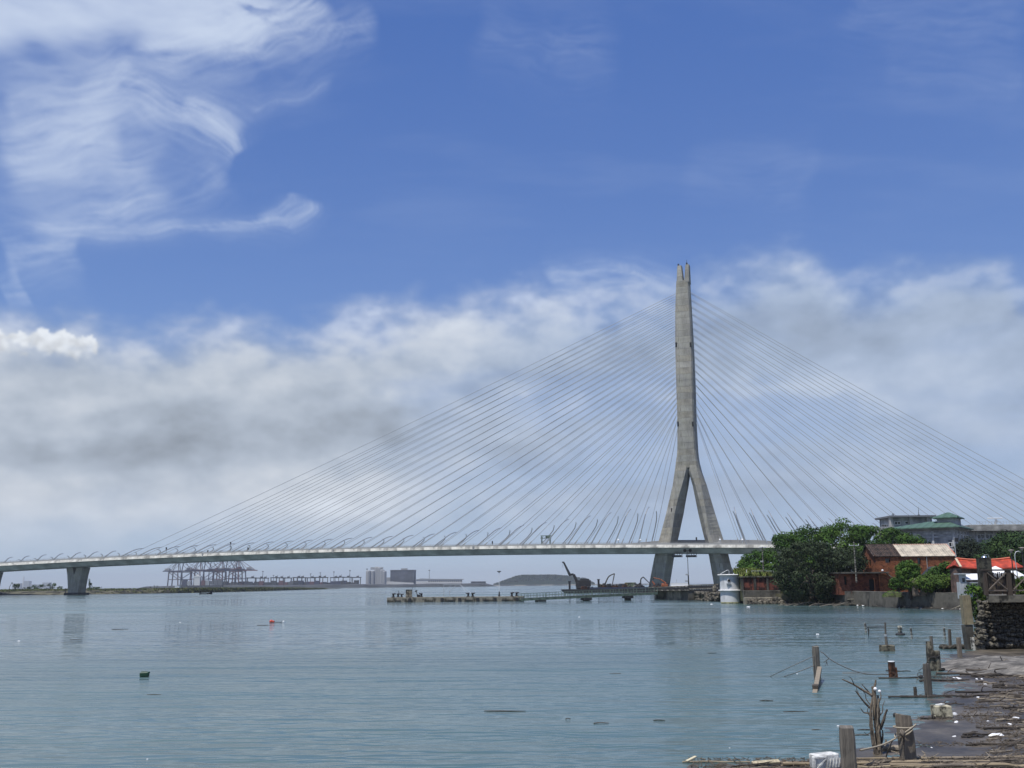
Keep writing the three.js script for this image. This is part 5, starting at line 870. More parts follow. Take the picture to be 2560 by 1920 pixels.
// ------------------------------------------------------------------ concrete sea wall
{
  const o = thing('sea_wall', 'stained grey concrete sea wall below the brick houses', 'sea wall', V(0, 0, 0)), base = [[2085, 1511.5], [2131, 1514.5], [2250, 1520], [2330, 1522.5], [2408, 1524.5]].map(([x, y]) => onLevel(x, y)), top = [1478.5, 1477.5, 1480, 1481, 1481.5], H = base.map((p, i) => at([2085, 2131, 2250, 2330, 2408][i], top[i], -p.z).y);
  wallRun(o, base[0], base[1], -0.5, H[0], H[1], 1.0, 'wall_panel', [mat([0.155, 0.15, 0.138], { map: T.weather, rep: 0.14, rough: 0.95, bump: T.relief, bumpRep: 0.5, b: 0.04 })], 0.2);
  wallRun(o, base[1].clone().add(V(0.12, 0, 0)), base[2], -0.5, H[1], H[2], 1.0, 'wall_panel', [wallStain, wallStain], 0.2);
  wallRun(o, base[2].clone().add(V(0.08, 0, 0)), base[3], -0.5, H[2], H[3], 1.0, 'wall_panel', [wallStain], 0.2);
  wallRun(o, base[3].clone().add(V(0.08, 0, 0)), base[4], -0.5, H[3], H[4], 1.0, 'wall_panel', [wallStain], 0.2);
  let m = new MB(); const r0 = onLevel(2093, 1513), r1 = onLevel(2131, 1515); m.bar(r0.clone().setY(at(2093, 1502, -r0.z).y).add(V(0, 0, 0.25)), r1.clone().setY(at(2131, 1497.5, -r1.z).y).add(V(0, 0, 0.25)), 0.5, 0.16); m.build('stair_ledge', wallPale, o);
  for (const [px, py] of [[2276, 1498], [2325, 1496]]) { const p = onLevel(px, 1521), q = at(px, py, -p.z); m = new MB(); m.box(q.x, q.y, q.z + 0.14, 0.16, 0.26, 0.22); m.build('weep_hole', M.dark, o); m = new MB(); m.loft([0, 1].map((t) => [V(q.x - 0.1 - 0.1 * t, q.y - 0.3 - t * 0.9, q.z + 0.26 + 0.08 * t), V(q.x + 0.05 - 0.1 * t, q.y - 0.3 - t * 0.9, q.z + 0.26 + 0.08 * t), V(q.x, q.y - 0.3 - t * 0.9, q.z + 0.1)])); m.build('lime_streak', wallPale, o); }
  // mud and rubble toe under the wall
  const R = mulberry(61), rings = []; for (let i = 0; i <= 40; i++) { const t = i / 40, k = t * 4, j = Math.min(3, Math.floor(k)), p = base[j].clone().lerp(base[j + 1], k - j), w = 2.2 + 1.5 * n2(t * 9, 2) + 4 * ss(0.3, 0.9, t); rings.push([V(p.x, -0.3, p.z + w), V(p.x, 0.07 + 0.04 * n2(t * 30, 1), p.z + w * 0.6), V(p.x, 0.28, p.z + 0.1), V(p.x, -0.4, p.z - 0.2)]); }
  m = new MB(); m.loft(rings); structure(m.build('tidal_mud', mat([0.075, 0.07, 0.06], { map: T.mud, rep: 0.3, rough: 0.55, bump: T.relief, bumpRep: 0.6, b: 0.05 })));
  for (let i = 0; i < 34; i++) { const t = R(), k = t * 4, j = Math.min(3, Math.floor(k)), p = base[j].clone().lerp(base[j + 1], k - j), s = 0.12 + R() * 0.28; stone(o, p.x, 0.16, p.z + 0.3 + R() * 1.4, s * 1.5, s * 0.8, s, [...STONE, ...DARKROCK], R); }
  for (let i = 0; i < 16; i++) { const t = R() * 0.98 + 0.01, k = t * 4, j = Math.min(3, Math.floor(k)), p = base[j].clone().lerp(base[j + 1], k - j), s = 0.14 + R() * 0.2, b = mesh('foam_scrap', stoneG[Math.floor(R() * 7)], M.cleanWhite); b.scale.set(s * 1.6, s * 0.6, s); b.rotation.y = R() * 6; b.position.set(p.x, 0.1, p.z + 1 + R() * 1.6); tag(b, 'white foam scrap washed up under the sea wall', 'scrap', 'foam scraps under the sea wall'); }
  { const q = thing('washed_plank', 'pale plank leaning against the end of the sea wall', 'plank', onLevel(2395, 1525.5)); m = new MB(); m.bar(V(-1.1, 0.08, 0.2), V(1.3, 0.85, -0.4), 0.3, 0.1); m.build('board', wallPale, q); }
  // dead branches in the dark gap under the grey tree
  for (let i = 0; i < 14; i++) { const px = 1975 + i * 12 + R() * 8, p = onLevel(px, 1513 + R() * 3), q = thing('drift_branch', 'bare drift branch caught under the grey-green tree', 'branch', p.setY(-0.05), 0, 'drift branches under the grey-green tree'); m = new MB(); const l = 1 + R() * 2.2; m.limb([V(-l, 0.02, 0), V(-l * 0.2, 0.3 + R() * 0.3, 0.2), V(l, 0.12 + R() * 0.3, -0.2)], 0.08, 0.03, 5, 0.2); m.build('stem', mat([0.17, 0.15, 0.12]), q); m = new MB(); m.limb([V(0, 0.28, 0.1), V(l * 0.4, 0.7 + R() * 0.3, 0.3)], 0.04, 0.015, 5); m.build('twig', mat([0.15, 0.13, 0.105]), q); }
}
// ------------------------------------------------------------------ brick houses
const brickA = mat([0.34, 0.125, 0.06], { map: T.brick, rep: 0.42, rough: 0.9, bump: T.relief, bumpRep: 1.2, b: 0.03 }), brickB = mat([0.23, 0.07, 0.042], { map: T.brick, rep: 0.42, rough: 0.9, bump: T.relief, bumpRep: 1.2, b: 0.03 }), brickC = mat([0.28, 0.10, 0.065], { map: T.brick, rep: 0.42, rough: 0.9, bump: T.relief, bumpRep: 1.2, b: 0.03 });
// wall panel with rectangular holes, in the x-y plane, from z to z - t
function holedWall(m, outline, holes, z, t) { const s = new THREE.Shape(outline.map((p) => new THREE.Vector2(p[0], p[1]))); for (const [a, b, c, d] of holes) { const h = new THREE.Path(); h.moveTo(a, b); h.lineTo(a, d); h.lineTo(c, d); h.lineTo(c, b); h.closePath(); s.holes.push(h); } const g = new THREE.ExtrudeGeometry(s, { depth: t, bevelEnabled: false }); g.translate(0, 0, z - t); return m.add(g); }
{
  const D = 190, f = frame(2193, 1478, D), o = thing('brick_house', 'old orange brick house with a dark tiled roof and a cream metal roof', 'house', f.p.setY(LAND)), E = at(2193, 1391, D).y - LAND, W = f.X(2393), mid = f.X(2259), dep = 7.4, ridge = E + 2.15;
  const yy = (py) => at(2193, py, D).y - LAND;
  let m = new MB(); holedWall(m, [[0, 0], [W, 0], [W, E], [0, E]], [[f.X(2219), yy(1407), f.X(2231), yy(1397)], [f.X(2300), yy(1412), f.X(2308), yy(1395)]], 0, 0.35); m.build('front_wall', brickA, o);
  m = new MB(); holedWall(m, [[0, 0], [dep, 0], [dep, E], [dep / 2, ridge - 0.1], [0, E]], [[2.3, yy(1416), 3.2, yy(1398)]], 0, 0.35); const gb = m.build('gable_wall', brickA, o); gb.rotation.y = -Math.PI / 2; gb.position.set(0.35, 0, -dep); gb.scale.z = 1; gb.rotation.y = Math.PI / 2; gb.position.set(0.36, 0, -0.002);
  m = new MB(); m.box(W / 2, E / 2, -dep, W - 0.02, E, 0.35); m.build('back_wall', brickB, o);
  m = new MB(); m.box(W - 0.18, E / 2, -dep / 2, 0.34, E, dep - 0.4); m.build('end_wall', brickB, o);
  m = new MB(); m.box(f.X(2225), yy(1402), -0.28, 0.75, 0.7, 0.08); m.build('window', M.glass, o);
  m = new MB(); m.box(f.X(2225), yy(1396.2), 0.03, 0.95, 0.12, 0.12); m.build('lintel', brickC, o);
  m = new MB(); m.box(0.27, yy(1407), -2.75, 0.08, 1.1, 0.9); m.build('window', M.glass, o);
  m = new MB(); m.box(f.X(2304), yy(1403), -0.3, 0.6, 1.1, 0.08); m.build('window', M.glass, o);
  for (const [z, tall] of [[-0.1, 1.15], [-0.1, 1.15]].slice(0, 1)) { m = new MB(); m.box(-0.05, E + 0.02, z, 0.25, 0.35, 0.5); m.build('eave_block', brickC, o); }
  // roofs: tile rows as separate ribs, metal sheets as separate sheets
  const slope = Math.atan2(ridge - E, dep / 2), run = Math.hypot(ridge - E, dep / 2) + 0.3, tileM = [mat([0.085, 0.055, 0.047], { map: T.stain, rep: 0.7 }), mat([0.11, 0.072, 0.06], { map: T.stain, rep: 0.9 }), mat([0.065, 0.046, 0.042], { map: T.stain, rep: 0.6 })];
  const roofPart = (nm, x0, x1, material, thick, side) => { m = new MB(); m.box((x0 + x1) / 2, 0, 0, x1 - x0, thick, run); const g = m.build(nm, material, o); g.rotation.x = side * slope; g.position.set(0, mix(E, ridge, 0.5) + 0.02, side > 0 ? -dep / 4 + 0.08 : -dep * 0.75 - 0.08); return g; };
  for (const side of [1, -1]) { roofPart('tile_bed', -0.25, mid, tileM[2], 0.1, side); roofPart('metal_roof', mid + 0.02, W + 0.3, mat([0.60, 0.53, 0.42], { map: T.mottle, rep: 0.4, rough: 0.6 }), 0.08, side); }
  const nT = 17; for (let i = 0; i < nT; i++) { const x = -0.1 + (mid - 0.05) * i / (nT - 1); m = new MB(); m.cyl(V(x, 0.06, -run / 2), V(x, 0.06, run / 2), 0.085, 0.085, 6); const g = m.build('roof_tile_row', tileM[i % 3], o); g.rotation.x = slope; g.position.set(0, mix(E, ridge, 0.5) + 0.02, -dep / 4 + 0.08); }
  const nS = 22; for (let i = 0; i <= nS; i++) { const x = mid + 0.1 + (W + 0.15 - mid) * i / nS; m = new MB(); m.box(x, 0.06, 0, 0.05, 0.06, run); const g = m.build('roof_rib', mat([0.66, 0.60, 0.49]), o); g.rotation.x = slope; g.position.set(0, mix(E, ridge, 0.5) + 0.02, -dep / 4 + 0.08); }
  m = new MB(); m.bar(V(mid, ridge + 0.06, -dep / 2), V(W + 0.3, ridge + 0.06, -dep / 2), 0.3, 0.1); m.build('ridge_cap', mat([0.55, 0.20, 0.14]), o);
  m = new MB(); m.bar(V(-0.25, ridge + 0.08, -dep / 2), V(mid, ridge + 0.08, -dep / 2), 0.35, 0.18); m.build('ridge_tiles', tileM[0], o);
  m = new MB(); m.bar(V(W + 0.28, E - 0.02, 0.28), V(W + 0.28, ridge + 0.06, -dep / 2), 0.14, 0.12); m.build('verge', mat([0.60, 0.22, 0.15]), o);
  m = new MB(); m.bar(V(-0.24, E - 0.02, 0.28), V(-0.24, ridge + 0.06, -dep / 2), 0.2, 0.16); m.build('verge', tileM[1], o);
  m = new MB(); m.cyl(V(f.X(2323), E, 0.06), V(f.X(2323), E - 2.6, 0.06), 0.05); m.build('downpipe', M.galv, o);
}
{
  const D = 182, f = frame(2097, 1478, D), o = thing('low_brick_building', 'low flat-roofed dark red brick building on the sea wall', 'building', f.p.setY(LAND - 0.1)), yy = (py) => at(2150, py, D).y - LAND + 0.1, X = f.X, H = yy(1434);
  let m = new MB(); holedWall(m, [[0, 0], [X(2131), 0], [X(2131), H], [0, H]], [[X(2112.5), yy(1462), X(2118.5), yy(1440)]], 0, 0.4); m.build('wing_wall', brickC, o);
  m = new MB(); holedWall(m, [[X(2131), 0], [X(2203), 0], [X(2203), H], [X(2131), H]], [[X(2177), 0.02, X(2193), yy(1446)]], -0.55, 0.4); m.build('front_wall', brickB, o);
  m = new MB(); holedWall(m, [[X(2203), 0], [X(2241), 0], [X(2241), yy(1457)], [X(2228), yy(1443)], [X(2220), yy(1437)], [X(2203), H]], [], 0, 0.4); m.build('broken_wall', brickA, o);
  m = new MB(); m.bar(V(X(2219), yy(1434), 0.05), V(X(2243), yy(1452), 0.05), 0.3, 0.16); m.build('coping', wallPale, o);
  m = new MB(); m.box(0.2, H / 2, -2.2, 0.4, H, 4); m.build('side_wall', brickB, o);
  m = new MB(); m.box((X(2097) + X(2206)) / 2, H / 2, -4.2, X(2206) - X(2097) - 0.1, H, 0.3); m.build('back_wall', brickB, o);
  m = new MB(); m.box((X(2095) + X(2220)) / 2, H + 0.12, -1.7, X(2220) - X(2095) + 0.2, 0.25, 5.2, 0, 0, 0, 0.04); m.build('roof_slab', wallDark, o);
  m = new MB(); m.box((X(2112.5) + X(2118.5)) / 2, yy(1451), -0.32, 0.34, 1.25, 0.06); m.build('window', M.glass, o);
  m = new MB(); m.box(X(2185), yy(1462), -0.9, 0.9, 1.8, 0.06); m.build('door', M.dark, o);
  m = new MB(); m.box(X(2115.5), yy(1438.5), 0.04, 0.62, 0.13, 0.1); m.build('lintel', brickA, o);
  m = new MB(); m.lathe([[0, 0], [0.16, 0.06], [0.2, 0.2], [0.1, 0.36], [0, 0.38]], X(2208), H + 0.3, 0.4, 12); m.build('float_ball', M.cleanWhite, o);
  const g = thing('grass_mound', 'bright green grassy mound on the sea wall beside the round tree', 'mound', at(2232, 1478, 163).setY(LAND - 0.3)); m = new MB(); m.lathe([[1.7, 0], [1.3, 0.5], [0.7, 0.85], [0, 0.95]], 0, 0, 0, 18); m.build('earth', mat([0.07, 0.09, 0.03], { map: T.stain, rep: 0.5 }), g); g.scale.set(1, 1, 0.6);
  const R = mulberry(3), c = []; for (let i = 0; i < 40; i++) { const a = R() * 6.283, k = Math.sqrt(R()); c.push([Math.cos(a) * k * 1.5, 0.9 * (1 - k * k * 0.8), Math.sin(a) * k * 1.5, 0.3, 0.14, 0.3]); } const bl = mesh('grass', leafCrown(c, 0.14, 0.5, 4, [[0.10, 0.19, 0.03], [0.08, 0.16, 0.025], [0.12, 0.21, 0.045]]), leafOpaque, g); bl.userData.kind = 'stuff';
  // little ruined stone hut, shed roof
  const h = thing('ruined_hut', 'ruined stone hut with a broken gable behind the sea wall', 'ruin', at(2300, 1478, 157).setY(LAND - 0.1)), s = D / F;
  m = new MB(); holedWall(m, [[-1.0, 0], [1.4, 0], [1.4, 1.0], [0.9, 1.35], [-0.7, 2.35], [-1.0, 2.2]], [[-0.2, 0.25, 0.2, 1.0]], 0, 0.4); m.build('gable', mat([0.23, 0.185, 0.15], { map: T.stain, rep: 0.6, bump: T.relief, b: 0.06 }), h);
  m = new MB(); m.bar(V(-0.65, 2.5, 0.05), V(1.1, 1.35, 0.05), 0.4, 0.12); m.build('coping', mat([0.36, 0.32, 0.25]), h);
  for (let i = 0; i < 6; i++) { m = new MB(); m.box(1.6 + i * 0.95, 0.55 + 0.2 * Math.sin(i * 3), 0.1, 0.32, 1.1 + 0.4 * Math.sin(i * 3), 0.35, 0, 0, 0, 0.03); m.build('pillar', i % 2 ? wallStain : mat([0.22, 0.14, 0.11], { map: T.stain, rep: 0.6 }), h); }
  m = new MB(); m.box(4, 0.6, -1.2, 5.6, 1.3, 0.3); m.build('back_wall', wallStain, h); m = new MB(); m.box(4, 1.35, 0, 5.8, 0.14, 0.9); m.build('beam', wallStain, h);
  const r = thing('shed_roof', 'dark gabled shed roof poking up among the shrubs', 'shed', at(2336, 1465, 168).setY(LAND)); m = new MB(); m.bar(V(-2.2, 2.2, 0), V(0, 4.3, 0), 3, 0.14); m.build('roof_slope', M.darkSteel, r); m = new MB(); m.bar(V(0, 4.3, 0), V(1.5, 3.0, 0), 3, 0.12); m.build('roof_slope', mat([0.22, 0.22, 0.2]), r); m = new MB(); m.prism([[-1.9, 0], [1.3, 0], [1.3, 3.0], [0, 4.15], [-1.9, 2.3]], -1.3, 1.2); m.build('wall', wallDark, r);
}
// ------------------------------------------------------------------ grey building with green hipped roofs
const tileGreen = mat([0.10, 0.19, 0.135], { map: T.mottle, rep: 0.5, rough: 0.6 }), greyWall = mat([0.48, 0.49, 0.51], { map: T.mottle, rep: 0.15, rough: 0.85 }), greyLight = mat([0.56, 0.57, 0.58], { map: T.mottle, rep: 0.2, rough: 0.85 }), greyDark = mat([0.15, 0.16, 0.175], { rough: 0.85 });
function hip(m, x0, x1, z0, z1, y, h, rx0, rx1, rz) { const c = [V(x0, y, z0), V(x1, y, z0), V(x1, y, z1), V(x0, y, z1)], a = V(rx0, y + h, rz), b = V(rx1, y + h, rz), pos = [], T3 = (...q) => q.forEach((p) => pos.push(p.x, p.y, p.z)); T3(c[0], c[1], b); T3(c[0], b, a); T3(c[1], c[2], b); T3(c[2], c[3], a); T3(c[2], a, b); T3(c[3], c[0], a); const low = c.map((p) => p.clone().setY(y - 0.25)); for (let i = 0; i < 4; i++) { const j = (i + 1) % 4; T3(c[j], c[i], low[i]); T3(c[j], low[i], low[j]); } T3(low[0], low[2], low[1]); T3(low[0], low[3], low[2]); const g = new THREE.BufferGeometry(); g.setAttribute('position', new THREE.Float32BufferAttribute(pos, 3)); g.computeVertexNormals(); return m.add(g); }
function win(parent, x, y, z, w, h, panes, turn = 0) {                     // framed window: frame and separate panes
  const g = new THREE.Group(); g.name = 'window'; g.position.set(x, y, z); g.rotation.y = turn; parent.add(g);
  let m = new MB(); for (const s of [-1, 1]) { m.box(0, s * h / 2, 0.04, w + 0.1, 0.1, 0.12); } for (let i = 0; i <= panes; i++) m.box(-w / 2 + w * i / panes, 0, 0.04, 0.09, h - 0.02, 0.11); m.build('frame', M.cleanWhite, g);
  for (let i = 0; i < panes; i++) { m = new MB(); m.box(-w / 2 + w * (i + 0.5) / panes, 0, 0, w / panes - 0.08, h - 0.08, 0.03); m.build('pane', M.glass, g); }
}
{
  const D = 275, f = frame(2392, 1400, D), o = thing('green_roofed_building', 'grey building with green hipped tile roofs and a small turret', 'building', f.p.setY(LAND), -0.6), X = f.X, yy = (py) => at(2392, py, D).y - LAND, x0 = X(2232), dep = 16;
  const eave = yy(1320);
  let m = new MB(); m.box((x0 + 0) / 2, eave / 2, -dep / 2, -x0, eave, dep); m.build('main_block', greyWall, o);
  for (const py of [1332, 1341]) { m = new MB(); m.box(x0 / 2, yy(py), 0.06, -x0, py === 1332 ? 0.5 : 0.35, 0.2); m.build('string_course', greyLight, o); }
  for (const px of [2340, 2388]) { m = new MB(); m.box(X(px), eave / 2 - 0.3, 0.12, 0.55, eave - 0.6, 0.35); m.build('pilaster', greyLight, o); }
  for (let i = 0; i < 4; i++) { m = new MB(); m.box(0.1, eave / 2 - 0.3, -2.2 - i * 3.8, 0.3, eave - 0.6, 0.7); m.build('pilaster', greyLight, o); win(o, 0.08, yy(1343), -4.1 - i * 3.8, 1.4, 1.9, 1, Math.PI / 2); }
  m = new MB(); m.box(X(2383.5), yy(1352), 0.05, 1.5, 0.6, 0.1); m.build('sun_shade', greyDark, o); win(o, X(2383.5), yy(1361), 0.05, 1.35, 1.05, 2);
  m = new MB(); hip(m, x0 - 1, 1.6, 1.6, -dep - 1, eave + 0.35, yy(1300) - eave - 0.1, X(2316), X(2362), -dep / 2); m.build('hipped_roof', tileGreen, o);
  m = new MB(); m.box((x0 + 0.6) / 2 - 0.3, eave + 0.05, -dep / 2, -x0 + 2, 0.35, dep + 2.2); m.build('eave_soffit', greyWall, o);
  // turret
  const tx = -3, tz = -dep / 2 - 1; m = new MB(); m.box(tx, eave + 1.6, tz, 4.8, 3.2, 6.5); m.build('turret', greyWall, o);
  m = new MB(); hip(m, tx - 3.4, tx + 3.2, tz + 4.3, tz - 4.3, yy(1298) + 0.9, 1.5, tx - 0.3, tx + 0.3, tz); m.build('turret_roof', tileGreen, o);
  for (const x of [-3.4, 3.2]) { m = new MB(); m.bar(V(tx + x * 0.95, yy(1298) + 0.75, tz + 4.2), V(tx + x * 1.08, yy(1298) + 1.1, tz + 4.5), 0.22); m.build('roof_finial', tileGreen, o); }
  // flat-topped rear wing
  const b = thing('flat_roofed_block', 'grey flat-roofed block with pale columns behind the green roofs', 'building', at(2290, 1400, D + 24).setY(LAND)), g2 = frame(2290, 1400, D + 24), h = at(2290, 1293, D + 24).y - LAND, u = (px) => g2.X(px);
  m = new MB(); m.box((u(2240) + u(2342)) / 2, h / 2, -6, u(2342) - u(2240), h, 10); m.build('wall', greyWall, b);
  m = new MB(); m.box((u(2231) + u(2346)) / 2, h + 0.25, -5.5, u(2346) - u(2231), 0.5, 13); m.build('roof_slab', greyDark, b);
  for (const px of [2236, 2285, 2329]) { m = new MB(); m.box(u(px), h / 2, -0.4, 0.75, h, 1.2); m.build('column', mat([0.5, 0.49, 0.46], { map: T.mottle, rep: 0.2 }), b); }
  win(b, u(2254), h - 1.55, -0.98, 1.7, 0.7, 2); win(b, u(2277), h - 1.5, -0.98, 0.9, 0.7, 1);
  m = new MB(); m.cyl(V(u(2320), h + 0.5, -4), V(u(2320), h + 3.2, -4), 0.12, 0.03); m.box(u(2320), h + 0.7, -4, 0.5, 0.5, 0.5); m.build('lightning_rod', M.darkSteel, b);
  m = new MB(); m.tube([V(u(2246), h + 0.5, -2), V(u(2246), h + 1.1, -2), V(u(2249), h + 1.1, -2), V(u(2249), h + 0.5, -2)], 0.1); m.build('vent_pipe', M.darkSteel, b);
  const lo = thing('low_annexe', 'low pale annexe roof with a railing beside the flat-roofed block', 'building', at(2217, 1400, D + 26).setY(LAND)), lh = at(2217, 1318, D + 26).y - LAND; m = new MB(); m.box(0, lh / 2, 0, 3.6, lh, 6); m.build('wall', greyLight, lo); m = new MB(); for (let i = 0; i < 6; i++) m.bar(V(-1.7 + i * 0.68, lh, 2.9), V(-1.7 + i * 0.68, lh + 0.7, 2.9), 0.06); m.bar(V(-1.7, lh + 0.7, 2.9), V(1.7, lh + 0.7, 2.9), 0.07); m.build('railing', M.galv, lo); m = new MB(); m.box(-0.3, lh + 0.3, 1, 1.4, 0.6, 1); m.build('roof_unit', M.darkSteel, lo);
}
{
  const D = 300, f = frame(2448, 1400, D), o = thing('long_office_building', 'long pale office building with a roof railing and a radar bar', 'building', f.p.setY(LAND)), X = f.X, yy = (py) => at(2500, py, D).y - LAND, H = yy(1328), W = X(2680);
  let m = new MB(); m.box(W / 2 - 1, H / 2, -8, W + 2, H, 15); m.build('wall', greyWall, o);
  m = new MB(); m.box(W / 2 - 1.2, (H + yy(1312)) / 2, -7, W + 3, yy(1312) - H, 18, 0, 0, 0, 0.08); m.build('roof_fascia', mat([0.46, 0.455, 0.42], { map: T.mottle, rep: 0.2 }), o);
  win(o, X(2459), yy(1341), -0.42, 1.9, 1.35, 2); win(o, X(2480), yy(1341), -0.42, 1.9, 1.35, 2); win(o, X(2540), yy(1341), -0.42, 1.9, 1.35, 2);
  for (const px of [2449, 2470, 2492, 2520]) { m = new MB(); m.box(X(px), H / 2, -0.4, 0.4, H, 0.3); m.build('pilaster', greyLight, o); }
  m = new MB(); const top = yy(1312); for (let i = 0; i < 26; i++) m.bar(V(X(2444) + i * 0.85, top, 1.6), V(X(2444) + i * 0.85, top + 0.9, 1.6), 0.05); for (const h of [0.5, 0.9]) m.bar(V(X(2444), top + h, 1.6), V(X(2444) + 22, top + h, 1.6), 0.05); m.build('roof_railing', M.galv, o);
  const q = thing('radar_antenna', 'white bar radar antenna on the roof of the long office building', 'radar', at(2489, 1312, D - 0.5)); m = new MB(); m.cyl(V(0, 0, 0), V(0, 0.9, 0), 0.35, 0.25, 10); m.box(0.25, 1.1, 0, 0.5, 0.9, 0.4); m.build('pedestal', M.galv, q); m = new MB(); m.box(0, 1.85, 0, 4.4, 0.3, 0.35, 0, 0, 0, 0.08); m.build('antenna_bar', M.cleanWhite, q);
}
// ------------------------------------------------------------------ red-roofed house, white shed, chimney stack, street lamps
{
  const D = 150, f = frame(2400, 1435, D), o = thing('red_roofed_house', 'house with a bright orange-red swept roof behind the platform', 'house', f.p.setY(LAND)), X = f.X, yy = (py) => at(2470, py, D).y - LAND;
  const red = mat([0.60, 0.075, 0.028], { map: T.mottle, rep: 0.5, rough: 0.6 });
  let m = new MB(); m.box((X(2406) + X(2552)) / 2, yy(1420) / 2, -2.2, X(2552) - X(2406), yy(1420), 4); m.build('wall', mat([0.20, 0.13, 0.11], { map: T.weather, rep: 0.3 }), o);
  const rows = []; for (let i = 0; i <= 16; i++) { const t = i / 16, x = mix(X(2400), X(2556), t), sw = 0.25 * Math.pow(Math.abs(t * 2 - 1), 2.5); rows.push([V(x, yy(1420) + sw * 0.6, 0.5), V(mix(x, X(2478), 0.12), yy(1400) + sw, -2.2), V(x, yy(1420) + sw * 0.6, -4.6), V(x, yy(1420) - 0.15 + sw * 0.6, -4.6), V(mix(x, X(2478), 0.12), yy(1400) - 0.15 + sw, -2.2), V(x, yy(1420) - 0.15 + sw * 0.6, 0.5)]); }
  m.g = []; m.loft(rows); m.build('swept_roof', red, o);
  m = new MB(); m.tube(rows.filter((r, i) => i % 4 === 0).map((r) => r[1].clone().add(V(0, 0.1, 0))), 0.12, 6); m.build('ridge', mat([0.66, 0.2, 0.12]), o);
  m = new MB(); m.bar(rows[0][0].clone().add(V(0, 0.05, 0)), rows[0][1].clone().add(V(0, 0.05, 0)), 0.3, 0.1); m.build('gable_tiles', mat([0.55, 0.45, 0.32]), o);
  // white awning beside it
  const a = thing('white_awning', 'white stretched awning with a domed peak below the red roof', 'awning', at(2518, 1450, 140).setY(LAND)), s = 140 / F, R0 = []; for (let i = 0; i <= 12; i++) { const t = i / 12, x = mix(-36, 40, t) * s, pk = Math.exp(-(((t - 0.32) / 0.1) ** 2)) * 0.42, y = yy(1418) - 0.3 - 0.35 * t + pk; R0.push([V(x, y, -1.8), V(x, y + 0.06, -1.8), V(x, y - 0.75 + pk * 0.3, 1.2), V(x, y - 1.15, 1.25), V(x, y - 1.2, 1.2)]); }
  m = new MB(); m.loft(R0); m.build('cloth', M.cleanWhite, a); for (const x of [-1.2, 1.3]) { m = new MB(); m.cyl(V(x, 0, 0.9), V(x, 1.9, 0.9), 0.05); m.build('pole', M.galv, a); }
  // white shed
  const D2 = 137, g = frame(2424, 1482, D2), w = thing('white_shed', 'small white rendered shed with a dark window at the end of the sea wall', 'shed', g.p.setY(LAND - 0.2)), y2 = (py) => at(2424, py, D2).y - LAND + 0.2; const white = mat([0.66, 0.70, 0.74], { map: T.concrete, rep: 0.3, rough: 0.7 });
  m = new MB(); holedWall(m, [[g.X(2396), 0], [g.X(2412), 0], [g.X(2412), y2(1436)], [g.X(2396), y2(1436)]], [[g.X(2401.5), y2(1456), g.X(2409), y2(1445)]], 0.8, 0.25); m.build('porch_wall', white, w);
  m = new MB(); m.box(g.X(2405), y2(1450), 0.6, 0.4, 0.55, 0.05); m.build('window', M.glass, w);
  m = new MB(); m.box(g.X(2440), y2(1455) / 2, -1, g.X(2468) - g.X(2412), y2(1455), 2.6); m.build('wall', white, w);
  m = new MB(); m.box((g.X(2391) + g.X(2420)) / 2, y2(1434.5), 0.4, g.X(2420) - g.X(2391), 0.14, 1.5); m.build('porch_slab', white, w);
  m = new MB(); m.loft([[g.X(2410), 0], [g.X(2470), 1]].map(([x]) => [V(x, y2(1450), 1.0), V(x, y2(1449), 1.0), V(x, y2(1434), -1.4), V(x, y2(1435), -1.4)])); m.build('lean_to_roof', M.cleanWhite, w);
  m = new MB(); m.box(g.X(2440), y2(1457), 0.6, g.X(2466) - g.X(2424), 0.12, 1.1); m.build('window_hood', M.galv, w);
  // chimney-like concrete stack with a steel dome
  const D3 = 120, st = thing('concrete_stack', 'square dark concrete stack with a shiny steel cap in front of the red roof', 'stack', at(2464, 1432, D3).setY(LAND)), k = D3 / F, hh = at(2464, 1394, D3).y - LAND; m = new MB(); m.box(0.05, hh / 2, 0, 24 * k, hh, 0.8, 0, 0, 0, 0.02); m.build('shaft', mat([0.085, 0.083, 0.068], { map: T.stain, rep: 0.6 }), st); m = new MB(); m.box(-13.5 * k, hh / 2 - 0.06, -0.1, 7 * k, hh - 0.1, 0.6); m.build('buttress', mat([0.10, 0.098, 0.08], { map: T.stain, rep: 0.6 }), st); m = new MB(); m.lathe([[6.5 * k, 0], [6 * k, 2.2 * k], [3 * k, 4.2 * k], [0, 4.6 * k]], 0, hh, 0, 16); m.build('steel_cap', mat([0.75, 0.77, 0.78], { rough: 0.2, metal: 0.9 }), st); m = new MB(); m.tube([V(1.5 * k, hh + 0.02, -0.2), V(2 * k, hh + 6 * k, -0.2), V(13 * k, hh + 6 * k, -0.2), V(13 * k, hh - 2 * k, -0.2)], 0.025); m.build('hoop_pipe', M.galv, st);
  // street lamps
  const lamp = (px, top, d, label) => { const q = thing('street_lamp', label, 'street lamp', at(px, 1455, d).setY(LAND)), h = at(px, top, d).y - LAND, z = d / F; m = new MB(); m.cyl(V(0, 0, 0), V(0, h - 8 * z, 0), 1.7 * z, 1.3 * z); m.build('pole', M.darkSteel, q); m = new MB(); m.lathe([[1.6 * z, 0], [2.8 * z, 2 * z], [3.4 * z, 6 * z]], 0, h - 8.2 * z, 0, 14); m.build('lantern', mat([0.45, 0.36, 0.33], { rough: 0.4 }), q); m = new MB(); m.lathe([[3.6 * z, 0], [7 * z, 0.4 * z], [6.6 * z, 1.5 * z], [0, 2.4 * z]], 0, h - 2.4 * z, 0, 16); m.build('shade', mat([0.42, 0.36, 0.33], { rough: 0.5 }), q); };
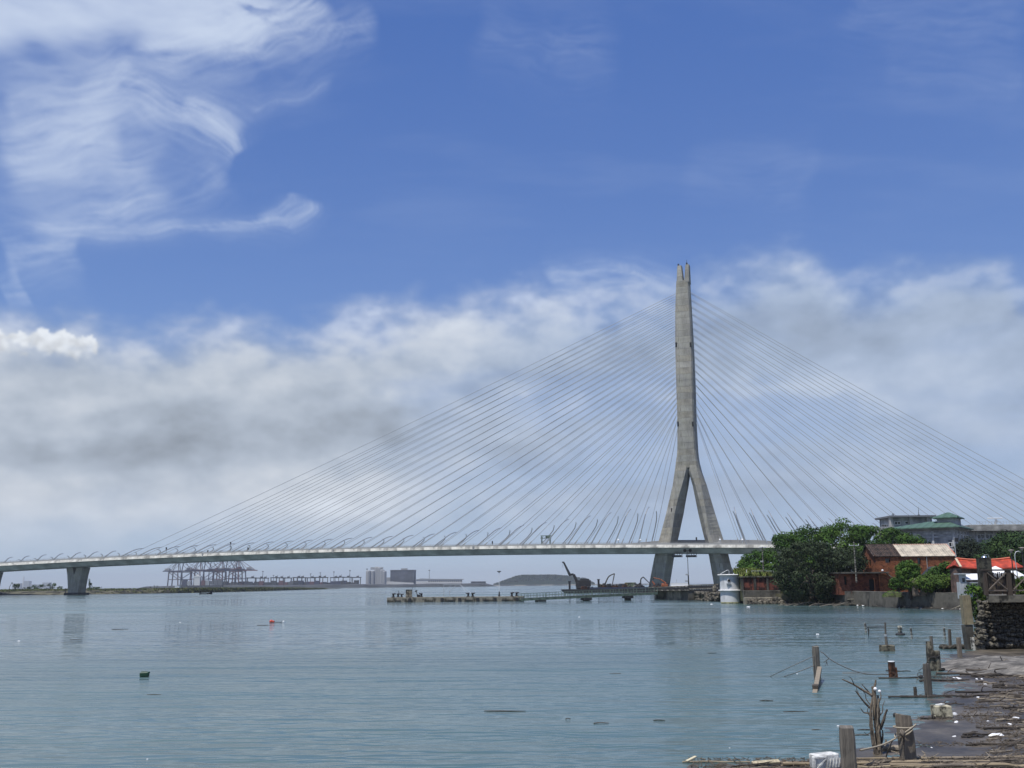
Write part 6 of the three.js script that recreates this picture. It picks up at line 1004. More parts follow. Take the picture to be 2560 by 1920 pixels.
  lamp(2535, 1374, 88, 'dark street lamp with a wide flat shade before the red roof'); lamp(2563, 1368, 84, 'street lamp with a wide flat shade next to the dark trees');
  const q = thing('swan_neck_pole', 'thin pale swan-neck pole beside the street lamp', 'pole', at(2545, 1455, 86).setY(LAND)), h = at(2545, 1378, 86).y - LAND, z = 86 / F; m = new MB(); m.tube([V(0, 0, 0), V(0, h * 0.6, 0), V(-1 * z, h - 8 * z, 0), V(2 * z, h - 2 * z, 0), V(9 * z, h, 0)], 0.04, 8, 20); m.build('shaft', M.galv, q); m = new MB(); m.box(11 * z, h - 1.5 * z, 0, 5 * z, 1.5 * z, 0.12, 0, 0, -0.5); m.build('lamp_head', M.galv, q);
  const p2 = thing('lane_pole', 'pale slim pole between the brick house and the dark trees', 'pole', at(2396, 1450, 170).setY(LAND)), h2 = at(2396, 1342, 170).y - LAND; m = new MB(); m.cyl(V(0, 0, 0), V(-0.1, h2, 0), 0.11, 0.07); m.build('shaft', M.galv, p2); m = new MB(); m.box(0.2, h2 - 0.5, 0, 0.6, 0.6, 0.3); m.build('transformer', M.darkSteel, p2);
}

// ------------------------------------------------------------------ mud flat
const edge = [[1560, 1990], [1690, 1912], [1850, 1905], [2010, 1897], [2130, 1882], [2215, 1858], [2262, 1812], [2300, 1772], [2335, 1735], [2352, 1700], [2362, 1665], [2352, 1640], [2400, 1628], [2434, 1617], [2452, 1606]].map(([x, y]) => onLevel(x, y));
const mudH = (x, z) => {
  let best = 1e9, side = 1;
  for (let i = 0; i + 1 < edge.length; i++) { const a = edge[i], b = edge[i + 1], dx = b.x - a.x, dz = b.z - a.z, t = clamp(((x - a.x) * dx + (z - a.z) * dz) / (dx * dx + dz * dz)), qx = x - a.x - dx * t, qz = z - a.z - dz * t, q = Math.hypot(qx, qz); if (q < best) { best = q; side = dx * qz - dz * qx > 0 ? 1 : -1; } }
  const d = best * side + 0.9 * fbm2(x * 0.35, z * 0.3, 3);
  return -0.05 + 0.075 * ss(-1.5, 1.5, d) + 0.05 * ss(1, 9, d) + 0.5 * ss(5, 22, d) + 0.03 * fbm2(x * 0.7 + 4, z * 0.55, 4) + 0.012 * n2(x * 3, z * 3) - 0.25 * ss(-1, -4, d);
};
{
  const x0 = 0, x1 = 70, z0 = -78, z1 = -8, nx = 420, nz = 420, g = new THREE.PlaneGeometry(1, 1, nx, nz), p = g.attributes.position;
  for (let j = 0, o = 0; j <= nz; j++) for (let i = 0; i <= nx; i++, o++) { const x = mix(x0, x1, Math.pow(i / nx, 1.25)), z = mix(z0, z1, j / nz); p.setXYZ(o, x, mudH(x, z), z); }
  g.computeVertexNormals(); const uv = g.attributes.uv; for (let o = 0; o < p.count; o++) uv.setXY(o, p.getX(o), p.getZ(o));
  structure(mesh('mud_flat', g, mat([0.175, 0.152, 0.115], { map: T.mud, rep: 0.22, rough: 0.48, bump: T.relief, bumpRep: 0.9, b: 0.03 })));
  const gr = new THREE.PlaneGeometry(1, 1, 60, 40), q = gr.attributes.position; for (let j = 0, o = 0; j <= 40; j++) for (let i = 0; i <= 60; i++, o++) { const u = i / 60, v = j / 40, c = onLevel(2660, 1672), x = c.x + (u - 0.5) * 13, z = c.z + (v - 0.5) * 16, k = ss(1, 0.35, Math.hypot((u - 0.5) * 2, (v - 0.5) * 2) + 0.15 * fbm2(x * 0.5, z * 0.5, 3)); q.setXYZ(o, x, mudH(x, z) - 0.06 + 0.38 * k + 0.02 * n2(x * 4, z * 4) * k, z); }
  gr.computeVertexNormals(); metric(flat(gr)); const u2 = gr.attributes.uv; for (let o = 0; o < q.count; o++) u2.setXY(o, q.getX(o), q.getZ(o));
  structure(mesh('gravel_bank', gr, mat([0.30, 0.285, 0.255], { map: T.mud, rep: 0.5, rough: 0.95, bump: T.relief, bumpRep: 2, b: 0.03 })));
}
const ground = (px, py) => { const p = onLevel(px, py, 0.06); return p.setY(mudH(p.x, p.z)); };
const driftM = [[0.20, 0.17, 0.138], [0.28, 0.242, 0.20], [0.125, 0.107, 0.09], [0.37, 0.325, 0.26], [0.08, 0.07, 0.062]].map((c) => mat(c, { map: T.woodH, rep: 0.8, repY: 2.2, rough: 0.9, bump: T.grain, bumpRep: 3, b: 0.01 }));
const postM = [mat([0.24, 0.225, 0.20], { map: T.wood, rep: 2.0, repY: 0.5, rough: 0.92, bump: T.grain, bumpRep: 2.4, bumpRepY: 0.5, b: 0.02 }), mat([0.29, 0.255, 0.21], { map: T.wood, rep: 2.4, repY: 0.55, rough: 0.92, bump: T.grain, bumpRep: 2.4, bumpRepY: 0.5, b: 0.02 }), mat([0.17, 0.155, 0.14], { map: T.wood, rep: 2.2, repY: 0.6, rough: 0.9, bump: T.grain, bumpRep: 2.4, bumpRepY: 0.5, b: 0.02 })];
// ------------------------------------------------------------------ posts standing in the shallows
function woodPost(px, top, base, wpx, label, material = postM[0], { lean = 0, round = false, y0 = 0, name = 'wooden_post', depth = 1 } = {}) {
  const p = onLevel(px, base, y0), d = -p.z, s = d / F, h = at(px, top, d).y - y0, w = wpx * s, o = thing(name, label, 'post', p.setY(y0), rr(-0.25, 0.25)), m = new MB(), rings = [], n = round ? 10 : 4;
  for (let i = 0; i <= 9; i++) { const t = i / 9, y = mix(-0.5, h, t), ring = []; const k = i === 9 ? 0.9 : 1; for (let a = 0; a < n * (round ? 1 : 2); a++) { const v = round ? a / n * 6.283 : Math.PI / 4 + Math.floor(a / 2) * Math.PI / 2 + (a % 2 ? 0.13 : -0.13), r = (round ? 0.5 : 0.58) * w * k * (1 + 0.05 * n3(px + Math.cos(v) * 2, y * 2.4, Math.sin(v) * 2)); ring.push(V(Math.cos(v) * r + lean * y, y + (i === 9 ? 0.03 * n2(px, a) * w * 4 : 0), Math.sin(v) * r * depth)); } rings.push(ring.reverse()); }
  m.loft(rings); m.build('timber', material, o); return o;
}
const P1 = woodPost(2127, 1817, 1982, 38, 'thick squared grey timber post beside the white foam box', postM[0]);
const P2 = woodPost(2272, 1787, 1900, 33, 'squared timber post with rope wound round it on the mud', postM[1], { lean: -0.06, y0: 0.03 });
const P3 = woodPost(2044, 1616, 1699, 15, 'lone timber post out in the water with ropes tied to it', postM[0], { lean: -0.01 });
woodPost(2322, 1660, 1737, 15.5, 'timber post with a white painted strip at the edge of the mud', postM[2], { y0: 0.02 });
woodPost(2289, 1717, 1739, 8.5, 'short black stump beside the timber post on the mud edge', driftM[4], { round: true, name: 'stump' });
woodPost(2376, 1573, 1618, 6.5, 'slim timber post on a clump before the stone platform', postM[2], { lean: 0.03, y0: 0.02 });
woodPost(2400, 1594, 1641, 10, 'flat timber post on the mud before the stone platform', postM[1], { y0: 0.03 });
{
  // footing with a two-stage post
  const p = onLevel(2218, 1628), d = -p.z, s = d / F, o = thing('footed_post', 'thin post rising from a mossy concrete block in the water', 'post', p.clone());
  let m = new MB(); m.box(0, 0.1, 0, 31 * s, 0.5, 24 * s, 0.1, 0, 0, 0.05); m.build('block', mat([0.19, 0.175, 0.135], { map: T.stain, rep: 1.2, bump: T.relief, bumpRep: 2, b: 0.03 }), o);
  m = new MB(); m.cyl(V(0, 0.2, 0), V(-0.02, 38 * s, 0), 3.5 * s, 3.2 * s, 8); m.build('shaft', postM[0], o); m = new MB(); m.cyl(V(-0.02, 36 * s, 0), V(0, 68 * s, 0), 2.2 * s, 2 * s, 8); m.build('upper_shaft', postM[2], o); m = new MB(); m.cyl(V(-0.02, 35 * s, 0), V(-0.02, 40 * s, 0), 3.6 * s, 3.6 * s, 8); m.build('collar', M.galv, o);
}
{
  const p = onLevel(2231, 1694), d = -p.z, s = d / F, o = thing('rusty_pipe_pile', 'rusty steel pipe pile with a white top in the shallows', 'pile', p.clone());
  let m = new MB(); m.cyl(V(0, -0.4, 0), V(0, 37 * s, 0), 8.3 * s, 8.2 * s, 18); m.build('pipe', M.rust, o); m = new MB(); m.cyl(V(0, 37 * s, 0), V(0, 38.6 * s, 0), 8.0 * s, 7.8 * s, 18); m.build('white_top', M.cleanWhite, o); m = new MB(); m.box(10 * s, 11 * s, 0, 5 * s, 26 * s, 7 * s, 0, 0, 0.05, 0.02); m.build('side_plate', M.rust, o);
  const q = thing('concrete_pillars', 'pair of broken concrete pillars bound with wire at the mud edge', 'pillars', onLevel(2336, 1676, 0.02)), k = far(2336, 1676) / F, c = mat([0.215, 0.195, 0.155], { map: T.stain, rep: 1.1, bump: T.relief, bumpRep: 2, b: 0.03 });
  m = new MB(); m.loft([[-12, -0.3], [-12, 60 * k / k], [0, 0]].slice(0, 0).concat([0, 1, 2]).map((i) => { const y = [-0.3, 42 * k, 68 * k][i], w = [8, 7.5, 4.5][i] * k, x = [-6, -6.5, -9][i] * k; return [V(x - w, y, w), V(x + w, y, w), V(x + w, y, -w), V(x - w, y, -w)].reverse(); })); m.build('broken_pillar', c, q);
  m = new MB(); m.cyl(V(7 * k, -0.3, 0), V(7.5 * k, 46 * k, 0), 9.5 * k, 9 * k, 12); m.build('round_pillar', c, q);
  m = new MB(); m.cyl(V(0, 50 * k, -4 * k), V(0, 80 * k, -4 * k), 4 * k, 3.8 * k, 8); m.build('timber_stub', postM[0], q);
  m = new MB(); m.tube([V(-13 * k, 34 * k, 8 * k), V(0, 30 * k, 10 * k), V(13 * k, 36 * k, 9 * k)], 0.02); m.tube([V(-13 * k, 28 * k, 8 * k), V(0, 33 * k, 10 * k), V(14 * k, 30 * k, 9 * k)], 0.02); m.build('wire_binding', M.black, q);
  m = new MB(); m.limb([V(-10 * k, 32 * k, 9 * k), V(-30 * k, 8 * k, 10 * k), V(-42 * k, 0, 10 * k)], 0.025, 0.015, 5); m.build('loose_stick', driftM[4], q);
  for (let i = 0; i < 6; i++) stone(q, (10 + i * 3.4) * k, 0.04, (8 - i * 4) * k, 0.16, 0.12, 0.14, DARKROCK);
}
const paleM = mat([0.62, 0.64, 0.64], { map: T.stain, rep: 1.2, rough: 0.7 });
woodPost(2165.5, 1558, 1582, 5.6, 'white post beside a thin stub in the open water', paleM, { round: true, name: 'white_post', lean: -0.06 });
woodPost(2172, 1571, 1582, 3, 'thin dark stub beside the white post in the open water', postM[2], { round: true, name: 'stump' });
woodPost(2280, 1570, 1597, 5, 'white post with a chipped top past the tyre float', paleM, { round: true, name: 'white_post', lean: -0.04 });
woodPost(2362.5, 1569, 1598, 5.2, 'white post with a thin wire before the platform', paleM, { round: true, name: 'white_post' });
{
  const p = onLevel(2363, 1597), o = thing('thin_wire', 'thin upright wire above the white post', 'wire', p.setY(0)); let m = new MB(); m.cyl(V(0.03, 0, 0), V(0.0, 1.55, 0), 0.012, 0.008, 5); m.build('strand', M.darkSteel, o);
  const q = onLevel(2251, 1588), s = -q.z / F, t = thing('tyre_float', 'concrete drum standing on a black tyre in the water', 'float', q.clone()); m = new MB(); m.add(new THREE.TorusGeometry(8.5 * s, 3 * s, 8, 20).rotateX(Math.PI / 2).translate(0, 1.6 * s, 0)); m.build('tyre', M.black, t); m = new MB(); m.lathe([[0, 2 * s], [5.2 * s, 2 * s], [4.8 * s, 12 * s], [5.6 * s, 14 * s], [5.4 * s, 17 * s], [5.2 * s, 22 * s], [0, 23 * s]], 0, 0, 0, 14); m.build('drum', mat([0.48, 0.49, 0.46], { map: T.stain, rep: 1.5 }), t);
  const r = thing('rail_line', 'thin dark bar joining the white post to the footed post', 'bar', V(0, 0, 0)); m = new MB(); const a = at(2168, 1567, 84), b = at(2216, 1567.5, 62); m.cyl(at(2168, 1568, 80), at(2215, 1567.5, 78), 0.035, 0.035, 6); m.build('bar', M.darkSteel, r); m = new MB(); m.cyl(at(2170, 1568, 80).setY(-0.2), at(2170, 1568, 80), 0.03); m.cyl(at(2213, 1568, 78).setY(-0.2), at(2213, 1568, 78), 0.03); m.build('support', M.darkSteel, r);
  // boulder clumps at the platform foot
  const c = thing('rock_clump', 'flat weedy rock clump at the foot of the slim posts', 'rocks', onLevel(2385, 1622)), k = far(2385, 1622) / F; for (let i = 0; i < 16; i++) stone(c, (rr(-26, 40)) * k, 0.05 + rr(0, 0.1), rr(-14, 10) * k, rr(0.3, 0.6), rr(0.15, 0.28), rr(0.25, 0.4), DARKROCK);
  // strut leaning on the lone post, its ropes
  const a3 = onLevel(2034, 1737), st = thing('leaning_strut', 'weathered plank leaning against the lone timber post', 'plank', a3.clone()); const top = at(2049, 1670, -P3.position.z - 0.35).sub(a3); m = new MB(); m.bar(V(0, -0.15, 0), top, 0.17, 0.12); m.build('plank', driftM[3], st); m = new MB(); m.bar(top.clone().multiplyScalar(0.24), top.clone().multiplyScalar(0.3), 0.21, 0.16); m.build('rope_band', driftM[2], st);
  const rope = (name, label, pts, r, material = mat([0.16, 0.155, 0.145])) => { const o2 = thing(name, label, 'rope', pts[0].clone()); const k2 = new MB(); k2.tube(pts.map((q2) => q2.clone().sub(pts[0])), r, 5, 24); k2.build('strand', material, o2); return o2; };
  const d3 = -P3.position.z;
  rope('mooring_rope', 'taut thin rope running from the lone post down into the water', [at(2040, 1638, d3), at(1985, 1663, d3 - 1), onLevel(1923, 1691).setY(-0.02)], 0.014);
  rope('mooring_rope', 'lower thin rope running from the lone post into the water', [at(2039, 1662, d3), at(2000, 1678, d3 - 0.6), onLevel(1958, 1691).setY(-0.02)], 0.016);
  rope('mooring_rope', 'sagging rope from the lone post to the rusty pipe pile', [at(2051, 1629, d3), at(2060, 1634, d3), at(2072, 1646, d3), at(2110, 1667, d3), at(2160, 1684, d3 + 0.3), onLevel(2222, 1693).setY(0.12)], 0.02);
  { const q2 = thing('snagged_twig', 'dark twig snagged on the sagging rope', 'twig', at(2070, 1648, d3)); m = new MB(); const z = d3 / F; m.limb([V(2 * z, 1 * z, 0), V(-10 * z, -7 * z, 0)], 0.02, 0.01, 5); m.limb([V(-3 * z, -5 * z, 0), V(-7 * z, -16 * z, 0)], 0.015, 0.008, 5); m.limb([V(-4 * z, -6 * z, 0), V(-1 * z, -15 * z, 0)], 0.015, 0.008, 5); m.build('stem', driftM[4], q2); }
  const d2 = -P2.position.z;
  rope('post_rope', 'pale rope stretched from the wound post toward the thick post', [at(2290, 1811, d2 - 0.25), at(2270, 1826, d2 - 0.3), at(2240, 1845, d2 - 0.3), at(2205, 1862, d2 - 0.5), at(2150, 1876, d2 - 1)], 0.02, mat([0.32, 0.28, 0.21]));
  rope('post_rope', 'slack rope hanging from the knot to the debris', [at(2252, 1836, d2 - 0.3), at(2232, 1850, d2 - 0.3), at(2222, 1872, d2 - 0.3), onLevel(2215, 1898).setY(0.04)], 0.016, mat([0.10, 0.09, 0.075]));
  { const o2 = thing('rope_knot', 'bulky rope knot beside the wound post', 'knot', at(2256, 1834, d2 - 0.3)); m = new MB(); for (let i = 0; i < 6; i++) m.add(new THREE.TorusGeometry(0.05 + 0.01 * (i % 3), 0.022, 6, 12).applyMatrix4(new THREE.Matrix4().makeRotationFromEuler(new THREE.Euler(i * 1.1, i * 0.8, i)))); m.build('coil', mat([0.14, 0.12, 0.095]), o2); m = new MB(); m.limb([V(0, 0, 0), V(0.02, -0.12, 0.02), V(-0.01, -0.24, 0)], 0.03, 0.015, 5); m.build('loose_end', driftM[4], o2); }
  { const wrap = new MB(); for (const [y, t] of [[0.72, 0.0], [0.6, 0.35]]) { const pts = []; for (let i = 0; i < 12; i++) { const a4 = i / 12 * 6.283; pts.push(V(Math.cos(a4) * 0.2 - 0.12 * y, y + Math.cos(a4) * t * 0.3, Math.sin(a4) * 0.2)); } wrap.tube(pts, 0.018, 5, 24, true); } const w = wrap.build('rope_turns', mat([0.34, 0.30, 0.23]), P2); }
}
// ------------------------------------------------------------------ stone platform with its fence
{
  const D = 63.6, px0 = 2452, f = frame(px0, 1616, D), X = (px) => at(px, 1560, D).x, Y = (py, d = D) => at(2500, py, d).y, front = -62.5, xl = X(2455), xr = xl + 9;
  const o = thing('stone_platform', 'cobble-walled waterside platform under a concrete slab', 'platform', V(0, 0, 0));
  let m = new MB(); const yT = Y(1489, 62.5), yB = Y(1506, 62.5);
  m.prism([[xl, -front], [xr, -front], [xr, -front + 6.4], [xl + 2.9, -front + 6.4]], 0, yT - yB, new THREE.Matrix4().makeRotationX(-Math.PI / 2).setPosition(0, yB, 0)); m.build('slab', mat([0.185, 0.175, 0.15], { map: T.stain, rep: 0.45, rough: 0.95, bump: T.relief, bumpRep: 1.2, b: 0.03 }), o);
  m = new MB(); m.box((xl + xr) / 2 + 0.15, yB / 2 - 0.1, -D - 0.65, xr - xl - 0.3, yB + 0.2, 0.9); m.build('wall_core', mat([0.15, 0.14, 0.12], { map: T.weather, rep: 1 }), o);
  m = new MB(); m.prism([[xl + 0.1, D + 0.3], [xl + 1, D + 0.3], [xl + 4, D + 5.2], [xl + 2.6, D + 5.2]], 0, yB, new THREE.Matrix4().makeRotationX(-Math.PI / 2)); m.build('side_core', mat([0.15, 0.14, 0.12], { map: T.weather, rep: 1 }), o);
  const R = mulberry(99); let y = 0.12, row = 0;
  while (y < yB - 0.05) {
    const hgt = mix(0.34, 0.19, ss(0, 1.6, y)) * (0.9 + 0.2 * R()); let x = xl - 0.1 + (row % 2) * 0.12;
    while (x < xl + 4.6) { const w = hgt * (0.95 + R() * 1.3); stone(o, x + w / 2, y + hgt / 2 + (R() - 0.5) * 0.11, -D - 0.14 + (R() - 0.5) * 0.1 + 0.25 * ss(0.8, 0, y), w * (0.95 + 0.2 * R()), hgt * (0.85 + 0.35 * R()), 0.4 + R() * 0.2, STONE, R); x += w * 0.99; }
    y += hgt * 0.93; row++;
  }
  // quoins spilling out at the corner
  for (let i = 0; i < 26; i++) { const t = i / 26, s = mix(0.5, 0.2, t) * (0.8 + 0.4 * R()); stone(o, xl - 0.12 - 0.38 * (1 - t) * (0.4 + 0.9 * R()), 0.1 + t * (yB - 0.25), -D + 0.25 + 0.3 * R() - t * 0.1, s * 1.3, s * 0.72, s, STONE, R); }
  for (let i = 0; i < 20; i++) { const t = i / 20, s = mix(0.42, 0.22, t) * (0.8 + 0.4 * R()); const back = 0.5 + R() * 2.4; stone(o, xl + 0.1 + back * 0.46 - 0.1 * R(), 0.1 + t * (yB - 0.3), -D - back, s, s * 0.72, s * 1.2, STONE, R); }
  // fence
  const fz = front - 0.25, wood = [mat([0.10, 0.078, 0.062], { map: T.wood, rep: 2, repY: 0.7 }), mat([0.075, 0.06, 0.05], { map: T.wood, rep: 2.4, repY: 0.7 }), mat([0.13, 0.105, 0.08], { map: T.wood, rep: 2.2, repY: 0.7 })], paleW = mat([0.26, 0.22, 0.19], { map: T.wood, rep: 2, repY: 0.8 });
  const fn = thing('timber_fence', 'dark timber fence with pale crossed braces on the platform', 'fence', V(0, yT + 0.005, fz)), fx = (px) => at(px, 1460, -fz).x, fy = (py) => at(2500, py, -fz).y - yT, topY = fy(1427);
  for (const [px, w] of [[2463.5, 9], [2522, 13], [2580, 10]]) { m = new MB(); m.box(fx(px), topY / 2, 0, w * 0.024, topY, 0.22, 0, 0, 0, 0.02); m.build('post', wood[0], fn); }
  m = new MB(); m.box((fx(2455) + fx(2640)) / 2, topY + 0.04, 0.02, fx(2640) - fx(2455), 0.09, 0.26, 0, 0, 0, 0.015); m.build('top_rail', wood[1], fn);
  m = new MB(); m.box((fx(2466) + fx(2516)) / 2, fy(1476.5), 0.09, fx(2516) - fx(2466), 0.075, 0.07); m.build('bottom_rail', paleW, fn); m = new MB(); m.box((fx(2528) + fx(2576)) / 2, fy(1476.5), 0.09, fx(2576) - fx(2528), 0.075, 0.07); m.build('bottom_rail', paleW, fn);
  for (let i = 0; i < 15; i++) { const px = 2469.5 + i * 3.2 + rr(-0.4, 0.4), h = fy(1430) - rr(0, 0.08); m = new MB(); m.cyl(V(fx(px), 0.1, -0.03 + rr(-0.02, 0.02)), V(fx(px) + rr(-0.02, 0.02), h, -0.03), 0.034 + rr(0, 0.008), 0.03, 7); m.build('picket', wood[Math.floor(rr(0, 3))], fn); }
  for (const [a, b] of [[2468, 2515], [2530, 2577]]) { for (const k of [0, 1]) { m = new MB(); m.bar(V(fx(k ? a : b), fy(1432), 0.12), V(fx(k ? b : a), fy(1474), k ? 0.12 : 0.17), 0.07, 0.05); m.build('brace', paleW, fn); } }
  for (let i = 0; i < 4; i++) { m = new MB(); const px = 2531 + i * 2.6; m.cyl(V(fx(px), 0.1, -0.1), V(fx(px), fy(1432), -0.1), 0.034, 0.03, 7); m.build('picket', wood[i % 3], fn); }
  // tan concrete pillar on its plinth, white board under it
  const q = thing('gate_pillar', 'tall tan concrete pillar on a grey plinth beside the platform', 'pillar', at(2421, 1592, D).setY(0)), k = D / F; const qy = (py) => at(2421, py, D).y;
  m = new MB(); m.loft([[qy(1561), -10.5, 10.5], [qy(1488), -11.8, 8.5]].map(([yy2, a, b]) => [V(a * k, yy2, 0.3), V(b * k, yy2, 0.3), V((b + 3) * k, yy2, -0.3), V((a + 3) * k, yy2, -0.3)].reverse())); m.build('shaft', mat([0.33, 0.285, 0.19], { map: T.concrete, rep: 0.5, rough: 0.95, bump: T.relief, bumpRep: 1.5, b: 0.02 }), q);
  m = new MB(); m.box(9.6 * k, (qy(1561) + qy(1490)) / 2, -0.12, 0.14, qy(1490) - qy(1561) - 0.05, 0.5, 0, 0, 0.03); m.build('edge_board', postM[2], q);
  m = new MB(); m.loft([[-0.4, -6, 9], [qy(1562), -10, 9]].map(([yy2, a, b]) => [V(a * k, yy2, 0.26), V(b * k, yy2, 0.26), V(b * k, yy2, -0.3), V(a * k, yy2, -0.3)].reverse())); m.build('plinth', wallStain, q);
  m = new MB(); m.box(2.6 * k, qy(1609), 0.38, 9.5 * k, qy(1592) - qy(1625), 0.1, 0, 0, 0.06, 0.02); m.build('white_board', mat([0.66, 0.65, 0.62], { map: T.stain, rep: 1.5 }), q);
  // bushes by the platform
  const bushOf = (px, py, d, w, h, pal, seed, label, y0) => { const b = thing('leafy_bush', label, 'bush', at(px, py, d).setY(y0)), Rb = mulberry(seed); const cl = dome(Rb, 46, w / 2, h * 0.6, w / 2, w * 0.11, w * 0.18, h * 0.42, -0.9); const fo = mesh('foliage', leafCrown(cl, 0.11, 0.6, seed, pal), leafMat, b); fo.userData.kind = 'stuff'; const mm = new MB(); for (let i = 0; i < 6; i++) mm.limb([V(0, -0.3, 0), V(rr(-0.2, 0.2) * w, h * 0.4, rr(-0.2, 0.2) * w), V(rr(-0.4, 0.4) * w, h * 0.8, rr(-0.3, 0.3) * w)], 0.03, 0.012, 5); mm.build('stems', bark, b); };
  bushOf(2434, 1490, 69.5, 1.4, 1.9, PAL.bright, 201, 'green bush squeezed between the white shed and the timber fence', 1.93);
  bushOf(2449, 1490, 69, 0.8, 1.6, PAL.lime, 203, 'yellow-green bush beside the fence post', 1.93);
  bushOf(2443, 1530, 64.6, 0.5, 2.3, PAL.dark, 204, 'dark creeper hanging down beside the tan pillar', 0.05);
  bushOf(2560, 1470, 66, 1.3, 1.1, PAL.lime, 205, 'yellow-green shrub behind the fence braces', yT);
}
// ------------------------------------------------------------------ dead snag
{
  const p = ground(2193, 1880), d = -p.z, s = d / F, o = thing('dead_snag', 'bare split dead tree stump with jagged branches in the mud', 'dead tree', p), Q = (px, py, z = 0) => at(px, py, d).sub(p).add(V(0, 0, z)), bone = mat([0.29, 0.245, 0.19], { map: T.wood, rep: 3, repY: 0.9, bump: T.grain, bumpRep: 4, bumpRepY: 1, b: 0.02 }), darkB = driftM[2];
  let m = new MB(); m.limb([Q(2196, 1888), Q(2192, 1822), Q(2187, 1760), Q(2184, 1716)], 0.09, 0.04, 11, 0.55); m.build('trunk', bone, o);
  m = new MB(); m.limb([Q(2188, 1884, 0.06), Q(2178, 1835, 0.08), Q(2173, 1782, 0.1), Q(2181, 1742, 0.03)], 0.05, 0.02, 8, 0.6); m.build('trunk', driftM[0], o);
  m = new MB(); m.limb([Q(2203, 1880, -0.05), Q(2199, 1820, -0.04), Q(2196, 1770, 0.02), Q(2195, 1738, 0)], 0.045, 0.02, 8, 0.6); m.build('trunk', darkB, o);
  const br = [[[2180, 1738], [2160, 1726], [2135, 1711], [2109, 1699], 0.035], [[2178, 1772], [2165, 1760], [2150, 1742], [2139, 1727], 0.03], [[2180, 1785], [2166, 1782], [2157, 1780], [2148, 1770], 0.022], [[2182, 1745], [2174, 1730], [2165, 1720], [2158, 1711], 0.024], [[2184, 1722], [2188, 1712], [2189, 1705], [2189, 1699], 0.035], [[2200, 1822], [2206, 1800], [2210, 1785], [2214, 1772], 0.05], [[2196, 1765], [2201, 1755], [2205, 1745], [2206, 1734], 0.02], [[2203, 1860], [2206, 1845], [2207, 1835], [2206, 1825], 0.03], [[2184, 1800], [2172, 1790], [2166, 1776], [2168, 1764], 0.016], [[2176, 1762], [2168, 1748], [2166, 1736], [2160, 1728], 0.014], [[2198, 1790], [2206, 1780], [2207, 1764], [2212, 1752], 0.014], [[2135, 1711], [2128, 1700], [2124, 1694], [2118, 1690], 0.012], [[2150, 1742], [2148, 1732], [2144, 1724], [2145, 1716], 0.012], [[2190, 1840], [2176, 1832], [2168, 1836], [2160, 1830], 0.014]];
  br.forEach(([a, b, c, e, r], i) => { m = new MB(); const z = (i % 3 - 1) * 0.08; m.limb([Q(a[0], a[1]), Q(b[0], b[1], z), Q(c[0], c[1], z), Q(e[0], e[1], z * 1.4)], r, r * 0.45, 6, 0.15); m.build('branch', i % 2 ? darkB : driftM[0], o); });
  for (let i = 0; i < 2; i++) { m = new MB(); const x = 2181 + i * 11; m.limb([Q(x, 1738 + i * 6, 0.12), Q(x - 5 + i * 2, 1800, 0.14), Q(x + 4, 1860, 0.13)], 0.014, 0.01, 5); m.build('vine', driftM[3], o); }
  m = new MB(); m.add(new THREE.SphereGeometry(0.045, 8, 6).applyMatrix4(new THREE.Matrix4().makeTranslation(Q(2186, 1722, 0.05).x, Q(2186, 1722).y, 0.06))); m.add(new THREE.SphereGeometry(0.04, 8, 6).applyMatrix4(new THREE.Matrix4().makeTranslation(Q(2197, 1728, 0.05).x, Q(2197, 1728).y, 0.05))); m.build('caught_foam', M.cleanWhite, o);
  const lg = thing('short_log', 'short thick log lying at the foot of the dead snag', 'log', ground(2210, 1872)); m = new MB(); m.limb([V(-0.2, 0.06, 0), V(0.1, 0.07, 0.02), V(0.34, 0.05, 0.05)], 0.085, 0.075, 10, 0.1); m.build('log', driftM[3], lg); m = new MB(); m.limb([V(0.05, 0.1, 0), V(0.08, 0.24, -0.04)], 0.035, 0.02, 6); m.build('branch_stub', driftM[0], lg);
}
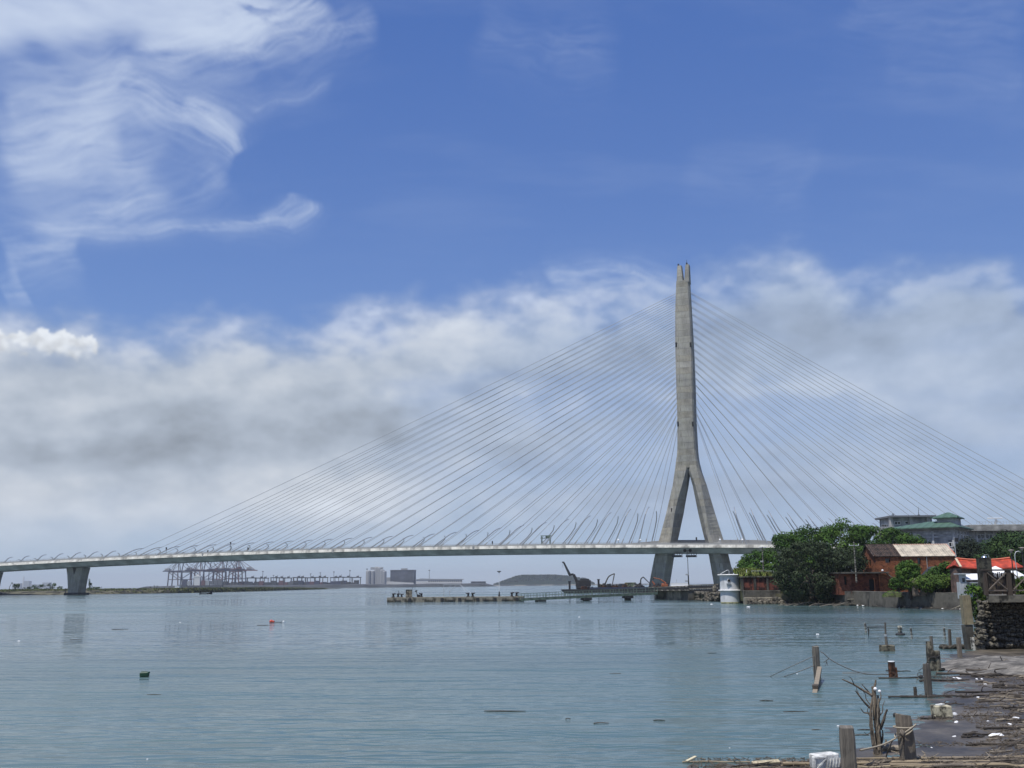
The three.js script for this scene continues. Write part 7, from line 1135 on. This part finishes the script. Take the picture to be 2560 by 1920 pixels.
// ------------------------------------------------------------------ foam, floats, flotsam
{
  const foam = mat([0.78, 0.79, 0.76], { map: T.mottle, rep: 2.5, rough: 0.85, bump: T.relief, bumpRep: 4, b: 0.012 });
  const p = ground(2050, 1922), s = -p.z / F, o = thing('foam_box', 'white moulded foam box lying among the bamboo', 'foam box', p.setY(Math.max(p.y, 0.01)), 0.25);
  let m = new MB(); m.box(-1 * s, 17 * s, 0.02, 36 * s, 35 * s, 0.1, 0, 0, 0.03, 0.02); m.build('end_panel', foam, o);
  m = new MB(); for (const [a, b] of [[V(-16 * s, 3 * s, 0.08), V(14 * s, 31 * s, 0.08)]]) m.bar(a, b, 0.03, 0.03); for (const y of [2, 32]) m.bar(V(-17 * s, y * s, 0.08), V(15 * s, y * s, 0.08), 0.03, 0.03); for (const x of [-17, 15]) m.bar(V(x * s, 2 * s, 0.08), V(x * s, 32 * s, 0.08), 0.03, 0.03); m.build('moulded_ribs', foam, o);
  m = new MB(); m.box(26 * s, 19 * s, -0.2, 62 * s, 34 * s, 0.34, 0, 0, 0.04, 0.03); m.build('body', foam, o);
  m = new MB(); for (let i = 0; i < 6; i++) m.bar(V((12 + i * 8) * s, 6 * s, -0.02), V((17 + i * 8) * s, 27 * s, -0.02), 0.02, 0.025); m.build('rim_pattern', foam, o);
  const q = ground(2355, 1789), k = -q.z / F, b = thing('foam_block', 'dirty cream foam block stranded at the mud edge', 'foam block', q); m = new MB(); const g = new RoundedBoxGeometry(42 * k, 27 * k, 30 * k, 3, 0.04), gp = g.attributes.position; for (let i = 0; i < gp.count; i++) { const v = V(gp.getX(i), gp.getY(i), gp.getZ(i)), t = 1 + 0.07 * n3(v.x * 7, v.y * 7, v.z * 7); gp.setXYZ(i, v.x * t, v.y * t, v.z * t); } g.computeVertexNormals(); m.add(g, new THREE.Matrix4().makeTranslation(0, 13 * k, 0)); m.build('block', mat([0.56, 0.53, 0.42], { map: T.stain, rep: 1.2, bump: T.relief, bumpRep: 3, b: 0.02 }), b); m = new MB(); m.box(-2 * k, 27.5 * k, -2 * k, 20 * k, 4 * k, 12 * k, 0.3, 0, 0.1, 0.01); m.build('torn_crust', foam, b);
  const w = ground(2383, 1785), wp = thing('foam_wedge', 'small white foam wedge beside the cream block', 'foam', w); m = new MB(); m.prism([[-8 * k, 0], [9 * k, 2 * k], [6 * k, 6 * k], [-4 * k, 5 * k]], -0.06, 0.06); m.build('wedge', M.cleanWhite, wp); m = new MB(); m.box(0.02, 0.02, 0.08, 0.08, 0.03, 0.03); m.build('chip', M.cleanWhite, wp);
  const fl = (px, py, r, label, material) => { const c = onLevel(px, py), z = -c.z / F, oo = thing('net_float', label, 'float', c.setY(0)); m = new MB(); const sg = new THREE.SphereGeometry(r * z, 14, 10); sg.scale(0.8, 1, 0.8); m.add(sg, new THREE.Matrix4().makeTranslation(0, r * z * 0.5, 0)); m.build('ball', material, oo); m = new MB(); m.cyl(V(r * z * 0.5, r * z * 0.6, 0), V(r * z * 2.6, r * z * 0.5, 0), r * z * 0.22, r * z * 0.2); m.build('neck', M.cleanWhite, oo); };
  fl(2238, 1792, 6.5, 'black net float beside the rope-wound post', M.black); fl(2303, 1696, 6, 'black net float caught in the twigs behind the timber post', M.black);
  // green canister and red buoy out on the river
  { const c = onLevel(361, 1692), z = -c.z / F, oo = thing('green_canister', 'dark green plastic canister floating alone on the river', 'canister', c); const gm = mat([0.012, 0.055, 0.028], { rough: 0.35 }); m = new MB(); m.box(0, 5.5 * z, 0, 22 * z, 12 * z, 14 * z, 0.2, 0, 0.05, 0.06); m.build('body', gm, oo); m = new MB(); m.box(-1 * z, 12 * z, 0, 14 * z, 2 * z, 5 * z, 0, 0, 0, 0.02); m.build('handle', gm, oo); m = new MB(); m.cyl(V(9 * z, 9 * z, 0), V(12.5 * z, 11 * z, 0), 2.2 * z, 2 * z, 10); m.build('cap', gm, oo); }
  { const c = onLevel(679, 1556), z = -c.z / F, oo = thing('red_buoy', 'red float with a trailing line on the river', 'buoy', c); m = new MB(); m.add(new THREE.SphereGeometry(4.5 * z, 14, 10), new THREE.Matrix4().makeTranslation(-1 * z, 2 * z, 0)); m.add(new THREE.SphereGeometry(3.4 * z, 12, 8), new THREE.Matrix4().makeTranslation(4 * z, 1.4 * z, 0)); m.build('float', mat([0.5, 0.06, 0.03], { rough: 0.4 }), oo); m = new MB(); m.tube([V(6 * z, 1 * z, 0), V(16 * z, 0.4 * z, 0), V(27 * z, 0.8 * z, 0)], 0.6 * z); m.build('line', M.black, oo); m = new MB(); m.add(new THREE.SphereGeometry(2.6 * z, 10, 8), new THREE.Matrix4().makeTranslation(29 * z, 1.2 * z, 0)); m.build('white_float', M.cleanWhite, oo); }
  const bits = [[47, 1602.5, 6], [450, 1556, 4], [368, 1898, 5], [2044, 1586, 8], [1993, 1685, 5], [2095, 1815, 6], [1824, 1870, 4], [1871, 1518, 9], [1779, 1511, 7], [1448, 1543, 5]]; for (const [px, py, w2] of bits) { const c = onLevel(px, py), z = -c.z / F, b2 = mesh('foam_fleck', stoneG[Math.round(px) % 7], M.cleanWhite); b2.position.copy(c); b2.scale.set(w2 * z, w2 * z * 0.4, w2 * z * 0.6); tag(b2, 'small white foam fleck floating on the river', 'foam', 'foam flecks on the river'); }
  // sticks afloat
  const R = mulberry(55); const sticks = [[1262, 1778, 100], [1538, 1684, 28], [1503, 1808, 36], [1648, 1801, 28], [190, 1599, 30], [300, 1573, 40], [385, 1737, 34], [660, 1563, 36], [1990, 1780, 60], [1916, 1752, 32], [2150, 1683, 85], [2040, 1825, 22], [2165, 1825, 40], [2155, 1838, 36],  [1785, 1559, 12], [1850, 1559, 14], [1930, 1572, 16], [1780, 1633, 22], [1420, 1797, 12]];
  for (const [px, py, L] of sticks) { const c = onLevel(px, py), z = -c.z / F, q2 = new MB(), l = L * z / 2; q2.limb([V(-l, 0.0, 0), V(-l * 0.2, 0.008 + R() * 0.01, (R() - 0.5) * 0.3 * l), V(l, 0.002, (R() - 0.5) * 0.4 * l)], Math.min(0.05, 0.012 + L * z * 0.012), 0.01, 6, 0.2); const b2 = q2.build('floating_stick', driftM[px === 2150 ? 0 : R() > 0.4 ? 4 : 2]); b2.position.copy(c); tag(b2, L > 80 ? (px < 2000 ? 'long thin stick drifting alone on the open river' : 'long grey stick floating beside the rusty pipe pile') : 'small dark stick drifting on the river', 'stick', L > 80 ? undefined : 'sticks adrift on the river'); }
}
// ------------------------------------------------------------------ driftwood wrack
{
  const R = mulberry(303);
  const branch = (px, py, lpx, rpx, turn, material, label, group, opt = {}) => {
    const p = ground(px, py); p.y = Math.max(p.y, 0.0); const z = -p.z / F, l = lpx * z / 2, r = rpx * z, m = new MB(), k = opt.bend ?? 0.12, N = 5, pts = [];
    for (let i = 0; i <= N; i++) { const t = i / N * 2 - 1; pts.push(V(t * l, r * 0.85 + (opt.lift ?? 0) * (t + 1) * l * 0.5 + (R() - 0.5) * r, k * l * (R() - 0.5) + (opt.arc ?? 0) * l * (1 - t * t))); }
    m.limb(pts, r, r * (opt.taper ?? 0.55), 7, opt.rough ?? 0.18);
    if (opt.fork) for (let i = 0; i < opt.fork; i++) { const a = pts[1 + Math.floor(R() * 3)]; m.limb([a, a.clone().add(V((R() - 0.3) * l * 0.4, R() * l * 0.18, (R() - 0.5) * l * 0.3)), a.clone().add(V((R() - 0.2) * l * 0.7, R() * l * 0.3, (R() - 0.5) * l * 0.6))], r * 0.5, r * 0.15, 5, 0.15); }
    const b = m.build(opt.name ?? 'driftwood_branch', material); b.position.copy(p); b.rotation.y = turn; return tag(b, label, opt.cat ?? 'driftwood', group);
  };
  // bamboo and poles along the near waterline
  const poles = [[2300, 1893, 520, 4.2, 0.02], [2250, 1903, 420, 5, -0.03], [2360, 1908, 360, 4.5, 0.05], [2190, 1898, 300, 3.4, 0.04], [2130, 1909, 330, 5.5, 0.02], [2420, 1901, 330, 4.8, 0.02], [1975, 1900, 190, 3.2, 0.12], [1930, 1911, 180, 3.4, 0.1], [2480, 1893, 250, 4, -0.02], [1790, 1899, 160, 3.6, -0.03], [2330, 1915, 200, 6.5, 0.0], [2410, 1916, 150, 7, 0.04], [2530, 1916, 170, 9, 0.02], [2240, 1916, 180, 6, -0.05]];
  const bamboo = mat([0.42, 0.345, 0.23], { map: T.woodH, rep: 0.6, repY: 2, rough: 0.6 });
  poles.forEach(([px, py, L, r, tn], i) => branch(px, py, L, r * 0.62, tn, i % 3 === 2 ? driftM[1] : bamboo, 'pale bamboo pole lying in the driftwood line on the mud', 'bamboo poles in the driftwood line', { bend: 0.02, taper: 0.8, rough: 0.05, name: 'bamboo_pole', cat: 'bamboo' }));
  for (let i = 0; i < 60; i++) { const px = 1710 + Math.pow(R(), 0.6) * 850, py = 1897 + R() * 24; branch(px, py, 20 + R() * 90, 0.9 + R() * 2.2, (R() - 0.5) * 0.9, driftM[Math.floor(R() * 5)], 'twisted stick in the driftwood line along the bamboo', 'sticks in the near driftwood line', { fork: R() > 0.6 ? 2 : 0, lift: R() * 0.15, name: 'driftwood_stick' }); }
  for (const [px, py] of [[2240, 1890], [2262, 1893], [2300, 1890], [2325, 1894], [2460, 1893]]) branch(px, py, 44, 1.6, R() * 3, driftM[3], 'curled pale root standing up out of the bamboo', 'curled roots in the bamboo', { fork: 4, lift: 0.5, arc: 0.5, name: 'curled_root' });
  { const m = new MB(), p = ground(1915, 1908); m.box(0, 0.05, 0, 0.62, 0.05, 0.16, 0.1, 0.2, 0.05, 0.015); const b = m.build('pale_board', mat([0.62, 0.56, 0.40], { map: T.wood, rep: 2 })); b.position.copy(p.setY(0.03)); tag(b, 'pale yellow splintered board beside the foam box', 'board'); }
  { const m = new MB(), p = ground(1728, 1898); m.box(0, 0.04, 0, 0.3, 0.03, 0.08, 0.6, 0, 0.25, 0.01); const b = m.build('pale_splinter', mat([0.58, 0.52, 0.36])); b.position.copy(p.setY(0.03)); tag(b, 'pale splinter at the tip of the driftwood line', 'splinter'); }
  // long dark drift strands across the mud
  const strands = [[2390, 1738, 270, 3.4, 0.03, 4], [2300, 1740, 150, 3, -0.02, 4], [2470, 1729, 160, 3.6, 0.04, 4], [2340, 1793, 76, 3.6, -0.04, 4], [2440, 1835, 62, 6, 0.05, 4], [2432, 1840, 56, 4, 0.02, 4], [2505, 1860, 150, 4.5, 0.02, 2], [2440, 1860, 46, 5, 0.0, 4], [2520, 1822, 120, 4.4, 0.03, 4], [2500, 1832, 60, 3.4, -0.05, 2], [2470, 1788, 120, 3, 0.06, 4], [2410, 1686, 130, 4.5, -0.1, 2], [2510, 1690, 150, 6, -0.18, 4], [2480, 1676, 120, 4, -0.08, 2], [2360, 1700, 120, 4, 0.0, 4], [2280, 1692, 160, 3, 0.02, 4], [2245, 1675, 60, 2.2, 0, 4], [2380, 1758, 60, 3, 0.05, 2], [2510, 1752, 150, 3.4, 0.14, 2], [2450, 1768, 50, 3, 0.2, 2], [2530, 1741, 110, 4, 0.02, 3], [2540, 1770, 70, 4.5, 0.15, 2], [2530, 1716, 90, 6, 0.02, 4], [2450, 1665, 90, 4, 0.3, 1], [2500, 1655, 44, 3, 1.0, 1], [2516, 1655, 46, 2.6, 0.4, 3]];
  strands.forEach(([px, py, L, r, tn, k], i) => branch(px, py, L, r * 0.72, tn, driftM[k], `long ${['brown', 'tan', 'dark brown', 'pale', 'blackish'][k]} drift branch lying flat on the wet mud`, 'long drift branches across the mud', { fork: i % 2 ? 3 : 1, bend: 0.1, rough: 0.25 }));
  for (let i = 0; i < 110; i++) { const t = Math.pow(R(), 0.55), py = 1650 + R() * 240, lim = 2440 + 40 * Math.sin(py * 0.05), px = mix(lim, 2580, t); { const k = Math.floor(R() * 5); branch(px, py, 14 + R() * 60, 0.8 + R() * 2.4, (R() - 0.5) * 1.4, driftM[k], `short ${['brown', 'tan', 'dark brown', 'pale', 'blackish'][k]} drift stick scattered on the mud flat`, 'drift sticks scattered on the mud', { fork: R() > 0.7 ? 2 : 0, name: 'drift_stick' }); } }
  { const p = ground(2507, 1668), o = thing('upright_branch', 'forked bare branch standing upright in the wrack', 'branch', p), z = -p.z / F; let m = new MB(); m.limb([V(0, -0.1, 0), V(1 * z, 12 * z, 0), V(-4 * z, 27 * z, 0)], 1.8 * z, 0.9 * z, 6); m.build('stem', driftM[4], o); m = new MB(); m.limb([V(1 * z, 12 * z, 0), V(9 * z, 20 * z, 0), V(16 * z, 17 * z, 0)], 1.3 * z, 0.6 * z, 6); m.build('fork', driftM[3], o); }
  // scraps of foam and plastic on the mud
  for (const [px, py, w] of [[2398, 1694, 15], [2385, 1692, 8], [2442, 1696, 9], [2455, 1697, 10], [2421, 1671, 10], [2445, 1742, 14], [2540, 1793, 16], [2390, 1802, 14], [2490, 1838, 38], [2525, 1808, 12], [2470, 1800, 10], [2463, 1708, 8], [2385, 1838, 12], [2545, 1684, 7], [2450, 1916, 9], [2245, 1917, 6], [2330, 1865, 7], [2480, 1870, 6], [2430, 1790, 7]]) { const p = ground(px, py), z = -p.z / F, b = mesh('litter_scrap', stoneG[Math.floor(R() * 7)], M.cleanWhite); b.position.copy(p); b.scale.set(w * z * (0.7 + 0.5 * R()), w * z * 0.32, w * z * 0.5); b.rotation.set(R() * 0.4, R() * 6, R() * 0.4); tag(b, 'white scrap of litter lying on the mud flat', 'litter', 'white litter on the mud'); }
  // fine twig litter, too many to count
  const g = new MB(); for (let i = 0; i < 3600; i++) { const u = R(); let px, py; if (u < 0.5) { py = 1640 + R() * 280; px = 2450 + 50 * Math.sin(py * 0.045) + R() * 140; } else if (u < 0.8) { px = 1720 + R() * 850; py = 1890 + 30 * R(); } else { px = 2290 + R() * 270; py = [1690, 1738, 1700, 1792, 1858][Math.floor(R() * 5)] + (R() - 0.5) * 10; } const p = ground(px, py), l = 0.05 + 0.2 * R() * R(), a = R() * 6.283; p.y = Math.max(p.y, 0) + 0.012; const q = p.clone().add(V(Math.cos(a) * l, R() * 0.06, Math.sin(a) * l * 0.6)); g.cyl(p, q, 0.006 + 0.008 * R(), 0.004, 4); }
  const lt = stuff(g.build('twig_litter', driftM[0])); tag(lt, 'fine brown twig litter strewn over the mud and driftwood', 'twigs');
}

// ------------------------------------------------------------------ haze over the estuary
scene.fog = new THREE.FogExp2(lin(0.78, 0.85, 0.95), 0.00008);
scene.traverse((o) => { if (o.isMesh) { o.castShadow = true; o.receiveShadow = true; } });
renderer.render(scene, camera);
